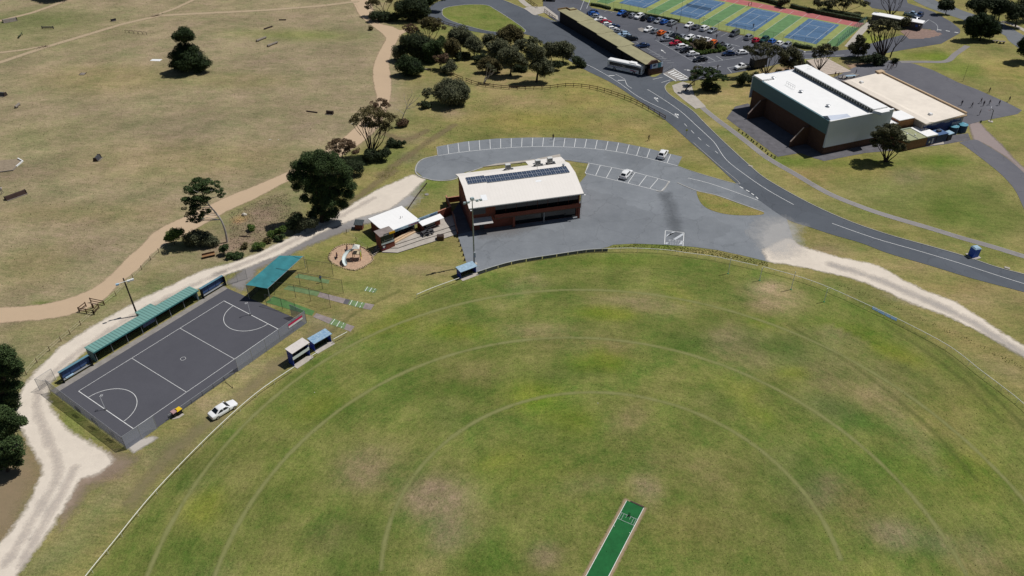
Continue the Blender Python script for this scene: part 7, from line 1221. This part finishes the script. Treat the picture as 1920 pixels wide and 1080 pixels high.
for b, lo, lb in (((104, -2), [(88, -34, 16), (104, -38, 18), (120, -34, 16), (100, -24, 16), (80, -24, 10)], 'first'), ((440, -8), [(425, -32, 14), (440, -36, 15), (455, -30, 13), (438, -22, 14)], 'second')):
    tree('cypress_tree', 'dark cypress beyond the top edge, %s from the left, shading the grass' % lb, b, lo, 'cyp', DBARK, 'cyp')
# coastal grove
G1 = 'grove trees above the curved wooden fence'
for b, lo, lf, lb, st in (((864, 100), [(856, 62, 10), (868, 60, 10), (848, 72, 9), (862, 74, 11), (878, 70, 9), (872, 80, 8), (853, 80, 7)], 'coast', 'rounded grey-green tree nearest the loop road fence', 'dense'), ((889, 108), [(888, 78, 9), (897, 86, 8), (882, 86, 8), (892, 92, 8)], 'coast', 'smaller rounded tree right of the one nearest the loop fence', 'dense'), ((848, 112), [(838, 84, 8), (850, 82, 8), (856, 90, 7), (842, 94, 7), (850, 100, 6)], 'brown', 'olive-brown tree in front of the rounded tree', 'dense'),
    ((826, 130), [(820, 110, 7), (832, 106, 7), (828, 116, 6)], 'red', 'small brown sapling right of the dense clump', 'gum'), ((838, 138), [(842, 129, 8), (834, 132, 7), (850, 126, 6), (846, 120, 6)], 'coast', 'dark low bush at the left end of the wooden fence', 'dense'), ((956, 100), [(944, 64, 10), (958, 60, 11), (970, 66, 10), (952, 72, 10), (974, 76, 8), (940, 74, 8)], 'brown', 'broad domed tree at the back of the grove by the loop road', 'dense'),
    ((934, 108), [(922, 88, 9), (934, 84, 10), (946, 90, 9), (930, 96, 10)], 'coast', 'low domed olive tree in the middle of the grove', 'dense'), ((916, 96), [(914, 72, 7), (922, 70, 6), (912, 80, 6)], 'coast', 'narrow dark tree behind the low domed tree', 'dense'), ((918, 136), [(902, 124, 7), (914, 118, 9), (926, 120, 9), (920, 128, 9), (934, 128, 6)], 'brown', 'flat brown spreading bush at the front left of the grove', 'dense'),
    ((957, 142), [(946, 104, 10), (960, 100, 11), (970, 108, 9), (954, 114, 10), (940, 112, 7), (978, 114, 8), (984, 118, 5)], 'coast', 'umbrella tree with clear dark trunk in the front of the grove', 'dense'), ((1006, 154), [(1002, 92, 9), (1014, 98, 8), (998, 106, 9), (1012, 112, 10), (1022, 122, 10), (1006, 124, 10), (1030, 132, 8), (1018, 136, 8)], 'coast', 'tall leaning grey-green tree at the front right of the grove', 'dense'),
    ((984, 122), [(976, 82, 8), (988, 80, 9), (998, 76, 8), (970, 90, 8), (984, 92, 9), (1008, 82, 7)], 'coast', 'pale grey-green tree behind the tall leaning one', 'gum'), ((1056, 117), [(1044, 88, 8), (1056, 86, 8), (1068, 92, 8), (1050, 98, 9), (1064, 102, 9), (1040, 98, 7)], 'coast', 'rounded tree at the right end of the grove by the road', 'dense'), ((1034, 116), [(1030, 88, 8), (1036, 98, 8), (1028, 102, 6)], 'coast', 'tree between the pale tree and the right end tree', 'dense'), ((1086, 126), [(1080, 114, 7), (1088, 118, 7), (1094, 124, 5)], 'dark', 'low dark bush at the road edge right of the grove', 'dense')):
    tree('coastal_tree', lb, b, [(x[0], x[1], x[2]*1.13) for x in lo], lf, DBARK, st, G1, cover=.9 if st == 'gum' else None, stems=4 if st == 'gum' else 1)
tree('gum_sapling', 'crooked white-stemmed sapling by the curved wooden fence', (907, 156), [(915, 122, 5), (921, 126, 4), (928, 132, 4)], 'coast', PBARK, 'gum', stems=5, cover=.5)
for b, lo, lb in (((902, 118), [(896, 110, 7), (906, 108, 7)], 'dark scrub between the two rounded trees of the grove'), ((978, 134), [(972, 126, 8), (984, 128, 7)], 'dark scrub below the umbrella tree of the grove'), ((1040, 132), [(1034, 124, 7), (1046, 122, 7)], 'dark scrub below the right end of the grove'), ((944, 120), [(938, 112, 8), (950, 110, 8)], 'dark scrub in the heart of the grove'), ((866, 112), [(860, 106, 7), (874, 104, 7)], 'dark scrub at the foot of the rounded tree by the loop fence')): tree('bush', lb, b, lo, 'dark', DBARK, 'dense', 'undergrowth of the grove', cat='bush')
# car park side
tree('coastal_tree', 'leaning bright green tree beside the zebra crossing', (1284, 171), [(1306, 136, 9), (1318, 132, 9), (1330, 134, 10), (1342, 140, 10), (1354, 146, 8), (1322, 146, 9), (1334, 150, 8), (1302, 146, 7), (1360, 150, 5)], 'pine', DBARK, 'pine', tp=[(1284, 171), (1292, 160), (1302, 152), (1316, 146)], cover=.9); tree('bush', 'grey thin scrub left of the leaning bright green tree', (1300, 160), [(1300, 138, 7), (1298, 148, 6), (1308, 128, 6)], 'gum', BARK, 'gum', stems=4, cat='bush'); tree('bush', 'dark low bush in the shade of the leaning bright green tree', (1330, 170), [(1326, 160, 9), (1340, 164, 9)], 'dark', DBARK, 'dense', cat='bush')
tree('gum_tree', 'large spreading gum over the dark truck box', (1434, 143), [(1412, 92, 9), (1426, 88, 10), (1440, 88, 10), (1454, 92, 9), (1402, 92, 7), (1466, 98, 8), (1432, 98, 9), (1446, 102, 8), (1416, 102, 7), (1474, 104, 6)], 'gum', BARK, 'gum', stems=12, cover=.75)
tree('gum_tree', 'dark rounded gum left of the pale lamp post', (1475, 138), [(1472, 104, 9), (1486, 98, 10), (1496, 106, 9), (1474, 118, 9), (1488, 120, 9), (1500, 118, 6), (1466, 114, 6)], 'gum', DBARK, 'dense', cover=.7)
for b, lo, lb in (((1396, 160), [(1384, 148, 6), (1396, 144, 8), (1408, 150, 7), (1390, 154, 7)], 'scrubby dark bush at the left corner of the gym roof'), ((1422, 150), [(1416, 142, 7), (1428, 144, 6)], 'dark scrub below the spreading gum'), ((1466, 142), [(1460, 138, 7), (1474, 139, 7)], 'dark round bush on the bare earth behind the gym'), ((1506, 128), [(1504, 116, 5), (1510, 122, 5)], 'small thin bush right of the pale lamp post'), ((1679, 118), [(1676, 114, 5), (1681, 113, 4)], 'round dark bush at the foot of the bare-branched tree')): tree('bush', lb, b, lo, 'dark', DBARK, 'dense', 'bushes on the school side', cat='bush', cover=.7)
tree('gum_tree', 'dark gum with propped trunk beside the school steps', (1534, 134), [(1534, 92, 8), (1546, 86, 8), (1558, 90, 7), (1540, 100, 8), (1554, 98, 7), (1530, 104, 6), (1566, 92, 5), (1528, 96, 5)], 'gum', DBARK, 'gum', stems=8, cover=.8)
tree('gum_tree', 'dense dark gum at the right corner of the tennis fence', (1608, 108), [(1600, 88, 8), (1612, 82, 8), (1622, 88, 7), (1606, 96, 8), (1618, 98, 6), (1612, 72, 6), (1618, 76, 5)], 'gum', DBARK, 'dense'); tree('gum_tree', 'tall umbrella gum with many dark stems at the school entrance', (1654, 112), [(1640, 46, 8), (1652, 42, 8), (1664, 42, 8), (1676, 46, 8), (1634, 52, 6), (1646, 54, 7), (1660, 54, 7), (1682, 52, 6), (1630, 60, 4)], 'gum', DBARK, 'gum', stems=14, cover=.95); tree('bush', 'wide dark scrub beneath the tall umbrella gum', (1640, 122), [(1630, 112, 8), (1642, 108, 8), (1654, 114, 8), (1618, 112, 7), (1644, 118, 7)], 'dark', DBARK, 'dense', cat='bush', cover=.8)
bare('bare_branched_tree', 'bare-branched dark tree right of the umbrella gum', (1669, 108), [[(1669, 108), (1676, 92), (1690, 78), (1702, 62)], [(1674, 96), (1680, 82), (1686, 68)], [(1690, 78), (1698, 72), (1708, 60)], [(1680, 86), (1677, 74), (1680, 64)]], DBARK, .22)
tree('gum_tree', 'bare-stemmed gum at the top edge above the white-roofed shed', (1668, 33), [(1650, -10, 8), (1664, -14, 9), (1682, -12, 9), (1696, -8, 8)], 'gum', DBARK, 'gum', stems=9, cover=.6); tree('gum_tree', 'wide dark gum at the top edge beyond the tennis hedge', (1580, 24), [(1560, 6, 8), (1574, 2, 9), (1590, 0, 9), (1606, 2, 8), (1622, 8, 7), (1582, 10, 7)], 'gum', DBARK, 'gum', stems=7, cover=.9)
for b, lo, lb in (((1532, 22), [(1530, 4, 6), (1538, 8, 5)], 'slim dark tree beyond the tennis hedge, left one'), ((1548, 20), [(1549, 6, 6), (1556, 12, 5)], 'slim dark tree beyond the tennis hedge, right one'), ((1470, 14), [(1466, 4, 7), (1474, 2, 6)], 'dark green tree at the corner of the top hedge'), ((1704, 52), [(1700, 40, 8), (1692, 44, 7), (1706, 48, 6)], 'dark bush at the right end of the white-roofed shed')): tree('small_tree', lb, b, lo, 'gum', DBARK, 'dense', 'small trees beyond the tennis courts')
tree('dense_tree', 'dark round tree between the loop road and the highway', (1773, 27), [(1768, 6, 7), (1780, 6, 7), (1774, 14, 7), (1764, 14, 5), (1784, 14, 5)], 'dark', DBARK, 'dense'); tree('cypress_tree', 'big domed dark cypress on the lawn below the highway', (1837, 76), [(1842, 34, 10), (1828, 40, 11), (1856, 40, 11), (1820, 52, 11), (1842, 50, 16), (1864, 52, 11), (1830, 62, 10), (1852, 63, 11), (1870, 60, 7), (1817, 60, 6)], 'cyp', DBARK, 'cyp')
for b, lo, lb in (((1840, 40), [(1822, 10, 9), (1836, 4, 10), (1850, 8, 10), (1838, 18, 11)], 'dark tree behind the big domed cypress, left one'), ((1872, 38), [(1862, 8, 10), (1876, 4, 11), (1886, 12, 10), (1870, 20, 10)], 'dark tree behind the big domed cypress, middle one'), ((1904, 50), [(1894, 14, 10), (1908, 18, 12), (1918, 26, 10), (1900, 30, 10)], 'dark tree at the top right corner by the highway footpath'), ((1930, 40), [(1925, 8, 12), (1940, 16, 12)], 'dark tree cut by the top right corner')): tree('dense_tree', lb, b, lo, 'dark', DBARK, 'dense', 'dark trees at the top right corner')
tree('cypress_tree', 'dark cypress cut by the right edge beyond the lawn', (1938, 116), [(1918, 84, 9), (1930, 78, 12), (1928, 94, 13), (1944, 92, 14), (1916, 94, 6)], 'cyp', DBARK, 'cyp'); tree('gum_tree', 'open dark gum in front of the gymnasium corner', (1660, 303), [(1660, 243, 13), (1675, 242, 12), (1648, 256, 12), (1667, 257, 14), (1684, 256, 12), (1642, 268, 9), (1658, 272, 11), (1676, 271, 11), (1696, 262, 9), (1692, 276, 8)], 'gum', DBARK, 'gum', stems=12, cover=1.2)
# left edge pines
for b, lo, lb in (((2, 762), [(5, 662, 14), (18, 672, 12), (-8, 672, 16), (32, 682, 10), (10, 690, 16), (26, 700, 14), (-6, 706, 16), (14, 722, 16), (30, 724, 10), (6, 742, 16), (22, 744, 12), (12, 764, 14), (28, 762, 9), (0, 776, 12)], 'tall dark pine at the left edge beside the gravel track, uppermost of three'), ((-6, 850), [(0, 776, 17), (16, 784, 15), (32, 792, 11), (4, 802, 15), (22, 806, 12), (42, 790, 8), (6, 822, 13)], 'green pine at the left edge, middle one of three'), ((14, 884), [(26, 832, 14), (10, 840, 14), (34, 848, 11), (20, 860, 14), (4, 868, 14), (32, 868, 9)], 'dark pine at the left edge, lowest of three')): tree('pine_tree', lb, b, lo, 'pine', DBARK, 'dense', 'pines at the left edge', cover=.75)
# hedges and island planting
def hedge(label, px, wd, h, lf='dark', z=0):
    P = smooth(GL(px), 4) if len(px) > 2 else GL(px); o0 = P[0].copy(); r = root('hedge', o0, 0, label, 'hedge'); rng = np.random.default_rng(len(label)); cs, rs = [], []
    for a, b in zip(P[:-1], P[1:]):
        n = max(1, int((b-a).length/(wd*.4)))
        for k in range(n): p = a.lerp(b, k/n)-o0; cs.append(np.array((p.x+rng.uniform(-.1, .1), p.y+rng.uniform(-.1, .1), h*.55))); rs.append(wd*.5*rng.uniform(.85, 1.15))
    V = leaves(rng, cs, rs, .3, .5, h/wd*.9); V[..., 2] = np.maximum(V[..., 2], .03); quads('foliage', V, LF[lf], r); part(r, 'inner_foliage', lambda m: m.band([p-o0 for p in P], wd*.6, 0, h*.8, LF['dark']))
hedge('clipped dark hedge at the top left corner of the upper car park', [(1108, 10), (1126, 13), (1144, 18)], 1.7, 1.1); hedge('long dark hedge between the car park row and the tennis fence', [(1152, 19.5), (1200, 27.5), (1240, 34.5), (1273, 41)], 1.3, .9); hedge('dark hedge on the far side of the tennis courts, left stretch', [(1385, -8), (1420, 0), (1445, 6), (1466, 12)], 1.8, 1.6); hedge('dark hedge on the far side of the tennis courts, right stretch', [(1482, 14), (1530, 25), (1575, 34), (1618, 42)], 1.8, 1.6, 'dark'); hedge('short dark hedge below the right-hand tennis fence', [(1488, 86), (1505, 90), (1522, 92)], 2.0, 1.2)
hedge('low dark shrub border beyond the right stretch of tennis hedge', [(1540, 22), (1575, 27), (1612, 34)], 3.0, 1.4, 'gum')
o = MB().flat(GL([(1262, 74), (1290, 72), (1340, 83), (1362, 92), (1358, 97), (1308, 104), (1298, 100), (1286, 88)], .06), M('garden_mulch', (.07, .05, .035), .95, .3, 2)).build('garden_bed'); o['kind'] = 'structure'
tree('shrub', 'broad low dark shrub in the middle of the car park island', (1318, 93), [(1306, 82, 7), (1318, 80, 8), (1330, 85, 7), (1314, 88, 8), (1326, 90, 6)], 'brown', DBARK, 'dense', cat='shrub')
isl_ = [(1276, 76), (1283, 80), (1288, 84), (1294, 90), (1299, 95), (1306, 99.5), (1314, 100), (1322, 99), (1331, 97.5), (1340, 96.5), (1349, 95), (1356, 93), (1270, 74), (1296, 77), (1348, 89)]
for i, (x, y) in enumerate(isl_): tree('shrub', 'bright green clipped shrub in the ring round the car park island', (x, y+2), [(x, y-1, 4.2), (x+2, y, 3.2)], 'green', DBARK, 'dense', 'bright green shrubs round the car park island', cat='shrub', leaf=.3)
softsheet('bare_ground', GL([(1440, 150), (1470, 130), (1510, 122), (1545, 128), (1540, 146), (1500, 152), (1450, 158)]), .02, softmat('earth_bare', (.36, .25, .17), (.28, .19, .13), .8, 1.5), .9)
softsheet('bare_ground', GL([(1590, 122), (1630, 116), (1670, 114), (1660, 128), (1620, 134), (1598, 132)]), .026, MC['earth_bare'], .9)
softsheet('bare_ground', GL([(1700, 62), (1716, 56), (1745, 60), (1752, 63), (1735, 67), (1712, 70)]), .048, M('island_earth', (.25, .17, .14), .95, .2, 1), .9)
# tussocks
def tufts(name, label, poly, n, hgt_, mt, seed):
    rng = np.random.default_rng(seed); P = GL(poly); xs = [p.x for p in P]; ys = [p.y for p in P]; c = []
    X = rng.uniform(min(xs), max(xs), n*4); Y = rng.uniform(min(ys), max(ys), n*4); k = sdist(X, Y, [(p.x, p.y) for p in P]) > 0; X, Y = X[k][:n], Y[k][:n]; m = len(X)
    a = rng.uniform(0, 6.28, m); s = rng.uniform(.5, 1.2, m)*hgt_; d = np.stack([np.cos(a), np.sin(a), np.zeros(m)], 1); b = np.stack([X, Y, np.zeros(m)], 1); up = np.stack([rng.normal(0, .3, m), rng.normal(0, .3, m), np.ones(m)], 1)*s[:, None]
    V = np.stack([b-d*s[:, None]*.5, b+d*s[:, None]*.5, b+d*s[:, None]*.3+up, b-d*s[:, None]*.3+up], 1); o = quads(name, V, mt, None); o['kind'] = 'stuff'; tag(o, label, 'grass')
TUFT = leafmat('tussock', (.28, .25, .09), (.42, .34, .18)); TUFG = leafmat('tussock_green', (.15, .19, .05), (.26, .27, .08))
tufts('grass_tufts', 'long green grass fringe between forecourt and oval rail', [(1138, 464), (1190, 458), (1245, 460), (1300, 465), (1345, 471), (1440, 493), (1440, 500), (1370, 487), (1290, 474), (1190, 466)], 1500, .16, TUFG, 3)
tufts('grass_tufts', 'green grass bank along the oval side of the gravel drive', [(1555, 528), (1620, 548), (1700, 582), (1780, 618), (1860, 656), (1925, 690), (1925, 700), (1850, 660), (1770, 620), (1690, 582), (1610, 552)], 900, .16, TUFG, 4)
tufts('leaf_scrub', 'scrubby ground litter on the earth between the two pines', [(430, 400), (500, 370), (545, 360), (545, 430), (500, 460), (430, 480)], 2200, .16, leafmat('scrub_litter', (.14, .11, .07), (.34, .27, .2)), 5)
print('LEAVES', NLEAF)

tufts('grass_tussocks', 'dry grass tussocks scattered over the paddock', [(-30, -5), (660, -5), (700, 60), (700, 190), (540, 318), (350, 400), (200, 505), (100, 560), (-30, 575)], 9000, .17, leafmat('paddock_tussock', (.22, .19, .10), (.46, .38, .24)), 8)
tufts('lawn_tussocks', 'scattered tufts over the verges and lawns', [(620, 330), (840, 190), (1130, 165), (1290, 270), (1120, 255), (960, 252), (800, 280), (780, 320), (700, 350)], 2500, .15, leafmat('verge_tussock', (.17, .16, .06), (.38, .33, .16)), 9)
tufts('oval_clover', 'tiny clumps of longer turf over the oval', [(200, 1079), (420, 820), (640, 650), (900, 520), (1150, 478), (1400, 505), (1640, 590), (1900, 770), (1919, 1079)], 5000, .11, leafmat('oval_tuft', (.07, .10, .025), (.26, .26, .10)), 10)
